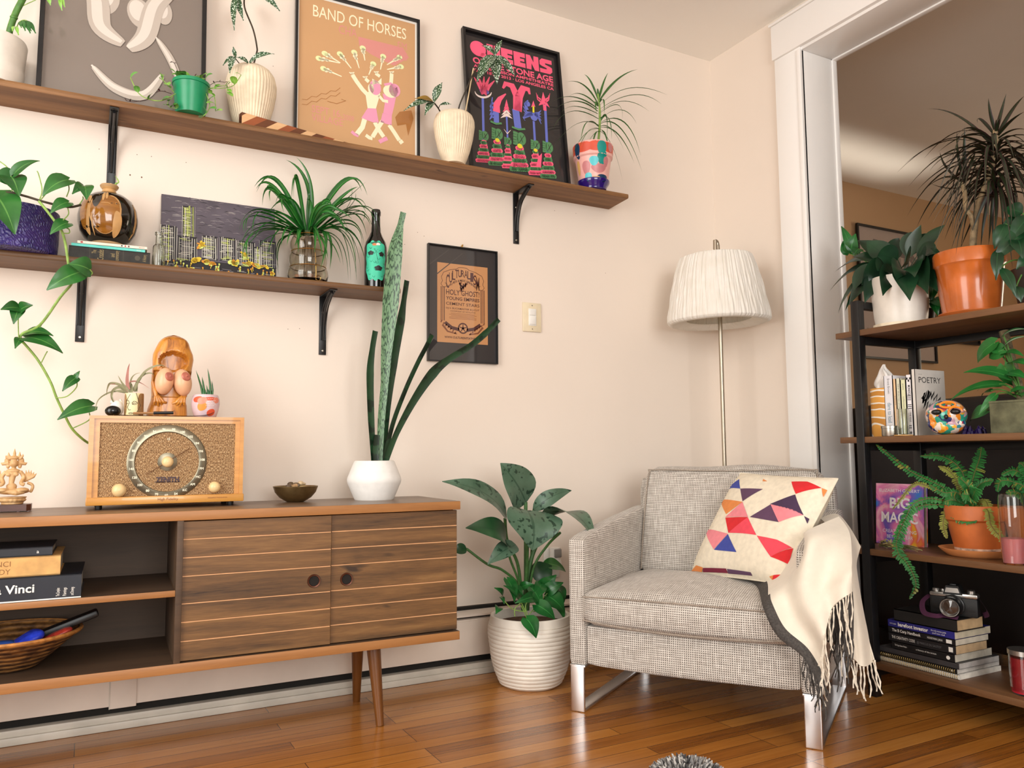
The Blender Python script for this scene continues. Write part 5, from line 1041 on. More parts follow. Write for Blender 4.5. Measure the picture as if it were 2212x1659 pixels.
# ------------------------------------------------------------ deity statuette, brass bowl and white planter on the console
q = lambda x, y, d=2.50: at(x*.1085, 960+y*.1085, y=d); yD = 2.50; k8 = .1085/ppm(q(250, 800)); c = q(235, 1330); c.z = ZT
t = thing('statuette', 'carved pale seated deity statuette with leafy crown, on a dark wood block', 'statuette', c)
zf = lambda y: ZT+(1330-y)*k8; P = lambda x, y, dy=0: V((c.x+(x-235)*k8, yD+dy, zf(y)))
bx = MB().prism([((xx-235)*k8+c.x, yy) for xx, yy in ((-95, -.030), (490, -.030), (565, -.018), (565, .03), (-95, .03))], 0, 1, Matrix(((1, 0, 0, 0), (0, 0, 1, yD), (0, zf(1180)-ZT-.003, 0, ZT+.003), (0, 0, 0, 1))))
for fx in (-60, 350, 520): bx.box(P(fx, 0).x-.003, P(fx, 0).x+.003, yD-.024, yD-.014, ZT, ZT+.004)
part(bx, 'base_block', t, [wood('rosewood', [(.3, '#3a1f18'), (.7, '#5a342a')], 0, 2, .35)], smooth=30)
b = MB(); E = lambda x, y, hw, hh, d=None, dy=0, rot=None: b.ball(P(x, y, dy), (hw*k8, (d if d else hw)*k8, hh*k8), 0, 18, 12, rot)
b.lathe([(.0, 0), (.0245, 0), (.026, .003), (.025, .005), (.029, .008), (.031, .012), (.029, .016), (.033, .0175), (.033, .0195), (.0, .0195)], (P(235, 0).x, yD, zf(1180)), 40, 0, lambda a, z, r: .0018*abs(sin(a*9)) if .006 < z < .016 else 0)
zc = 930
E(235, 930, 285, 62, 200); E(400, 900, 120, 48, 110, -.012); E(70, 900, 120, 48, 110, -.012); b.tube([P(430, 935, -.014), P(300, 955, -.022), P(180, 940, -.02)], [.006, .007, .005], 10)
E(210, 830, 95, 70, 75); b.tube([P(205, 880), P(205, 760), P(215, 660), P(225, 560)], [.0085, .0062, .0075, .0105], 16); E(150, 590, 48, 42, 45, -.006); E(280, 590, 48, 42, 45, -.006); E(225, 520, 125, 45, 70)
E(235, 460, 40, 40, 40); E(235, 370, 72, 88, 70, -.002); E(235, 400, 10, 14, 10, -.0098); E(235, 262, 85, 45, 80)
for k, (hx, hy, sx) in enumerate([(235, 65, 30), (135, 140, 26), (325, 130, 26), (90, 205, 20), (380, 175, 22)]): b.tube([P(hx*.6+94, 290), P(hx, (hy+290)/2-10, 0), P(hx, hy)], [.004, sx*k8*.9, .0004], 10)
for sx in (-1, 1):
    E(235+sx*115, 330, 55, 85, 40, .004); b.tube([P(235+sx*90, 360, 0), P(235+sx*200, 385, 0), P(235+sx*225, 355, 0)], [.006, .004, .001], 8); E(235+sx*100, 430, 35, 45, 30)
    b.tube(ccurve([P(225+sx*120, 530), P(225+sx*185, 650), P(225+sx*150, 760, -.012), P(225+sx*210, 800, -.014)], 4), [.005]*13, 10)
    for k in range(5): b.tube([P(225+sx*190, 740, .002), P(225+sx*(230+30*k), 640, .004), P(225+sx*(215+48*k), 470+abs(k-1.5)*22+12*k, .004)], [.003, .0045, .0006], 8)
    b.tube(ccurve([P(225+sx*250, 760), P(225+sx*330, 800), P(225+sx*345, 860), P(225+sx*310, 960)], 4), [.004]*12+[.002], 8)
STN = NT('aged_resin'); _g = STN.n('ShaderNodeNewGeometry'); STN.col(STN.ramp(STN.noise(STN.co(), 60, 4), [(.3, '#b98d5a'), (.7, '#d8b382')])); STN.set(rough=.5); STN.bump(STN.noise(STN.co(), 500, 3), .3, .0008)
part(b, 'figure', t, [STN.m], remesh=.0011)
c, pr = turned(638, 2.50, [(16, 1081), (20, 1080), (33, 1073), (43, 1062), (47.5, 1050)], ZT); h = pr[-1][1]
t = thing('brass_bowl', 'small dark brass bowl of stones on the console', 'bowl', c)
part(MB().lathe([(.001, 0)]+pr+[(r-.0022, z+.0006) for r, z in reversed(pr[1:])]+[(.001, .004)], c, 56), 'bowl', t, [plain('aged_brass', '#97825a', .34, .1, 60, metal=.9, bump=0)])
R = random.Random(9); STO = [plain('agate_stone', '#a5835c', .4, .3, 60), plain('dark_stone', '#5a4630', .4, .3, 60), plain('pale_stone', '#cdb591', .4, .2, 60)]
for i in range(11):
    a, r = R.uniform(0, 6.28), R.uniform(.0, .038); p = c+V((r*cos(a), r*sin(a), h+.003+R.uniform(-.003, .006))); b = MB(); m = Matrix.Rotation(R.uniform(0, 3), 3, 'Z') @ Matrix.Rotation(R.uniform(-.4, .4), 3, 'X')
    b.ball(p, (R.uniform(.010, .018), R.uniform(.007, .011), R.uniform(.005, .008)), 0, 7, 5, m); solo(b, 'stone', 'small tumbled stone heaped in the brass bowl', 'stone', [STO[i % 3]], p, 'stones in the brass bowl', smooth=25)
c, pr = turned(808, 2.485, [(41, 1075.5), (43, 1073), (57, 1040), (58, 1035), (57, 1030), (43.5, 997), (41, 995)], ZT); h = pr[-1][1]
t = thing('snake_plant', 'tall snake plant in a white faceted planter on the console', 'potted plant', c)
WPL = plain('chalky_white_ceramic', '#eceae6', .7, .03, 40, .3, 120); part(MB().lathe(shell([(.001, 0)]+pr, .006), c, 64), 'planter', t, [WPL]); part(MB().lathe([(0, h-.012), (pr[-1][0]-.006, h-.012)], c, 24), 'soil', t, [SOIL])
q = lambda x, y, d=2.485: at(560+x*.3978, 430+y*.3978, y=d)
SNB = NT('banded_snake_leaf'); _uv = SNB.co('UV'); _s = SNB.sep(_uv); _n = SNB.noise(SNB.map(_uv, (22, 2.6, 1)), 1, 3); _w = SNB.math('SINE', SNB.math('ADD', SNB.math('MULTIPLY', _s[0], 170), SNB.math('ADD', SNB.math('MULTIPLY', _n, 26), SNB.math('MULTIPLY', SNB.math('ABSOLUTE', _s[1]), 3))))
SNB.col(SNB.ramp(SNB.math('ADD', SNB.math('MULTIPLY', _w, .5), .5), [(.45, '#6a8f6a'), (.68, '#527a55'), (.88, '#1d3a24')])); SNB.set(rough=.35)
SND = leafmat('dark_snake_leaf', '#122c1a', '#24492c', '#2a5030', .02, .35, ('#0d2214', .55), 26)
def sl(pts, ws, m, nr):
    P = ccurve([q(*p) for p in pts], 7); n = len(P); sc = .3978/ppm(P[0])
    wf = lambda t: (lambda i: ws[i]+(ws[min(i+1, len(ws)-1)]-ws[i])*(t*(len(ws)-1)-i))(min(int(t*(len(ws)-1)), len(ws)-1))*sc
    part(MB().strap(P, 1.0, 0, nrm=nr, fold=.22, wf=wf), 'leaf', t, [m])
sl([(622, 1440, 2.48), (606, 1200, 2.475), (600, 950, 2.47), (612, 820, 2.47), (629, 716, 2.47)], [26, 40, 46, 34, 1], SND, (.2, -1, 0))
sl([(652, 1440, 2.485), (662, 1200, 2.48), (680, 1000, 2.475), (690, 820, 2.47), (712, 560, 2.465), (735, 300, 2.46), (760, 170, 2.46), (782, 72, 2.455)], [30, 40, 44, 62, 92, 84, 44, 1], SNB.m, (-.1, -1, 0))
sl([(672, 1440, 2.51), (692, 1150, 2.51), (722, 900, 2.51), (768, 650, 2.51), (800, 442, 2.51)], [26, 40, 58, 52, 1], SND, (.2, -1, 0))
sl([(674, 1440, 2.49), (720, 1230, 2.485), (790, 1040, 2.48), (858, 890, 2.48), (905, 800, 2.475), (936, 735, 2.47)], [16, 14, 14, 30, 24, 1], SND, (.5, -1, .2))
sl([(680, 1440, 2.48), (745, 1270, 2.465), (840, 1090, 2.45), (940, 945, 2.435), (1030, 868, 2.425), (1140, 800, 2.415), (1225, 730, 2.41), (1300, 652, 2.40)], [26, 34, 46, 62, 40, 36, 40, 1], SND, (.3, -1, .5))
sl([(636, 1440, 2.475), (630, 1370, 2.475), (640, 1280, 2.47)], [20, 16, 1], SND, (0, -1, 0))

# ------------------------------------------------------------ inside the console's open bays
def d_navy(a): a.text('Leonardo da Vinci', .72, .36, 0, h=.34, w=.62, align='r', bold=.02); [a.text(s, u, .12, 0, h=.13, w=.055, rot=pi/2) for s, u in (('The Complete', .87), ('Paintings', .91), ('and Drawings', .955))]; a.rect(0, 1, -.0, .05, 0)
def d_tan(a): a.text('LEONARDO DA VINCI', .66, .55, 0, h=.26, w=.6, align='r').text('ON THE HUMAN BODY', .66, .16, 0, h=.26, w=.6, align='r')
yb = 2.285; zz = zs1+.0004; xR = at(175, 1285, y=yb).x; w = .36
def hz(px, ya, yb_): return at(px, ya, y=yb).z-at(px, yb_, y=yb).z
hN = hz(160, 1234, 1285)*1.0; book('book', 'thick navy art book with white lettering, lowest in the console bay', (xR-w, yb, zz), rad(-1.5), w, .26, hN, plain('navy_cover', '#151a26', .4), '#e3dccc', d_navy, [WHT])
xR2 = at(130, 1240, y=yb+.01).x; zz += hN+.0003; hT = hz(120, 1198, 1240); book('book', 'worn tan book with torn jacket, middle of the console bay stack', (xR2-.31, yb+.01, zz), rad(-1.2), .31, .22, hT, plain('worn_tan_jacket', '#d8a866', .6, .15, 20), '#ddd2ba', d_tan, [plain('tan_ink', '#8a5a2c', .6, bump=0)])
xR3 = at(113, 1205, y=yb+.015).x; zz += hT+.0003; hK = hz(100, 1184, 1203); book('book', 'thin black book at the top of the console bay stack', (xR3-.28, yb+.015, zz), rad(-1.5), .28, .19, hK, plain('black_cover', '#20222a', .35), '#cfc6b4', lambda a: a.text('a', .88, .3, 0, h=.4), [WHT])
BK = NT('coiled_basket'); _o = BK.co(); _w = BK.n('ShaderNodeTexWave', wave_type='BANDS', bands_direction='Z'); _w.inputs['Scale'].default_value = 26; _w.inputs['Distortion'].default_value = 1.5; BK.l(_o, _w.inputs[0])
BK.col(BK.mix(BK.math('MULTIPLY', _w.outputs[1], .6), BK.ramp(BK.noise(BK.map(_o, (30, 30, 70)), 1, 3), [(.4, '#5a3818'), (.6, '#a8743a')]), '#3a220f')); BK.set(rough=.7); BK.bump(_w.outputs[1], .8, .004)
cB = at(15, 1455, y=2.425); cB.z = z1+.0005; rB = .163; hB = .088
t = thing('basket', 'shallow coiled brown basket of odds and ends in the lower console bay', 'basket', cB)
part(MB().lathe([(.001, 0), (.055, 0), (.07, .006), (.105, .035), (.14, .066), (rB, hB-.004), (rB+.003, hB), (rB-.004, hB+.002), (.134, .064), (.1, .036), (.06, .008), (.001, .006)], cB, 64), 'woven_bowl', t, [BK.m])
b = MB(); ring(b, cB, rB, hB, .005, 0, 60); part(b, 'rim', t, [plain('rattan_rim', '#b5793c', .5, .2, 80)])
b = MB().box(-.09, .09, -.02, .02, -.009, .009, 0, .004); 
o = solo(MB().box(-.095, .095, -.021, .021, -.009, .009, 0, .005), 'remote_control', 'black remote control sticking out of the basket', 'remote control', [plain('black_plastic', '#0f0f11', .4)], (0, 0, 0)); 
p0, p1 = at(70, 1378, y=2.40), at(181, 1334, y=2.40); d = (p1-p0); o.location = (p0+p1)/2+V((.0, 0, .0)); o.rotation_euler = (0, -math.atan2(d.z, d.x), 0)
def pkt(name, label, px, py, sx, sy, sz, mats, rz, ry, cat):
    b = MB().soft(-sx, sx, -sy, sy, -sz, sz, 0, sz*.9, sz*.3, 5); p = at(px, py, y=2.37); o = solo(b, name, label, cat, mats, (0, 0, 0)); o.location = p; o.rotation_euler = (0, ry, rz)
pkt('blue_packet', 'shiny blue packet in the basket beside the remote', 58, 1384, .036, .03, .012, [plain('blue_foil', '#2a3fc0', .2, .2, 40, .6, 60, .004)], .3, -.5, 'packet')
pkt('sachet', 'clear crumpled sachet at the front of the basket', 40, 1394, .05, .02, .010, [plain('silver_foil', '#a9a39c', .2, .3, 60, .8, 90, .004)], .1, -.2, 'packet')
pkt('sweet_wrapper', 'red striped wrapper at the right side of the basket', 118, 1374, .04, .016, .007, [plain('red_wrapper', '#9a3026', .3, .3, 60)], .15, -.38, 'packet')
pkt('blue_pouch', 'small dark blue pouch at the left side of the basket', 5, 1394, .03, .02, .008, [plain('blue_plastic', '#2c4f9a', .4)], 0, 0, 'pouch')

# ------------------------------------------------------------ armchair
FAB = NT('checked_oatmeal_weave'); _uv = FAB.co('UV'); _s = FAB.sep(_uv)
def _fr(v, p): return FAB.math('FRACT', FAB.math('DIVIDE', v, p))
_pu = FAB.math('GREATER_THAN', _fr(_s[0], .0062), .46); _pv = FAB.math('GREATER_THAN', _fr(_s[1], .0062), .46)
_ck = FAB.math('MULTIPLY', _pu, _pv); _th = FAB.noise(FAB.map(_uv, (420, 18, 1)), 1, 2); _tv = FAB.noise(FAB.map(_uv, (18, 420, 1)), 1, 2)
_base = FAB.ramp(FAB.math('MULTIPLY', FAB.math('ADD', _th, _tv), .5), [(.38, '#aaa299'), (.5, '#cbc4bb'), (.62, '#e9e4dc')])
FAB.col(FAB.mix(_ck, _base, '#625a54')); FAB.set(rough=.85, sheen=.15); FAB.bump(_ck, -.25, .0015); FABM = FAB.m
PIPE = plain('dark_woven_piping', '#a3978a', .85, .25, 300)
CHR = NT('polished_steel'); CHR.col('#e8e8ea'); CHR.set(rough=.3, metal=1.0); CHR = CHR.m
FL = V((1.336, 2.126, 0)); CRZ = math.atan2(-.834, .553); EX = V((cos(CRZ), sin(CRZ), 0)); EY = V((-sin(CRZ), cos(CRZ), 0))
ch = thing('armchair', 'low armchair in checked oatmeal fabric on chrome sled legs, in the room corner', 'armchair', FL, CRZ)
AW, AD = .738, .73
def armtop(d): return .522+.065*min(1, max(0, d/.62))**.8
def armfn(p):
    t = (p.z-.138)/(.53-.138); z = .138+(armtop(p.y)-.138)*t; return V((p.x, p.y, z))
for name, u0, u1 in (('arm', 0, .06), ('arm', AW-.06, AW)):
    part(MB().soft(u0, u1, 0, AD, .138, .53, 0, .014, .003, 18, armfn), name, ch, [FABM], local=True)
part(MB().soft(.055, AW-.055, .006, AD-.02, .139, .264, 0, .016, .004, 12, lambda p: V((p.x, p.y-.004*sin(p.x*9), p.z-.006*sin(pi*(p.x-.05)/.63)*(1 if p.z < .2 else .3)))), 'base', ch, [FABM], local=True)
def cushfn(p):
    q = p.copy(); du = 1-((p.x-.37)/.33)**2
    if p.z > .33: q.z += .018*max(0, du)*max(0, sin(pi*min(1, max(0, (p.y+.03)/.56))))+.004*sin(p.x*31)*sin(p.y*23)*.5
    if p.z < .29: q.z -= .010*max(0, du)*(1 if p.y < .05 else .2)
    return q
part(MB().soft(.052, AW-.052, -.026, .55, .267, .368, 0, .032, .012, 18, cushfn), 'seat_cushion', ch, [FABM], local=True)
part(MB().soft(.02, AW-.02, .63, AD, .14, .70, 0, .03, .006, 12), 'back_frame', ch, [FABM], local=True)
def backfn(p):
    h = (p.z-.355)/.375; return V((p.x, p.y+.115*h+.006*sin(p.x*14)*h, p.z-.008*(1-((p.x-.37)/.3)**2)*(h > .8)+.004*sin(p.x*17)*(h > .9)))
part(MB().soft(.062, AW-.058, .475, .605, .355, .728, 0, .035, .02, 18, backfn), 'back_cushion', ch, [FABM], local=True)
def pipe(pts, r=.0022): part(MB().tube(ccurve(pts, 8), r, 8), 'piping', ch, [PIPE], local=True)
pipe([(.06, -.026, .352), (.2, -.036, .356), (.37, -.038, .357), (.55, -.036, .356), (.68, -.026, .352)]); pipe([(.06, -.026, .282), (.2, -.036, .273), (.37, -.038, .269), (.55, -.036, .273), (.68, -.026, .282)])
pipe([(.070, .492, .37), (.068, .545, .55), (.074, .592, .705), (.10, .60, .724), (.37, .596, .721), (.64, .60, .726), (.672, .592, .705), (.674, .545, .55)], .0026)
for u in (.006, AW-.051):
    b = MB().box(u, u+.045, -.001, .009, .0, .139, 0, .0035, 3).box(u, u+.045, 0, .62, .0, .010, 0, .003).box(u, u+.045, .612, .62, .0, .139, 0, .003).box(u-.002, u+.049, 0, .62, .134, .1405, 0, .001)
    part(b, 'leg', ch, [CHR], local=True)
def cp(px, py, d):
    r = ray(px, py); t = ((FL-EYE)+EY*d).dot(EY)/r.dot(EY); return EYE+r*t

# ------------------------------------------------------------ triangle cushion
q4 = [(1600, 1022, .50), (1810, 1034, .27), (1692, 1262, .075), (1492, 1240, .375)]
TLc, TRc, BRc, BLc = [cp(*p) for p in q4]
nP = ((TRc-BLc).cross(TLc-BRc)); nP = nP.normalized(); nP = nP if nP.dot(EYE-TLc) > 0 else -nP
def pil(s, t, side, off=0.0):
    ss = s*(1-2*.004*sin(pi*t))+.004*sin(pi*t); tt = t*(1-2*.012*sin(pi*s))+.012*sin(pi*s)
    p = BLc*(1-ss)*(1-tt)+BRc*ss*(1-tt)+TRc*ss*tt+TLc*(1-ss)*tt
    h = .055*(max(0, (1-(2*s-1)**4))*max(0, (1-(2*t-1)**4)))**.6; w = .0035*sin(11*s+5*t)*sin(pi*s)*sin(pi*t)
    return p+nP*side*(h+w*(side > 0)+off+.0015)
LIN = plain('natural_linen', '#e9dfca', .85, .05, 60, .3, 700)
cu_ = thing('cushion', 'cream cushion printed with red, pink and purple triangles, on the armchair', 'cushion', (BLc+BRc)/2)
b = MB().grid(lambda s, t: pil(s, t, 1), 32, 32, 0).grid(lambda s, t: pil(1-s, t, -1), 32, 32, 0)
for f in ((lambda t: (pil(t, 0, -1), pil(t, 0, 1))), (lambda t: (pil(1, t, -1), pil(1, t, 1))), (lambda t: (pil(1-t, 1, -1), pil(1-t, 1, 1))), (lambda t: (pil(0, 1-t, -1), pil(0, 1-t, 1)))):
    b.grid(lambda u, v: f(u)[0]*(1-v)+f(u)[1]*v, 32, 1, 0)
qz = quad_uv([(1033, 108), (1530, 132), (1250, 690), (764, 632)])
def seen(P): d = P-EYE; k = d.dot(CF); return V((1106+FPX*d.dot(CR)/k, 829.5-FPX*d.dot(CU)/k))
_qz = qz
def qz(x, y):
    s, t = _qz(x, y); s, t = min(.97, max(.03, s)), min(.97, max(.03, t)); T_ = V((1180+x*.4092, 980+y*.4092)); e = 1e-3
    for _ in range(25):
        p = seen(pil(s, t, 1)); r = T_-p; a_ = (seen(pil(s+e, t, 1))-p)/e; b_ = (seen(pil(s, t+e, 1))-p)/e; D = a_.x*b_.y-a_.y*b_.x
        if abs(D) < 1: break
        s = min(.992, max(.008, s+.6*max(-.1, min(.1, (r.x*b_.y-r.y*b_.x)/D)))); t = min(.992, max(.008, t+.6*max(-.1, min(.1, (a_.x*r.y-a_.y*r.x)/D))))
    return (s, t)
PAL = dict(b='#3d4aa0', p='#5d3f5c', d='#46304f', o='#e08a4a', k='#ea8a94', r='#d6242c', c='#ea4a5c', m='#7a1f3a')
PK = list(PAL); PM = [plain('printed_'+k, v, .85, .04, 60, .3, 700) for k, v in PAL.items()]
def tri(k, *ps):
    P = [qz(*p) for p in ps]
    for i in range(1, len(P)-1):
        A, B, C_ = V(P[0]), V(P[i]), V(P[i+1]); N = 9; idx = {}; vs = []
        for a in range(N+1):
            for c in range(N+1-a):
                p = A+(B-A)*(a/N)+(C_-A)*(c/N); idx[(a, c)] = len(vs); vs.append(pil(min(1, max(0, p.x)), min(1, max(0, p.y)), 1, .0009))
        fs = []
        for a in range(N):
            for c in range(N-a):
                fs.append([idx[(a, c)], idx[(a+1, c)], idx[(a, c+1)]])
                if a+c < N-1: fs.append([idx[(a+1, c)], idx[(a+1, c+1)], idx[(a, c+1)]])
        b.add(vs, fs, 1+PK.index(k))
tri('b', (1020, 135), (1025, 185), (968, 195)); tri('p', (1025, 185), (1145, 187), (1037, 252)); tri('o', (940, 262), (1037, 255), (950, 320)); tri('k', (1037, 255), (1066, 335), (945, 335)); tri('r', (946, 338), (1065, 336), (962, 418)); tri('c', (1065, 336), (1110, 430), (962, 418))
tri('k', (868, 428), (960, 423), (885, 506)); tri('b', (960, 425), (1005, 520), (886, 508)); tri('r', (1295, 148), (1380, 148), (1455, 182), (1318, 213)); tri('o', (1455, 182), (1488, 195), (1470, 232)); tri('d', (1182, 266), (1315, 216), (1360, 325)); tri('p', (1075, 335), (1185, 268), (1228, 362)); tri('k', (1185, 268), (1300, 295), (1358, 325), (1228, 362))
tri('d', (1362, 330), (1390, 345), (1380, 370)); tri('c', (1112, 433), (1220, 455), (1300, 498), (1185, 545)); tri('r', (1185, 545), (1305, 500), (1288, 590)); tri('o', (766, 622), (792, 590), (828, 602), (824, 630)); tri('m', (828, 604), (950, 607), (960, 632), (830, 632)); tri('p', (955, 609), (1080, 627), (1088, 646), (962, 634)); tri('o', (1178, 650), (1200, 642), (1196, 672)); tri('r', (1200, 642), (1258, 642), (1246, 682), (1197, 672)); tri('o', (1146, 134), (1168, 146), (1143, 146))
part(b, 'cover', cu_, [LIN]+PM, smooth=180)
b = MB(); b.tube([pil(1, i/20, 0) for i in range(21)]+[pil(1-i/20, 1, 0) for i in range(21)], .0022, 6).tube([pil(i/20, 0, 0) for i in range(21)], .0022, 6).tube([pil(0, i/20, 0) for i in range(21)], .0022, 6); part(b, 'seam', cu_, [LIN])

# ------------------------------------------------------------ fringed throw over the right arm
THR = plain('cream_wool', '#e2d9c9', .95, .02, 40, .6, 500, sheen=.3); THD = plain('charcoal_wool', '#4a4643', .95, .2, 200, .5, 500); THF = plain('cream_fringe', '#e6dccb', .9, .1, 200)
def surf(rows, nu, nv, amp, freq, ph=0, vamp=0.0):
    R_ = [ccurve([cp(*p) for p in r], 8) for r in rows]; m = len(R_[0]); cols = [ccurve([R_[i][j] for i in range(len(R_))], 8) for j in range(m)]; n = len(cols[0])
    def at_(s, t):
        a = s*(m-1); c = t*(n-1); i, j = min(int(a), m-2), min(int(c), n-2); fa, fc = a-i, c-j
        return (cols[i][j]*(1-fa)+cols[i+1][j]*fa)*(1-fc)+(cols[i][j+1]*(1-fa)+cols[i+1][j+1]*fa)*fc
    def f(s, t):
        p = at_(s, t); return p-EY*(amp*sin(freq*s+ph+1.5*t)*min(1, t*2.5)) + V((0, 0, 1))*vamp*sin(7*s+3*t)
    return f
fa_ = surf([[(1580, 1238, .30), (1728, 1172, .15), (1742, 1150, .07), (1812, 1118, .20)], [(1634, 1264, .18), (1722, 1222, .04), (1756, 1165, -.01), (1834, 1150, .11)], [(1652, 1312, -.045), (1702, 1272, -.035), (1765, 1215, -.04), (1840, 1205, .02)], [(1682, 1370, -.062), (1722, 1325, -.07), (1772, 1265, -.055), (1840, 1232, -.03)], [(1738, 1416, -.07), (1757, 1368, -.085), (1782, 1295, -.08), (1838, 1254, -.05)], [(1776, 1482, -.075), (1780, 1405, -.095), (1792, 1325, -.09), (1839, 1277, -.06)]], 40, 40, .015, 14)
fb_ = surf([[(1772, 1122, .30), (1806, 1112, .36), (1832, 1138, .38), (1858, 1182, .36)], [(1806, 1160, .10), (1832, 1172, .16), (1842, 1195, .24), (1848, 1216, .30)], [(1822, 1250, -.005), (1838, 1240, .05), (1848, 1248, .12), (1852, 1258, .2)], [(1828, 1340, -.02), (1846, 1335, .0), (1862, 1340, .04), (1868, 1345, .08)], [(1838, 1420, -.03), (1856, 1436, -.01), (1876, 1436, .02), (1890, 1424, .04)]], 26, 36, .008, 11, 1)
th = thing('throw_blanket', 'cream wool throw with grey border and long fringe, draped over the armchair right arm', 'throw blanket', cp(1780, 1480, -.06))
NU, NVv = 44, 44; b = MB()
def addcloth(f, nu, nv, border):
    i0 = len(b.f); b.grid(f, nu, nv, 0, thick=.0035); c0 = 0
    for k in range(nu*nv):
        i, j = divmod(k, nv)
        if border and (i+.5)/nu < .115+.03*(j/nv): b.mi[i0+k] = 1; b.mi[i0+nu*nv+k] = 1
addcloth(fa_, NU, NVv, True); addcloth(fb_, 28, 36, False); part(b, 'cloth', th, [THR, THD], smooth=70)
R = random.Random(21); b = MB(); bd = MB()
def tass(p, L, mb, mi, r=.0017, drift=0):
    n = 9; sx, sy = R.uniform(-.016, .016)+drift, R.uniform(-.012, .008); a0 = R.uniform(0, 6); pts = []
    for i in range(n): t = i/(n-1); pts.append(V(p)+EX*(sx*t+.004*sin(a0+7*t)*t)+EY*(-.004+sy*t+.004*sin(a0+2+6*t)*t)-V((0, 0, 1))*L*t)
    for o in (-1, 1): mb.tube([q_+EX*(o*r*.55*cos(i*1.6))+EY*(o*r*.55*sin(i*1.6)) for i, q_ in enumerate(pts)], [r*.8]*(n-1)+[r*.4], 6, mi)
for i in range(17): s = .30+.70*i/16; tass(fa_(s, 1), R.uniform(.07, .11), b, 0)
for i in range(9): s = .02+.28*i/8; tass(fa_(s, 1), R.uniform(.05, .09), b, 0 if i % 3 else 1)
for i in range(16): t = .80+.2*i/15; tass(fa_(0.01, t), R.uniform(.05, .085), b, 1, .0016)
for i in range(9): tass(fb_(i/8, 1), R.uniform(.07, .10), b, 0, .0019)
for i in range(26): px = R.uniform(1786, 1836); py = R.uniform(1310, 1400); tass(cp(px, py, -.035+R.uniform(-.012, .012)), R.uniform(.08, .13), b, 1 if i % 3 else 0, .0018)
part(b, 'fringe', th, [THF, THD], kind='stuff')
fc_ = surf([[(1780, 1262, -.03), (1800, 1262, -.035), (1820, 1258, -.03), (1838, 1255, -.02)], [(1784, 1320, -.035), (1802, 1322, -.04), (1822, 1318, -.035), (1842, 1310, -.02)], [(1788, 1385, -.03), (1806, 1392, -.04), (1824, 1392, -.035), (1842, 1380, -.02)]], 10, 10, .004, 10)
b = MB().grid(fc_, 12, 12, 0, thick=.003); part(b, 'under_layer', th, [THD], smooth=70)

# ------------------------------------------------------------ leafy floor plant in ribbed planter
c, pr = turned(1147, 2.435, [(60, 1500), (68, 1490), (78, 1465), (86, 1430), (90, 1395), (91, 1370), (89, 1345), (86, 1326)], 0.0); H = pr[-1][1]
t = thing('potted_plant', 'large leafy plant in a white ribbed floor planter between console and armchair', 'potted plant', c)
RIB = plain('white_ribbed_ceramic', '#e9e2d6', .5, .04, 20, .15, 90); N = 150; P2 = []
for i in range(N+1): z = H*i/N; r = rat(pr, z); P2.append((r+(.0028*(abs(sin(pi*z/H*17))**.7)-.0014 if z < H*.9 else 0), z))
part(MB().lathe([(.001, 0)]+P2+[(pr[-1][0]-.003, H+.002), (pr[-1][0]-.012, H), (pr[-1][0]-.013, H*.6), (.001, H*.55)], c, 72, 0, lambda a, z, r: .0012*sin(3*a+z*30)+.0008*sin(7*a-z*60) if r > .05 and z < H*.9 else 0), 'planter', t, [RIB]); part(MB().lathe([(0, H-.03), (pr[-1][0]-.013, H-.032)], c, 36), 'soil', t, [plain('brown_soil', '#5a3d28', .95, .3, 60, .8, 120, .004)])
AG = leafmat('mottled_aglaonema_leaf', '#3f5a46', '#587560', '#2c4a36', .05, .35, ('#1f3a2a', .60), 55); AGD = leafmat('dark_aglaonema_leaf', '#16361f', '#24502c', '#1c4026', .05, .35)
q = lambda x, y, d: at(940+x*.3315, 970+y*.3315, y=d)
b = MB()
for pts, r in [([(570, 1050, 2.435), (540, 760, 2.42), (470, 600, 2.40), (455, 450, 2.39)], .0055), ([(590, 1050, 2.44), (590, 700, 2.44), (590, 345, 2.44)], .0065), ([(600, 1050, 2.44), (620, 750, 2.43), (670, 600, 2.43), (720, 440, 2.42)], .0075), ([(600, 1050, 2.43), (640, 780, 2.40), (730, 630, 2.36), (815, 545, 2.30)], .0045), ([(580, 1050, 2.43), (545, 890, 2.41), (440, 790, 2.40), (340, 750, 2.40), (205, 650, 2.41)], .0045), ([(575, 1050, 2.43), (545, 870, 2.40), (490, 720, 2.38), (460, 600, 2.37)], .004), ([(580, 1050, 2.43), (595, 800, 2.40), (600, 600, 2.37), (600, 404, 2.35)], .0065), ([(600, 1040, 2.45), (625, 700, 2.46), (640, 395, 2.46)], .0035)]: b.tube(ccurve([q(*p) for p in pts], 7), r, 10)
part(b, 'stems', t, [plain('aglaonema_stem', '#3f6a35', .45, .15, 60)])
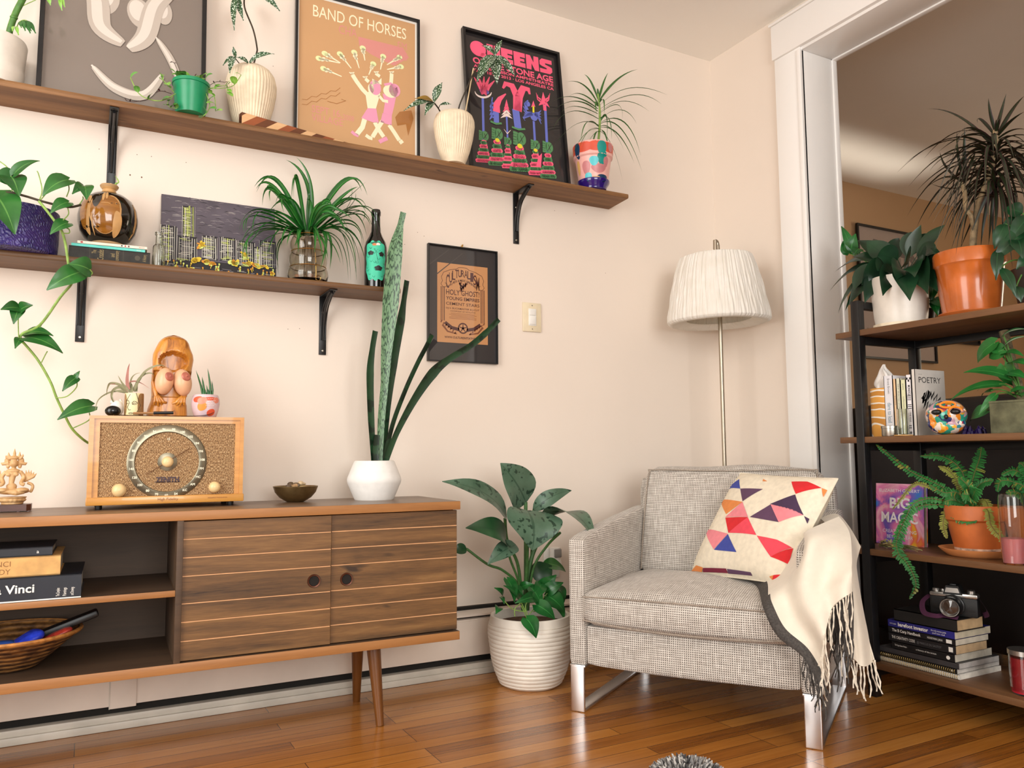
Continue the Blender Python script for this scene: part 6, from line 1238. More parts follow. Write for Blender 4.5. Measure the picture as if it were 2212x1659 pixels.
for bx, by, bd_, tx, ty, td, w, nr, m, ar in [(465, 450, 2.39, 45, 212, 2.36, 130, (.2, -.75, .6), AG, .16), (590, 350, 2.44, 425, 92, 2.41, 205, (.1, -.95, .2), AG, .08), (638, 398, 2.46, 888, 270, 2.42, 80, (-.3, -.8, .5), AG, .22), (600, 400, 2.34, 632, 660, 2.27, 290, (0, -.85, .5), AG, .2), (705, 462, 2.40, 1046, 606, 2.135, 150, (.2, -.8, .6), AG, .22), (720, 430, 2.42, 700, 605, 2.38, 150, (.2, -.9, .4), AGD, .1), (462, 608, 2.37, 198, 515, 2.33, 140, (-.1, -.8, .6), AGD, .22), (528, 626, 2.35, 342, 752, 2.32, 95, (0, -.7, .7), AG, .15), (205, 650, 2.41, 110, 665, 2.42, 60, (0, -.8, .5), AGD, .1), (700, 748, 2.44, 850, 800, 2.43, 70, (0, -.7, .7), LF_POTHOS, .15), (640, 840, 2.43, 760, 760, 2.42, 120, (0, -.9, .3), AGD, .1)]:
    P0 = q(bx, by, bd_); part(MB().blade(P0, q(tx, ty, td), w*1.42*.3315/ppm(P0), 0, nr, ar, .2, 'ovate', 14, .08), 'leaf', t, [m])
for bx, by, tx, ty, w, d in [(470, 850, 515, 1000, 95, 2.36), (545, 980, 445, 890, 70, 2.36), (440, 960, 385, 905, 60, 2.37), (650, 965, 520, 1005, 80, 2.35), (620, 900, 690, 1035, 105, 2.37), (690, 880, 640, 985, 90, 2.38), (660, 1015, 780, 1110, 110, 2.34), (595, 1105, 658, 1232, 125, 2.305), (740, 960, 840, 1060, 130, 2.36), (720, 930, 835, 870, 90, 2.38), (700, 900, 790, 820, 100, 2.40), (800, 900, 840, 1000, 80, 2.38), (430, 965, 450, 1010, 35, 2.36), (415, 1030, 395, 1075, 60, 2.37), (520, 900, 575, 960, 60, 2.38), (790, 1010, 840, 1110, 70, 2.36), (560, 900, 640, 880, 60, 2.39)]:
    P0 = q(bx, by, d); part(MB().blade(P0, q(tx, ty, d-.03), w*.3315/ppm(P0), 0, (R.uniform(-.2, .2), -.85, .5), .15, .2, 'heart', 10), 'leaf', t, [leafmat('deep_pothos_leaf', '#0f4a1c', '#1f6a2c', '#3f8a44', .05, .3) if bx == 470 else bpy.data.materials['deep_pothos_leaf']])
b = MB()
for pts in [[(590, 1060), (540, 960), (490, 900)], [(590, 1060), (500, 1040), (430, 960)], [(600, 1080), (590, 1020), (620, 960)], [(610, 1080), (680, 1000), (730, 940)], [(560, 1020), (580, 1060), (600, 1110)], [(640, 1060), (700, 1040), (760, 1000)], [(520, 1090), (520, 1040), (560, 1000)]]: b.tube(ccurve([q(x, y, 2.37) for x, y in pts], 6), .0018, 6)
part(b, 'runners', t, [STEMY])

# ------------------------------------------------------------ floor lamp behind the armchair
LY = 2.415; LXc = at(1562, 900, y=LY).x
c, pr = turned(1552, LY, [(104, 698), (108, 694), (107, 682), (101, 655), (94, 620), (86, 588), (79, 566), (75, 558)]); zb = c.z
NI = plain('brushed_nickel', '#a99d8c', .3, .03, metal=.9, bump=0)
t = thing('floor_lamp', 'floor lamp with pleated white fabric shade on a thin steel pole, behind the armchair', 'floor lamp', (LXc, LY, 0))
part(MB().lathe([(0, 0), (.125, 0), (.128, .004), (.126, .018), (.02, .024), (.0, .024)], (LXc, LY, 0), 48), 'base', t, [NI])
R = random.Random(5); ph = [R.uniform(0, 6.28) for _ in range(14)]; SEG = 420
def pleat(a, z, r): return (.0014*sin(83*a+ph[0]+2.2*sin(z*16+ph[1]))+.0015*sin(57*a+ph[2]+3*sin(z*11+ph[3]))+.0012*sin(121*a+ph[4]-3*z*8)+.002*sin(5*a+ph[5]+z*9))
SHD = NT('crinkled_white_shade'); SHD.col(SHD.ramp(SHD.noise(SHD.co(), 18, 3), [(.3, '#f5f2ea'), (.7, '#fdfbf6')])); SHD.set(rough=.9); _tr = SHD.n('ShaderNodeBsdfTranslucent'); _tr.inputs[0].default_value = lin('#fff6e6'); _ms = SHD.n('ShaderNodeMixShader'); _ms.inputs[0].default_value = .25
SHD.l(SHD.b.outputs[0], _ms.inputs[1]); SHD.l(_tr.outputs[0], _ms.inputs[2]); SHD.l(_ms.outputs[0], SHD.t.nodes['Material Output'].inputs[0]); SHD = SHD.m
pp = []
for (r0, z0), (r1, z1) in zip(pr, pr[1:]): pp += [(r0+(r1-r0)*k/5, z0+(z1-z0)*k/5) for k in range(5)]
pp.append(pr[-1]); rb, rt = pr[0][0], pr[-1][0]
prof = [(rb*.66, .014), (rb*.8, .004), (rb*.94, -.004)]+pp+[(rt*.9, pp[-1][1]+.004)]+[(r-.004, z) for r, z in reversed(pp)]+[(rb*.66, .016)]
tilt = Matrix.Rotation(rad(-1.2), 3, 'Y')
part(MB().lathe(prof, c, SEG, 0, pleat, axis=tilt), 'lamp_shade', t, [SHD], smooth=75)
zt = c.z+pr[-1][1]; z2 = at(1556, 523, y=LY).z
part(MB().tube(ccurve([(LXc, LY, .02), (LXc, LY, .5), (LXc, LY, 1.0), (LXc, LY, zt-.02), (LXc-.002, LY, z2-.012), (LXc-.012, LY, z2), (c.x-.004, LY, z2-.006), (c.x-.006, LY, zt-.01), (c.x-.004, LY, zt-.06)], 8), .0085, 14), 'pole', t, [NI])
part(MB().lathe([(0, .0), (.014, 0), (.016, -.012), (.016, -.05), (0, -.052)], (c.x-.004, LY, zt-.05), 20), 'socket', t, [plain('ivory_socket', '#d8cfc0', .4)])
b = MB()
for k in range(3): a = 2*pi*k/3+.4; b.tube([(c.x-.004, LY, zt-.055), (c.x+(rt-.004)*cos(a), LY+(rt-.004)*sin(a), zt-.008)], .0016, 6)
ring(b, V((c.x, LY, 0)), rt-.005, zt-.008, .0018); part(b, 'shade_ring', t, [NI])

# ------------------------------------------------------------ shaggy grey cushion at the bottom edge
p = at(1487, 1700, y=1.46); c = V((p.x, 1.46, 0)); zt = at(1487, 1643, y=1.46).z
t = thing('shag_cushion', 'shaggy grey tufted cushion on the floor, its top just in view in the foreground', 'cushion', c)
part(MB().ball(c+V((0, 0, zt*.45)), (.085, .085, zt*.45), 0, 32, 16), 'core', t, [plain('grey_felt', '#5a5a5c', .95)])
b = MB(); R = random.Random(13)
for i in range(900):
    a, ph_ = R.uniform(0, 6.283), math.acos(R.uniform(-.1, 1)); n = V((sin(ph_)*cos(a), sin(ph_)*sin(a), cos(ph_))); p = c+V((0, 0, zt*.45))+V((n.x*.085, n.y*.085, n.z*zt*.45)); d = (n+V((R.uniform(-.5, .5), R.uniform(-.5, .5), R.uniform(-.2, .5)))).normalized(); L = R.uniform(.008, .016)
    b.tube([p, p+d*L*.5+V((0, 0, .001)), p+d*L], [.0021, .0023, .0013], 5, R.choice((0, 0, 1, 2)))
part(b, 'tufts', t, [plain('grey_yarn', '#8c8a88', .95), plain('pale_yarn', '#c9c5c0', .95), plain('dark_yarn', '#4c4b4d', .95)], kind='stuff')

# ------------------------------------------------------------ bookcase standing in the wide opening
BW = wood('bookcase_board', [(.25, '#4c311d'), (.5, '#6d4a2d'), (.8, '#86603c')], 1, .9, .45, 14, .15)
XF, YB1, YB0 = 2.262, 1.845, .72; SH = [.11, .47, .835, 1.192]; SD = .315; TB = .02
bc = thing('bookcase', 'open bookcase of brown boards on black steel posts, right of the armchair', 'bookcase', (XF, 1.28, 0))
for z in SH: part(MB().box(XF, XF+SD, YB0, YB1, z-TB, z, 0, .0015), 'shelf', bc, [BW], smooth=30)
PW = .03; ya = 1.778; yb_ = YB0+.065
for y in (ya, yb_):
    for x in (XF-.003, XF+SD-PW+.003):
        part(MB().box(x, x+PW, y-PW, y, 0, 1.292, 0, .002), 'post', bc, [BLACK], smooth=30)
    b = MB()
    for z in [s-TB-.026 for s in SH]+[1.266]: b.box(XF+PW-.003, XF+SD-PW+.003, y-PW+.003, y-.003, z, z+.025, 0, .001)
    for z in [s-TB-.026 for s in SH]+[1.266]: part(MB().box(XF+PW-.003, XF+SD-PW+.003, y-PW+.003, y-.003, z, z+.025, 0, .001), 'side_rail', bc, [BLACK], smooth=30)
for z in [s-TB-.026 for s in SH]: part(MB().box(XF+SD-PW+.006, XF+SD-.002, yb_, ya-PW, z, z+.025, 0, .001), 'back_rail', bc, [BLACK], smooth=30)
def turnx(cx, X, pts, base=None):
    c = at(cx, pts[0][1], x=X); out = []
    for hw, py in pts: p = at(cx, py, x=X); out.append((hw/ppm(p), p.z))
    if base is not None: dz = base-out[0][1]; n = len(out); out = [(r, z+dz*(1-i/(n-1))) for i, (r, z) in enumerate(out)]
    z0 = out[0][1]; return V((X, c.y, z0)), [(r, z-z0) for r, z in out]
s6 = .3376; q6 = lambda x, y, X: at(1760+x*s6, 180+y*s6, x=X)
LF_LILY = leafmat('dark_peace_lily_leaf', '#0f2418', '#1f4228', '#16301e', .03, .3); LF_DRAG = leafmat('dragon_tree_leaf', '#1c2418', '#2f3a20', '#3a2226', .02, .4, edge=('#3a1c22', .7))
TERRA = plain('terracotta', '#c4682f', .5, .12, 14, .15, 90); TERRAG = plain('glazed_terracotta', '#c8692c', .22, .12, 12, .05, coat=.3)
# white pot of peace lily
c, pr = turnx(1947, 2.385, [(50, 697), (53, 680), (56, 640), (57, 612), (57, 600)], SH[3]+.012); H = pr[-1][1]
t = thing('potted_plant', 'white pot of dark drooping peace lily on the top of the bookcase', 'potted plant', (c.x, c.y, SH[3]))
part(MB().lathe(shell([(.001, 0)]+pr, .004), c, 56), 'pot', t, [CERW]); part(MB().lathe([(0, H-.012), (pr[-1][0]-.005, H-.012)], c, 24), 'soil', t, [SOIL])
part(MB().lathe([(.001, 0), (pr[0][0]+.002, 0), (pr[0][0]+.008, .003), (pr[0][0]+.009, .016), (pr[0][0]+.006, .016), (pr[0][0]+.004, .006), (.001, .006)], (c.x, c.y, SH[3]), 72, 0, lambda a, z, r: .0008*sin(60*a) if r > .03 else 0), 'saucer', t, [CERC])
R = random.Random(6)
b = MB(); LV = [(560, 1210, 360, 1030, 130, 1205, 95, .0), (560, 1210, 260, 1180, 150, 1470, 85, -.06), (540, 1230, 330, 1150, 195, 1455, 80, -.05), (540, 1230, 330, 1180, 220, 1420, 90, -.07), (550, 1230, 380, 1160, 320, 1405, 110, -.10), (560, 1230, 460, 1130, 435, 1360, 120, -.12), (580, 1230, 560, 1130, 608, 1392, 130, -.13), (600, 1230, 700, 1080, 725, 1350, 150, -.10), (600, 1220, 760, 1030, 800, 1210, 120, -.04), (590, 1210, 700, 1010, 832, 905, 70, .0), (580, 1210, 620, 1040, 680, 905, 80, .02), (570, 1210, 480, 1050, 540, 990, 90, .05), (560, 1210, 420, 1060, 275, 1005, 110, .03), (560, 1210, 430, 1080, 330, 1010, 120, -.05), (570, 1220, 480, 1070, 400, 1110, 130, -.10), (590, 1220, 620, 1070, 580, 1140, 130, -.12), (590, 1220, 660, 1080, 640, 1240, 120, -.12), (600, 1220, 730, 1060, 700, 1130, 120, -.08), (560, 1230, 420, 1130, 400, 1200, 120, -.12), (560, 1210, 640, 1010, 745, 960, 80, .05), (570, 1210, 360, 1090, 240, 1110, 100, -.02), (600, 1230, 760, 1150, 765, 1300, 90, -.06), (540, 1220, 290, 1080, 95, 1330, 80, -.03), (550, 1225, 300, 1130, 250, 1330, 100, -.08), (550, 1220, 420, 1090, 300, 1290, 110, -.1), (580, 1230, 520, 1110, 520, 1260, 120, -.13), (600, 1230, 690, 1120, 790, 1330, 110, -.07), (570, 1215, 590, 1000, 620, 950, 80, .03), (590, 1215, 720, 1020, 780, 1090, 110, -.03)]
for bx, by, ax, ay, tx, ty, w, dx in LV:
    p0, p1, p2 = q6(bx, by, 2.385), q6(ax, ay, 2.385+dx*.6), q6(tx, ty, 2.385+dx); C_ = qcurve(p0, p1, p2, 14); sc = s6/ppm(p1)
    b.strap(C_, w*sc*1.2, 0, nrm=(-.7, -.45, .55), fold=.25, wf=lambda u: .06 if u < .28 else max(.02, sin(pi*((u-.28)/.72)**.8)), twist=R.uniform(-.5, .5))
part(b, 'leaves', t, [LF_LILY], smooth=80)
# terracotta pot with dragon tree
c, pr = turnx(2099, 2.40, [(54, 668), (57, 655), (63, 610), (66, 572), (71, 569), (70, 547), (68, 545)], SH[3]+.008); H = pr[-1][1]
t = thing('potted_plant', 'glossy terracotta pot with a tall dark dragon tree on top of the bookcase', 'potted plant', (c.x, c.y, SH[3]))
part(MB().lathe(shell([(.001, 0)]+pr, .007), c, 64), 'pot', t, [TERRAG]); part(MB().lathe([(0, H-.015), (pr[-1][0]-.008, H-.015)], c, 30), 'soil', t, [SOIL])
part(MB().lathe([(.001, 0), (.075, 0), (.088, .008), (.094, .016), (.093, .018), (.088, .014), (.08, .008), (.001, .008)], (c.x, c.y, SH[3]), 56), 'saucer', t, [TERRA])
TRK = plain('pale_cane_trunk', '#9a8462', .7, .25, 60, .5, 120)
b = MB().tube(ccurve([q6(1010, 1090, 2.40), q6(1020, 930, 2.40), q6(1055, 760, 2.40), q6(1130, 560, 2.40), q6(1155, 400, 2.40), q6(1160, 300, 2.40)], 6), [.010]*20+[.009]*11, 10).tube(ccurve([q6(1020, 960, 2.40), q6(1000, 850, 2.38), q6(965, 800, 2.37), q6(960, 700, 2.36), q6(940, 640, 2.36)], 5), .0065, 8)
part(b, 'trunk', t, [TRK])
b = MB(); R = random.Random(17); TI = [(1150, 420, 930, 150, 722, 165), (1150, 400, 960, 170, 700, 480), (1150, 430, 880, 260, 580, 512), (1150, 440, 900, 200, 525, 572), (1150, 450, 900, 300, 600, 660), (1150, 500, 900, 420, 650, 690), (1150, 520, 820, 430, 590, 852), (1150, 540, 830, 520, 650, 925), (1150, 540, 900, 560, 720, 882), (1150, 560, 900, 600, 755, 895), (1150, 580, 960, 640, 830, 1002), (1150, 600, 1000, 700, 872, 1062), (1150, 620, 1050, 760, 930, 1062), (1150, 620, 1080, 800, 1062, 1050), (1150, 620, 1130, 820, 1112, 1035), (1150, 640, 1170, 800, 1150, 960),
    (960, 640, 950, 440, 960, 280), (960, 640, 900, 480, 910, 305), (950, 640, 820, 560, 800, 440), (950, 640, 850, 540, 690, 690), (960, 660, 860, 700, 740, 640), (960, 640, 1000, 500, 1030, 440), (1150, 300, 1110, 180, 1112, 95), (1160, 300, 1190, 190, 1225, 65), (1140, 320, 1030, 180, 1042, 252), (1170, 330, 1260, 150, 1339, 82), (1170, 340, 1250, 230, 1345, 180), (1160, 330, 1180, 180, 1165, 260), (1170, 360, 1300, 250, 1400, 320), (1170, 400, 1300, 330, 1420, 480), (1170, 440, 1320, 400, 1400, 620), (1160, 500, 1320, 480, 1380, 760), (1160, 540, 1280, 560, 1305, 790), (1160, 560, 1250, 620, 1260, 900), (1160, 600, 1210, 720, 1200, 980), (1150, 460, 1000, 350, 860, 600), (1150, 470, 950, 400, 780, 560), (1150, 520, 950, 480, 730, 770), (1140, 560, 960, 560, 800, 840), (1150, 600, 1010, 640, 900, 940), (1150, 640, 1090, 720, 1000, 960), (1160, 440, 1290, 420, 1330, 560), (1150, 380, 1020, 280, 850, 390), (1150, 360, 1000, 260, 790, 440)]
for bx, by, ax, ay, tx, ty in TI: 
    dx = R.uniform(-.09, .07); b.strap(qcurve(q6(bx, by, 2.40), q6(ax, ay, 2.40+dx*.7), q6(tx, ty, 2.40+dx), 12), R.uniform(.011, .015), 0, fold=.3, wf=lambda u: min(1, .6+2*u)*(1-u**2.4))
for i in range(100):
    y_ = R.uniform(380, 740); a = R.uniform(0, 6.28); r = R.uniform(.14, .26); p0 = q6(1155, y_, 2.40); p2 = p0+V((r*.7*cos(a), r*.75*sin(a), R.uniform(-.24, .02))); p1 = p0+V((r*.5*cos(a), r*.5*sin(a), R.uniform(.02, .1)))
    b.strap(qcurve(p0, p1, p2, 10), R.uniform(.010, .014), 0, fold=.3, wf=lambda u: min(1, .6+2*u)*(1-u**2.4))
part(b, 'leaves', t, [LF_DRAG], smooth=80)
# plants behind and at the right end of the top board
def leafy(label, c, potr, poth, col, leaves, mats, q):
    t = thing('potted_plant', label, 'potted plant', c)
    part(MB().lathe(shell([(.001, 0), (potr*.75, 0), (potr, poth*.9), (potr*1.03, poth)], .004), c, 36), 'pot', t, [col]); part(MB().lathe([(0, poth-.01), (potr-.004, poth-.01)], c, 20), 'soil', t, [SOIL])
    b = MB()
    for (bx, by, bX, tx, ty, tX, w, nr, sh) in leaves:
        P0, P1 = q(bx, by, bX), q(tx, ty, tX); sc = .5*(1/ppm(P0)+1/ppm(P1))
        part(MB().blade(P0, P1, w*sc, 0, nr, .14, .2, sh, 11, .06), 'leaf', t, mats)
        b.tube(qcurve(c+V((0, 0, poth-.012)), (c+V((0, 0, poth+.05)))*.5+P0*.5+V((0, 0, .03)), P0, 8), .002, 6)
    part(b, 'stems', t, [STEMG]); return t
DKP = plain('dark_brown_pot', '#2a211c', .5)
NV = (-.75, -.5, .4); LF_LILY2 = leafmat('deep_green_broad_leaf', '#0d2c18', '#1c4a28', '#2c5a34', .04, .3)
leafy('dark pothos in a small brown pot behind the white pot on the bookcase', V((2.50, at(1990, 690, x=2.50).y, SH[3])), .045, .075, DKP,
      [(240, 1070, 2.50, 170, 915, 2.5, 60*s6, NV, 'heart'), (230, 1080, 2.50, 262, 962, 2.5, 95*s6, NV, 'heart'), (215, 1085, 2.5, 180, 1010, 2.5, 80*s6, NV, 'heart'), (280, 1060, 2.48, 250, 1100, 2.46, 80*s6, NV, 'heart'), (760, 1290, 2.47, 745, 1400, 2.45, 80*s6, NV, 'heart'), (770, 1380, 2.46, 840, 1450, 2.45, 90*s6, NV, 'heart'), (760, 1400, 2.46, 790, 1490, 2.45, 60*s6, NV, 'heart'), (790, 1300, 2.47, 850, 1390, 2.46, 70*s6, NV, 'heart')], [bpy.data.materials['deep_pothos_leaf']], q6)
leafy('dark broad-leaved plant spilling over the right end of the bookcase top', V((2.42, at(2250, 680, x=2.42).y, SH[3])), .07, .12, DKP,
      [(1330, 830, 2.40, 1205, 810, 2.38, 120*s6, NV, 'ovate'), (1330, 900, 2.40, 1190, 930, 2.36, 130*s6, NV, 'ovate'), (1339, 960, 2.38, 1140, 1150, 2.33, 130*s6, NV, 'heart'), (1300, 1000, 2.36, 1330, 1120, 2.33, 120*s6, NV, 'heart'), (1170, 1060, 2.34, 1160, 1260, 2.31, 75*s6, NV, 'lance'), (1190, 1180, 2.32, 1290, 1365, 2.30, 70*s6, NV, 'lance'), (1220, 900, 2.36, 1150, 1060, 2.34, 90*s6, NV, 'ovate'), (1380, 850, 2.40, 1250, 1010, 2.36, 120*s6, NV, 'ovate'), (1290, 1300, 2.33, 1320, 1400, 2.32, 70*s6, NV, 'lance'), (1380, 1000, 2.4, 1260, 900, 2.4, 100*s6, NV, 'ovate'), (1400, 1100, 2.38, 1290, 1190, 2.35, 90*s6, NV, 'ovate')], [LF_LILY2], q6)

# ---- second board: tissue box, books, tin, tumbler, painted skull, concrete planter
s7 = .1929; q7 = lambda x, y, X: at(1880+x*s7, 640+y*s7, x=X); Z2 = SH[2]+.0003
X2 = 2.315
def span(xa, xb, X, py=900): return sorted((at(xa, py, x=X).y, at(xb, py, x=X).y))
y0, y1 = span(1881.5, 1913, X2); zt = q7(80, 1028, X2).z
TIS = NT('patterned_tissue_carton'); _o = TIS.co(); _w = TIS.n('ShaderNodeTexWave', wave_type='RINGS', rings_direction='SPHERICAL'); _w.inputs['Scale'].default_value = 7; _w.inputs['Distortion'].default_value = 6; _w.inputs['Detail Scale'].default_value = .8; TIS.l(_o, _w.inputs[0]); TIS.col(TIS.ramp(_w.outputs[1], [(.4, '#e0a04a'), (.45, '#f0e4d0'), (.72, '#f4ece0'), (.76, '#c98a3a')], 'LINEAR')); TIS.set(rough=.5)
t = thing('tissue_box', 'orange and white patterned tissue box at the left of the bookcase middle board', 'tissue box', (X2+.05, (y0+y1)/2, SH[2]))
part(MB().box(X2, X2+.11, y0, y1, Z2, zt, 0, .002), 'carton', t, [TIS.m], smooth=30)
ym = (y0+y1)/2; zT = q7(85, 765, X2+.03).z
def tis(u, v): a = 2*pi*u; r = (.018+.010*sin(3*a+4*v)+.006*sin(7*a))*(1-.85*v)*(1+.8*sin(pi*v)); return V((X2+.045+r*cos(a)+.004*sin(6*v), ym+r*sin(a)*.9+.004*sin(9*v), zt-.004+(zT-zt+.004)*v+.004*sin(5*a)*v*(1-v)*4))
part(MB().grid(tis, 40, 14), 'tissue', t, [plain('white_tissue', '#f0eae4', .9)], smooth=180)
def upright(label, xa, xb, ptop, pbase, X, depth_, cover, draw=None, mats=(), page='#e4dccb', group=None, hard=False):
    y0, y1 = span(xa, xb, X); zt = at((xa+xb)/2, ptop, x=X).z; h = zt-Z2; w = y1-y0-.0006; k = min(.0018, w*.12)
    t = thing('book', label, 'book', (X, y1-.0003, Z2), rad(-90), group)   # local x runs to the right along the shelf, local y goes back
    PG = plain('pages_'+page.strip('#'), page, .8, .1, 40, .3, 600) if 'pages_'+page.strip('#') not in bpy.data.materials else bpy.data.materials['pages_'+page.strip('#')]
    b = MB().box(0, w, 0, k, 0, h).box(0, k, 0, depth_, 0, h).box(w-k, w, 0, depth_, 0, h)
    if draw: n0 = len(b.mi); draw(Art(b, w, h, y=0)); b.mi[n0:] = [m+1 for m in b.mi[n0:]]
    return t, b, w, h, k, depth_, PG, cover, list(mats)
def finish(T): t, b, w, h, k, d, PG, cover, mats = T; part(b, 'cover', t, [cover]+mats, local=True, smooth=None); part(MB().box(k, w-k, k, d-.002, .001, h-.001), 'pages', t, [PG], local=True, smooth=None)
GRYP = plain('grey_print', '#6a6a6c', .6, bump=0); TEAL = plain('teal_print', '#3a7f9a', .6, bump=0)
def sv(a, s, u, v, mi, h, w, bold=0): a.text(s, u, v, mi, h=h, w=w, rot=-pi/2, bold=bold)
def tx(s, v, mi, hm, wm, bold=0):
    """spine title reading downwards; hm letter height and wm length in metres"""
    return lambda a: a.text(s, .5-hm/a.w*.4, v, mi, h=hm/a.h, w=wm/a.w, rot=-pi/2, bold=bold)
def multi(*f): return lambda a: [g(a) for g in f]
WC = lambda n, c: plain(n, c, .45, .03)
finish(upright('white book with teal and grey spine title dare to lead, beside the tissue box', 1912.5, 1932, 811, 921, X2, .10, WC('white_cover', '#ecebf0'), multi(tx('Brené Brown', .95, 0, .008, .05), tx('dare to lead', .55, 1, .014, .065)), [GRYP, TEAL]))
finish(upright('thin peach-spined book right of the white dare to lead book', 1932.3, 1938.5, 818, 943, X2, .10, WC('peach_cover', '#ecc79c'), tx('ESSAYS', .7, 0, .004, .03), [GRYP]))
finish(upright('thin sage-white book between the peach and pale lime spines', 1938.8, 1948, 817, 943, X2, .10, WC('sage_cover', '#dcdcc4'), tx('NEW SELECTED STORIES', .9, 0, .005, .09), [GRYP]))
finish(upright('pale lime-spined book behind the glass tumbler', 1948.3, 1960, 820, 943, X2, .10, WC('lime_cover', '#e4e6bc'), multi(tx('poems', .93, 0, .006, .02), tx('collected verse', .7, 0, .006, .06)), [GRYP]))
def d_mon(a):
    for i in range(3):
        for j in range(2):
            if (i+j) % 2 == 0: a.rect(.1+.27*i, .37+.27*i, .92-.035*j, .955-.035*j, 0)
    tx('MONOCLE', .83, 0, .008, .035, .03)(a)
    for k in range(7): a.rect(.12, .8, .58+.014*k, .586+.014*k, 0)
    for v in (.50, .47, .44): a.rect(.15, .85, v, v+.012, 0)
    tx('THE ISSUE', .38, 0, .006, .03)(a); a.text('++', .2, .15, 0, h=.03, w=.5, bold=.05).text('++', .2, .115, 0, h=.03, w=.5, bold=.05); a.rect(.3, .7, .03, .07, 1)
finish(upright('white magazine spine with black checks beside the poetry book', 1960.3, 1972.5, 809, 943, X2-.002, .11, WC('magazine_cover', '#f0eef2'), d_mon, [BLK, GRYP]))
T = upright('white poetry book facing right with a black scribble on its cover', 1973, 1981, 797, 943, X2-.006, .155, WC('poetry_cover', '#dcd7d0'), None, [BLK, GRYP])
t, b, w, h, k, d, PG, cover, mats = T; ycv = t.location.y-w; dw = at(2043, 870, y=ycv).x-(X2-.006)
T = (t, None, w, h, k, dw, PG, cover, mats); b = MB().box(0, w, 0, k, 0, h).box(0, k, 0, dw, 0, h).box(w-k, w, 0, dw, 0, h); n0 = len(b.mi)
Tm = Matrix(((0, 1, 0, w), (1, 0, 0, 0), (0, 0, 1, 0), (0, 0, 0, 1))) @ Matrix.Scale(-1, 4, V((0, 1, 0)))
a = Art(b, dw, h, Tm); a.text('POETRY', .12, .80, 1, w=.74, h=.088); a.text('MAY 2017', .12, .92, 2, w=.12, h=.012)
a.line([(.2, .55), (.3, .65), (.22, .5), (.38, .68), (.28, .46), (.45, .68), (.38, .54), (.52, .66), (.5, .56), (.62, .66), (.58, .54), (.72, .63), (.66, .5), (.82, .58), (.74, .46), (.84, .5), (.7, .42), (.78, .43)], .07, 1)
a.line([(.27, .58), (.2, .5), (.34, .56), (.24, .42), (.4, .52), (.3, .36), (.46, .48), (.36, .33), (.5, .42), (.42, .31)], .07, 1)
finish((t, b, w, h, k, dw, PG, cover, mats))
c, pr = turnx(1923.5, 2.288, [(16.5, 942.5), (17, 941), (17, 926), (18, 925.5), (18, 920.5), (17.5, 920)], Z2)
t = thing('candle_tin', 'small silver candle tin in front of the dare to lead book', 'tin', c); TINM = plain('brushed_tin', '#b3afa6', .3, .05, metal=1.0, bump=0)
part(MB().lathe([(.001, 0)]+pr[:3]+[(.001, pr[2][1])], c, 40), 'tin', t, [TINM]); part(MB().lathe(pr[2:]+[(.001, pr[-1][1])], c, 40), 'lid', t, [TINM])
c, pr = turnx(1952, 2.285, [(11, 940), (11.6, 938), (12.2, 884), (11.8, 883)], Z2+.003)
t = thing('tumbler', 'small clear glass tumbler in front of the pale lime book', 'glass', (c.x, c.y, Z2-.0003)); part(MB().lathe([(.001, 0)]+pr+[(r-.0016, z) for r, z in reversed(pr[1:])]+[(.001, .004)], c, 36), 'glass', t, [GL])
part(MB().lathe([(.001, 0), (pr[0][0]+.012, 0), (pr[0][0]+.012, .003), (.001, .003)], (c.x, c.y, Z2), 36), 'coaster', t, [plain('wood_coaster', '#c99a5a', .5)])
# painted skull
cS = at(2046, 941, x=2.315); cS.z = Z2; k9 = 1/ppm(cS); F = (EYE-cS); F.z = 0; F.normalize(); Sx = V((-F.y, F.x, 0)); 
def sk(u, f, z): return cS+Sx*u+F*f+V((0, 0, z))
t = thing('painted_skull', 'small skull painted in swirls of orange, teal and pink, on the bookcase', 'ornament', cS)
RS = Matrix((Sx, -F, V((0, 0, 1)))).transposed(); b = MB(); w = 42*k9; hS = 75*k9
b.ball(sk(0, -.012, hS*.56), (w*.98, w*1.15, hS*.46), 0, 32, 20, RS); b.ball(sk(0, .008, hS*.24), (w*.78, w*.75, hS*.25), 0, 28, 14, RS)
for s in (-1, 1): b.ball(sk(s*w*.62, .016, hS*.32), (w*.26, w*.36, hS*.14), 0, 18, 10, RS); b.ball(sk(s*w*.42, .028, hS*.66), (w*.42, w*.28, hS*.10), 0, 18, 10, RS)
SKM = NT('marbled_skull_paint'); _v = SKM.n('ShaderNodeTexVoronoi'); _v.inputs['Scale'].default_value = 62; _n = SKM.noise(SKM.co(), 30, 2); 
_mx = SKM.n('ShaderNodeVectorMath', operation='ADD'); _sc = SKM.n('ShaderNodeVectorMath', operation='SCALE'); _nc = SKM.n('ShaderNodeTexNoise'); _nc.inputs['Scale'].default_value = 28; SKM.l(SKM.co(), _nc.inputs[0]); SKM.l(_nc.outputs[1], _sc.inputs[0]); _sc.inputs[3].default_value = .05; SKM.l(SKM.co(), _mx.inputs[0]); SKM.l(_sc.outputs[0], _mx.inputs[1]); SKM.l(_mx.outputs[0], _v.inputs['Vector'])
SKM.col(SKM.ramp(SKM.sep(_v.outputs['Color'])[0], [(0, '#e88a2a'), (.16, '#e8d8cc'), (.34, '#2fa08a'), (.5, '#22306a'), (.62, '#f0b03a'), (.74, '#c9a0b0'), (.86, '#3f8fa0'), (.95, '#a83a4a')], 'CONSTANT')); SKM.set(rough=.15, coat=.6)
part(b, 'skull', t, [SKM.m], remesh=.002)
b = MB()
for s in (-1, 1): b.ball(sk(s*w*.42, w*.86, hS*.64), (w*.24, w*.16, hS*.08), 0, 18, 10, RS)
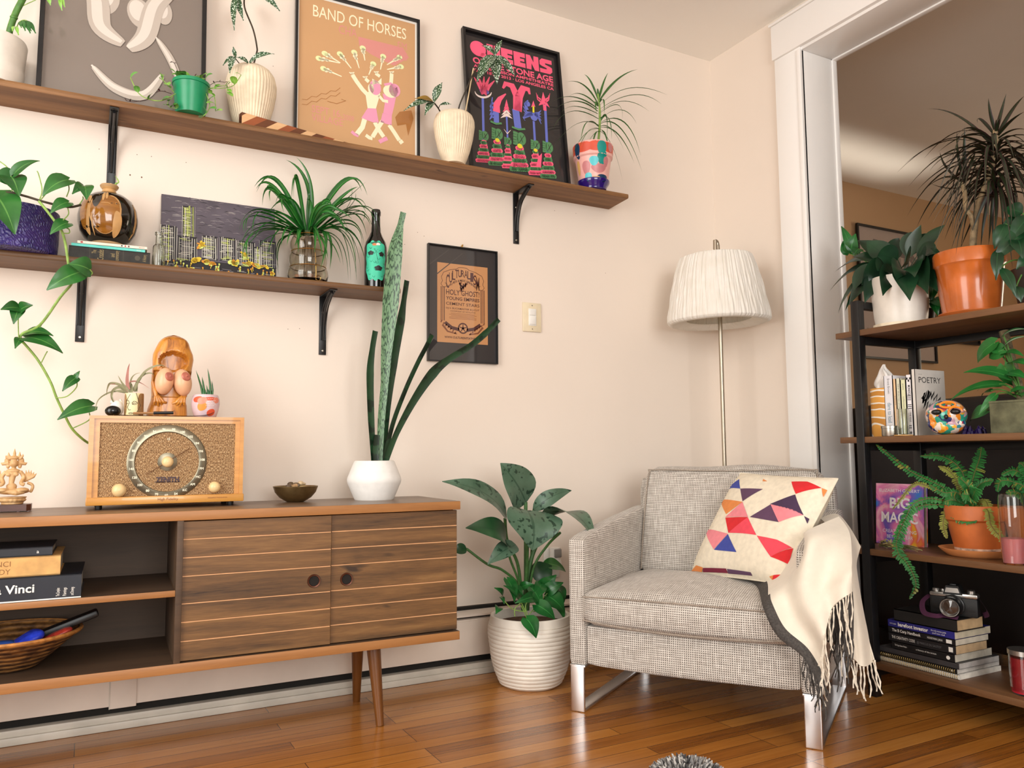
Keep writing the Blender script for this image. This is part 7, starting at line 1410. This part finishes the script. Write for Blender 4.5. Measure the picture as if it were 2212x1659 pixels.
b.ball(sk(0, w*.95, hS*.50), (w*.10, w*.10, hS*.07), 0, 14, 8, RS); part(b, 'sockets', t, [BLACK])
b = MB(); b.tube([sk(w*(.1+.35*cos(k*.45)), w*1.0-.004, hS*(.84+.08*sin(k*.45))) for k in range(15)], .0035, 8, 0).tube([sk(w*(.42+.30*cos(k*.4)), w*.95, hS*(.64+.13*sin(k*.4))) for k in range(10)], .003, 8, 0); part(b, 'painted_swirls', t, [plain('orange_enamel', '#f08a1f', .2, coat=.4)])
c = at(2105, 938, x=2.40); c.z = Z2; b = MB(); R = random.Random(3)
for i in range(16): p = c+V((R.uniform(-.02, .02), R.uniform(-.03, .03), 0)); hh = R.uniform(.012, .032); b.lathe([(R.uniform(.006, .010), 0), (.007, hh*.6), (.0003, hh)], p, 6, 0, axis=Matrix.Rotation(R.uniform(-.4, .4), 3, 'X'))
solo(b, 'amethyst', 'small dark purple crystal cluster between the skull and the concrete planter', 'crystal', [plain('purple_crystal', '#2c1a5a', .15)], c, smooth=None)
# concrete planter with big heart leaves
XC = 2.335; y1 = at(2137.5, 900, x=XC).y; zt = q7(1400, 1172, XC).z; t = thing('potted_plant', 'square grey concrete planter with a large-leaved climbing plant on a pole', 'potted plant', (XC+.07, y1-.075, SH[2]))
CON = plain('weathered_concrete', '#6a6a50', .9, .25, 25, .5, 60, .003); part(MB().box(XC, XC+.15, y1-.15, y1, Z2, zt-.006, 0, .003).box(XC, XC+.15, y1-.15, y1-.137, zt-.0061, zt).box(XC, XC+.15, y1-.013, y1, zt-.0061, zt).box(XC, XC+.013, y1-.137, y1-.013, zt-.0061, zt).box(XC+.137, XC+.15, y1-.137, y1-.013, zt-.0061, zt), 'planter', t, [CON], smooth=30)
part(MB().box(XC+.012, XC+.138, y1-.138, y1-.012, zt-.008, zt-.004), 'soil', t, [SOIL])
pc = V((XC+.07, y1-.06, zt)); ptop = q7(1470, 385, XC+.06); part(MB().tube([pc+V((0, 0, -.02)), V((pc.x, ptop.y, ptop.z))], .013, 12), 'moss_pole', t, [plain('moss_pole', '#6f6248', .95, .3, 80, .8, 150, .003)])
LB = leafmat('bright_climber_leaf', '#1d5a26', '#2f7a34', '#4c9a4a', .04, .35); LBV = leafmat('striped_climber_leaf', '#2f6a3a', '#4a8a4c', '#cfd8c0', .35, .35)
b = MB(); X0 = XC+.03
for (bx, by, tx, ty, w, dX, nr, m) in [(1545, 900, 1045, 855, 200, -.06, (-.6, -.3, .75), LB), (1440, 985, 895, 1170, 150, -.05, (-.5, -.3, .8), LB), (1445, 1000, 1200, 1060, 120, .02, (-.5, -.4, .7), LB), (1390, 520, 1205, 750, 190, .04, (-.8, -.3, .4), LB), (1490, 600, 1330, 690, 200, .02, (-.8, -.5, .3), LB), (1395, 1110, 1215, 1330, 95, -.03, (-.7, -.5, .4), LB), (1300, 1280, 1130, 1400, 170, .06, (-.8, -.4, .4), LB), (1500, 640, 1715, 670, 130, -.02, (-.5, -.3, .8), LB), (1490, 440, 1760, 370, 90, .0, (-.5, -.4, .8), LBV), (1500, 560, 1760, 450, 90, .0, (-.5, -.4, .8), LBV), (1580, 740, 1800, 790, 130, -.03, (-.6, -.3, .8), LB), (1500, 780, 1600, 1000, 200, .05, (-.9, -.3, .3), LB), (1560, 1080, 1800, 1040, 120, .0, (-.5, -.4, .8), LB), (1350, 1060, 1250, 1120, 90, .02, (-.6, -.4, .7), LB), (1640, 1100, 1850, 1180, 120, -.04, (-.5, -.4, .8), LB), (1560, 860, 1760, 930, 140, .0, (-.6, -.3, .8), LB), (1440, 620, 1350, 560, 130, .03, (-.8, -.4, .4), LB)]:
    P0, P1 = q7(bx, by, X0), q7(tx, ty, X0+dX); part(MB().blade(P0, P1, w*s7/ppm(P0), 0, nr, .12, .18, 'heart', 12, .05), 'leaf', t, [m])
    b.tube(qcurve(pc+V((0, 0, -.005)), pc*.4+P0*.6+V((0, 0, .03)), P0, 8), .0022, 6)
part(b, 'stems', t, [STEMG])

# ---- third board: upright book, dried bundle, ferns, pink candle
s8 = .3256; q8 = lambda x, y, X: at(1780+x*s8, 680+y*s8, x=X); Z3 = SH[1]+.0003; XB = 2.44
y0, y1 = span(1889, 1992, XB, 1100); zt = at(1940, 1045, x=XB).z; w, h = y1-y0, zt-Z3
t = thing('book', 'colourful pink and blue paperback titled Big Magic standing face-out beside the fern', 'book', (XB, y1, Z3), rot=(rad(-4), 0, rad(-90)))
BM = NT('watercolour_cover'); _n = BM.noise(BM.co(), 11, 3, .5, .8); BM.col(BM.ramp(_n, [(.28, '#2f7fd0'), (.42, '#7a5ab8'), (.5, '#e27ab0'), (.58, '#f2b8c8'), (.66, '#ee6a50'), (.74, '#f6b830')])); BM.set(rough=.3)
b = MB().box(0, w, 0, .002, 0, h).box(0, w, .018, .02, 0, h).box(0, .002, 0, .02, 0, h); a = Art(b, w, h); a.k = 2
a.text('ELIZABETH GILBERT', .08, .86, 1, w=.84, h=.05).text('BIG', .30, .60, 1, w=.42, h=.17, bold=.03).text('MAGIC', .12, .36, 1, w=.76, h=.17, bold=.02).text('CREATIVE LIVING', .15, .19, 1, w=.7, h=.055).text('BEYOND FEAR', .24, .10, 1, w=.54, h=.055)
part(b, 'cover', t, [BM.m, plain('pale_title', '#f6eef0', .5, bump=0)], local=True, smooth=None); part(MB().box(.002, w-.002, .002, .018, .001, h-.001), 'pages', t, [bpy.data.materials['pages_e4dccb']], local=True, smooth=None)
b = MB(); R = random.Random(12); pA, pB = q8(360, 1530, 2.33), q8(650, 1565, 2.30)
for i in range(60):
    p = pA.lerp(pB, R.random()*.55); p.z = Z3+R.uniform(.001, .014); e = p+(pB-pA)*R.uniform(.2, .5)+V((R.uniform(-.012, .012), 0, 0)); e.z = Z3+R.uniform(.001, .02); b.tube([p, (p+e)*.5+V((0, 0, .004)), e], .0012, 5, R.choice((0, 1)))
for i in range(40): p = pA.lerp(pB, R.random()*.45); p.z = Z3+R.uniform(.003, .02); d = V((R.uniform(-1, 1), R.uniform(-1, 1), R.uniform(0, .6))).normalized(); b.blade(p, p+d*.016, .006, R.choice((0, 1)), n=4)
solo(b, 'dried_herb_bundle', 'dried green herb bundle lying in front of the pink paperback', 'dried herbs', [plain('dried_sage', '#8a8a5a', .9, .2), plain('dried_stalk', '#a08a5c', .9, .2)], ((pA+pB)/2).to_tuple()[:2]+(Z3,), smooth=60)
FERN = leafmat('fern_leaflet', '#1d5a2a', '#37803a', '#4a9048', .03, .5); FERNY = leafmat('yellowing_fern_leaflet', '#6a6a28', '#8a9040', '#8a7a30', .03, .5)
def frond(b, pts, wid, mi=0, n=46, droop=.15):
    P = ccurve(pts, max(4, n//(len(pts)-1))); m = len(P); b.tube(P, [.0013]*(m-1)+[.0004], 5, 2)
    up = V((-.6, -.5, .6)).normalized()
    for i in range(2, m):
        t = i/(m-1); d = (P[min(i+1, m-1)]-P[i-1]).normalized(); s = d.cross(up); s = s.normalized() if s.length > 1e-4 else V((0, 0, 1)); L = wid*(sin(pi*min(1, .12+t*.86)))**.7
        for k in (-1, 1):
            LL = L*R.uniform(.75, 1.2); e = P[i]+s*k*LL+d*LL*.3-V((0, 0, 1))*LL*R.uniform(.0, .4)+up*LL*R.uniform(-.2, .2); b.blade(P[i], e, max(.0028, (P[i]-P[i-1]).length*.95), mi if R.random() > .08 else 1, up, .06, .1, 'oval', 3)
def fernpot(label, cx, X, ptsp, fronds, saucer=True):
    c, pr = turnx(cx, X, ptsp, Z3+(.012 if saucer else 0)); H = pr[-1][1]; t = thing('potted_plant', label, 'potted plant', (c.x, c.y, SH[1]))
    part(MB().lathe(shell([(.001, 0)]+pr, .006), c, 56), 'pot', t, [TERRA]); part(MB().lathe([(0, H-.012), (pr[-1][0]-.007, H-.012)], c, 24), 'soil', t, [SOIL])
    if saucer:
        part(MB().lathe([(.001, 0), (.078, 0), (.088, .006), (.104, .020), (.106, .024), (.100, .024), (.086, .012), (.001, .011)], (c.x, c.y, SH[1]), 64, 0, lambda a, z, r: .0008*sin(z*900) if r > .08 else 0), 'saucer', t, [plain('pale_terracotta', '#d58a50', .7, .08, 20)])
        part(MB().lathe([(rat(pr, .006)+.0006, .006), (rat(pr, .014)+.0006, .014)], c, 56, 0, lambda a, z, r: 0), 'lime_bloom', t, [plain('lime_bloom', '#d8b8a0', .9, .3, 60)])
    b = MB()
    for pts, w_, m in fronds: frond(b, [q8(*p) for p in pts], w_, m)
    part(b, 'fronds', t, [FERN, FERNY, plain('fern_stalk', '#6a5a30', .6) if 'fern_stalk' not in bpy.data.materials else bpy.data.materials['fern_stalk']], smooth=80)
XP = 2.385
fernpot('terracotta pot of trailing fern on a terracotta saucer, on the bookcase', 2112, XP, [(43, 1176), (46, 1165), (54, 1130), (56, 1118), (61, 1116), (61, 1093), (59, 1091)],
 [([(920, 1260, XP), (780, 1140, 2.36), (560, 1030, 2.33), (350, 862, 2.31)], .016, 0), ([(930, 1240, XP), (920, 1050, 2.39), (800, 945, 2.38), (642, 935, 2.36)], .018, 0), ([(960, 1240, XP), (990, 1080, 2.38), (1030, 960, 2.37), (1045, 880, 2.36)], .020, 0), ([(930, 1250, XP), (880, 1100, 2.37), (820, 1030, 2.36), (762, 1005, 2.35)], .012, 1), ([(960, 1250, XP), (1030, 1130, 2.36), (1120, 1100, 2.35)], .018, 0), ([(900, 1260, 2.37), (760, 1170, 2.33), (610, 1120, 2.30), (520, 1210, 2.285), (455, 1290, 2.28)], .008, 1),
  ([(900, 1270, 2.36), (700, 1260, 2.30), (590, 1290, 2.265), (530, 1380, 2.25), (490, 1490, 2.245), (490, 1580, 2.24), (545, 1640, 2.24), (590, 1720, 2.24), (610, 1800, 2.24), (570, 1880, 2.24)], .017, 0), ([(910, 1270, 2.36), (720, 1220, 2.31), (600, 1250, 2.27), (545, 1340, 2.25), (500, 1440, 2.245), (480, 1540, 2.24), (530, 1650, 2.24)], .014, 0), ([(900, 1260, 2.36), (780, 1230, 2.34), (650, 1255, 2.33), (560, 1290, 2.31)], .006, 1), ([(900, 1270, 2.36), (820, 1300, 2.33), (790, 1390, 2.31), (815, 1480, 2.30)], .012, 1), ([(930, 1270, 2.36), (880, 1320, 2.32), (930, 1360, 2.31), (1010, 1370, 2.31)], .016, 0), ([(980, 1260, XP), (1080, 1290, 2.33), (1110, 1400, 2.30), (1190, 1490, 2.30), (1250, 1530, 2.30)], .012, 1), ([(950, 1260, XP), (880, 1180, 2.35), (800, 1180, 2.33), (700, 1130, 2.32)], .016, 0), ([(940, 1250, XP), (960, 1150, 2.35), (900, 1080, 2.33)], .020, 0), ([(960, 1260, 2.36), (1000, 1180, 2.33), (1010, 1150, 2.32)], .022, 0), ([(930, 1260, 2.36), (850, 1230, 2.32), (800, 1240, 2.31)], .016, 0), ([(960, 1260, 2.36), (960, 1200, 2.32), (920, 1190, 2.31)], .02, 0), ([(980, 1260, 2.38), (1060, 1230, 2.36), (1090, 1280, 2.34), (1080, 1360, 2.33)], .012, 1)])
fernpot('second fern in a terracotta pot behind the pink candle, at the right', 2235, 2.44, [(40, 1172), (44, 1160), (54, 1120), (58, 1118), (58, 1096)],
 [([(1400, 1260, 2.44), (1300, 1130, 2.42), (1180, 1100, 2.40), (1150, 1170, 2.39)], .016, 0), ([(1400, 1260, 2.44), (1330, 1080, 2.42), (1260, 1030, 2.41), (1180, 1060, 2.40)], .016, 0), ([(1400, 1250, 2.44), (1360, 1060, 2.42), (1300, 980, 2.41)], .018, 0), ([(1400, 1260, 2.44), (1290, 1180, 2.41), (1210, 1180, 2.39)], .014, 0), ([(1400, 1250, 2.44), (1440, 1080, 2.42), (1420, 980, 2.41)], .018, 0), ([(1400, 1260, 2.44), (1340, 1150, 2.41), (1260, 1110, 2.39)], .016, 0)], False)
c, pr = turnx(2191.5, 2.292, [(20, 1214), (22.5, 1211), (25, 1160), (25, 1074), (23.5, 1069), (22, 1067)], Z3)
t = thing('glass_candle', 'tall clear glass jar half filled with pink wax on the bookcase', 'candle', c)
part(MB().lathe([(.001, 0)]+pr+[(r-.0018, z) for r, z in reversed(pr[1:])]+[(.001, .004)], c, 44), 'glass_jar', t, [GL]); part(MB().lathe([(.001, .0045), (pr[1][0]-.0024, .0045), (pr[2][0]-.0024, pr[2][1]), (.001, pr[2][1]-.002)], c, 40), 'wax', t, [plain('pink_wax', '#e87f88', .4, .03, sss=.2)])

# ---- bottom board: stacked books, film camera, red candle
s9 = .3128; Z4 = SH[0]+.0003; XS = 2.30; y_ = lambda x: at(1780+x*s9, 1430, x=XS).y
def zr(y): return at(1780+920*s9, 1140+y*s9, x=XS).z
z = Z4
KB = lambda n, c: plain(n, c, .45, .08, 40)
STK_ = [('white spiral-bound notebook at the bottom of the stack under the camera', 385, 930, 1055, 1020, 1225, KB('white_card', '#e8e4dc'), '#efe9dd', None), ('thin black book above the white notebook in the bookcase stack', 392, 915, 1020, 985, 1212, KB('black_card', '#141417'), '#cfc9c2', lambda a: [a.text('notes', .05, .4, 0, h=.4, w=.09), a.rect(.93, .95, .3, .7, 0)]), ('thin dark grey book, third from the bottom of the bookcase stack', 390, 930, 985, 945, 1210, KB('dark_grey_card', '#3a383a'), '#bdb8b4', None),
    ('black book with small white spine lines in the bookcase stack', 475, 905, 945, 890, 1160, KB('black_jacket', '#101012'), '#c8c0b0', lambda a: [a.text('The Penguin Book of Modern', .05, .45, 0, h=.22, w=.2), a.text('a history of the british', .40, .45, 0, h=.2, w=.32), a.ell(.9, .45, .03, .25, 0, 12)]), ('black book lettered The Creativity Code in the bookcase stack', 455, 915, 890, 830, 1125, KB('coal_jacket', '#17161a'), '#c2a47e', lambda a: [a.text('THE CREATIVITY CODE', .05, .35, 0, h=.34, w=.36), a.text('@ MARCUS DU SAUTOY', .44, .35, 1, h=.28, w=.36), a.rect(.90, .96, .2, .75, 0)]), ('thin black book lettered The B Corp Handbook in the bookcase stack', 455, 915, 830, 788, 1135, KB('ink_jacket', '#111116'), '#d0c6b4', lambda a: [a.text('The B Corp Handbook', .06, .3, 0, h=.5, w=.44, bold=.015), a.text('HONEYMAN | JANA', .6, .3, 0, h=.34, w=.22), a.rect(.87, .95, .2, .8, 0)]),
    ('blue book lettered barefoot investor in the bookcase stack', 455, 912, 788, 735, 1150, KB('royal_blue_jacket', '#27257a'), '#cbbfa6', lambda a: [a.text('barefoot investor', .16, .28, 0, h=.5, w=.46, bold=.03), a.text('the only money guide', .66, .55, 0, h=.22, w=.22), a.text("you'll ever need", .68, .22, 0, h=.22, w=.18), a.text('scott pape', .03, .4, 0, h=.22, w=.1)]), ('dark cloth book on top of the bookcase stack, under the camera', 500, 930, 735, 650, 1110, KB('dark_cloth', '#1f1d1c'), '#c6a67c', None)]
y00 = y_(920)
for lab, xa, xb, ya_, yb2, xe, cov, pg, dr in STK_:
    h = max(.004, (zr(yb2)-zr(ya_))); xr = y_(xb); xl = y_(xa); w = xl-xr
    dpt = at(1780+xe*s9, 1140+(ya_+yb2)/2*s9-8, y=xr).x-XS; dpt = min(.27, max(.12, dpt)); nm = 'notebook' if 'notebook' in lab else 'book'
    bk_ = book(nm, lab, (XS, xl, z), rad(-90), w, dpt, h, cov, pg, dr, [WHT, GRYP], hard=('cloth' in lab), cat='notebook' if nm == 'notebook' else 'book')
    if nm == 'notebook':
        b = MB()
        for k in range(38): xx = .006+(w-.012)*k/37; b.tube([(xx, -.001+.004*cos(a), h/2+.0055*sin(a)) for a in [2*pi*i/10 for i in range(11)]], .0009, 5, cap=False)
        part(b, 'spiral_wire', bk_, [plain('gold_wire', '#b59a5c', .35, metal=.8, bump=0)], local=True)
    z += h+.0003
ZS_ = z
# film camera
cC = at(2064, 1335, x=2.36); cC.z = ZS_; ang = math.atan2(EYE.y-cC.y, EYE.x-cC.x)-rad(12); t = thing('film_camera', 'black and chrome film camera with strap on top of the bookcase stack', 'camera', cC, ang+pi/2)
BB = plain('black_leatherette', '#121213', .55, .15, 300, .6, 900); SIL = plain('camera_chrome', '#b8b6b2', .28, .03, metal=.95, bump=0); kc = 1/ppm(cC); LR = 18.5*kc
part(MB().box(-.066, .066, -.018, .022, .0, .058, 0, .007).box(-.062, .062, -.0185, .0225, .012, .05, 0, .006), 'body', t, [BB], local=True)
part(MB().box(-.066, .066, -.017, .021, .056, .070, 0, .005), 'top_plate', t, [SIL], local=True); part(MB().prism([(-.026, .066), (.026, .066), (.017, .092), (-.017, .092)], -.024, .02), 'prism_housing', t, [BB], local=True, smooth=30)
b = MB(); b.prism([(-.020, .072), (.020, .072), (.016, .086), (-.016, .086)], -.0265, -.0235); a = Art(b, .03, .009, Matrix.Translation((-.015, -.0266, .075))); part(b, 'name_plate', t, [SIL], local=True, smooth=None)
A = Matrix.Rotation(pi/2, 3, 'X'); b = MB().lathe([(0, .0), (.032, 0), (.032, .010), (.029, .012), (.030, .026), (.031, .034), (.028, .050), (.0265, .052), (.024, .050), (.022, .042), (.0, .040)], (0, -.018, .033), 48, [0, 0, 0, 0, 0, 0, 0, 1, 1, 0], axis=A)
part(b, 'lens_barrel', t, [BLACK, SIL], local=True); part(MB().lathe([(0, .048), (.012, .0465), (.0225, .0425)], (0, -.018, .033), 40, 0, axis=A), 'front_element', t, [plain('coated_glass', '#3a2c24', .05, .05, bump=0, coat=1.0)], local=True)
for x, r, hh in ((-.050, .010, .009), (-.030, .007, .008), (.046, .011, .010)): part(MB().lathe([(0, 0), (r, 0), (r, hh*.8), (r*.85, hh), (0, hh)], (x, .002, .070), 24), 'dial', t, [SIL], local=True)
part(MB().box(-.009, .009, -.012, .012, .091, .096, 0, .001), 'hot_shoe', t, [BLACK], local=True)
part(MB().strap(ccurve([(-.068, 0, .055), (-.085, -.02, .035), (-.075, -.05, .008), (-.04, -.065, .004), (-.02, -.055, .006), (.02, -.06, .004)], 6), .016, 0, nrm=(0, -.5, 1), fold=0, wf=lambda u: 1).strap(ccurve([(.068, 0, .055), (.082, -.015, .04), (.086, .01, .015), (.07, .03, .004)], 6), .016, 0, nrm=(1, -.3, 0), fold=0, wf=lambda u: 1), 'strap', t, [plain('maroon_strap', '#4a1c3c', .8)], local=True, kind='stuff')
c, pr = turnx(2216, 2.33, [(25, 1471), (29, 1466), (30, 1440), (30, 1414)], Z4)
t = thing('jar_candle', 'red jar candle with a metal lid at the right of the bottom board', 'candle', c)
part(MB().lathe([(.001, 0)]+pr+[(r-.002, z) for r, z in reversed(pr[1:])]+[(.001, .004)], c, 44), 'glass_jar', t, [GL]); part(MB().lathe([(.001, .0045), (pr[1][0]-.0026, .005), (pr[-1][0]-.0026, pr[-1][1]*.92), (.001, pr[-1][1]*.92)], c, 40), 'wax', t, [plain('red_wax', '#b0162a', .35, .03)])
part(MB().lathe([(.001, pr[-1][1]), (pr[-1][0]+.002, pr[-1][1]), (pr[-1][0]+.002, pr[-1][1]+.013), (.001, pr[-1][1]+.014)], c, 44), 'lid', t, [SIL])

# ------------------------------------------------------------ the dim room beyond
YF = 3.52
p0, p1 = at(1842, 481, y=YF-.015), at(1868, 774, y=YF-.015); xw = at(2010, 560, y=YF-.015).x; Wd, Hd = xw-(p0.x+p1.x)/2, p0.z-p1.z
def draw_oct(a):
    a.rect(0, 1, 0, 1, 0); a.up(); R = random.Random(2)
    a.line([(.12, .80), (.22, .88), (.45, .86), (.7, .84), (.86, .72)], .12, 1, lambda t: .5+1.5*t*(1-t)); a.ell(.2, .82, .11, .08, 1, 16, .3)
    for k in range(5): a.line([(p.x, p.y) for p in ccurve([(.3+.12*k, .8, 0), (.34+.1*k, .6, 0), (.22+.13*k, .42, 0), (.32+.1*k, .2, 0), (.2+.14*k, .1, 0)], 6)], .075, 1 if k % 2 else 2, lambda t: 1-.75*t); a.up()
    a.line([(.06, .20), (.3, .14), (.62, .13), (.93, .16)], .10, 2, lambda t: .5+t*(1-t)*2)
framed('large pale print of grey curling shapes on the far room wall behind the bookcase', (p0.x+p1.x)/2, xw, p1.z, Hd, YF-.012, YF-.012, .014, .018, [paper('#a8968c', .2), paper('#6f655f', .2), paper('#857a72', .2)], draw_oct)
p0, p1 = at(2026, 640, y=YF-.015), at(2115, 747, y=YF-.015); p2 = at(2026, 730, y=YF-.015)
framed('small dark picture in a brown frame on the far room wall behind the bookcase', p0.x, p1.x, p1.z, .30, YF-.012, YF-.012, .012, .018, [paper('#1c1512', .3), paper('#8a5a38', .3), paper('#2a4a30', .3)], lambda a: [a.rect(0, 1, 0, 1, 0), a.up(), a.ell(.35, .3, .25, .2, 2, 10), a.ell(.7, .4, .15, .2, 1, 9), a.ell(.5, .7, .3, .15, 2, 9)], cat='picture', name='picture')
sf = thing('sofa', 'dark brown sofa with its back to the bookcase, in the dim room beyond', 'sofa', (2.9, 1.3, 0)); SB = plain('espresso_leather', '#1a110e', .55, .1, 12)
part(MB().soft(2.74, 2.94, .35, 2.30, .10, .97, 0, .05, .015, 10), 'backrest', sf, [SB]); part(MB().soft(2.92, 3.6, .5, 2.15, .12, .46, 0, .05, .02, 10), 'seat', sf, [SB])
for y in (.33, 2.12): part(MB().soft(2.76, 3.62, y, y+.2, .0, .66, 0, .05, .02, 8), 'arm', sf, [SB])
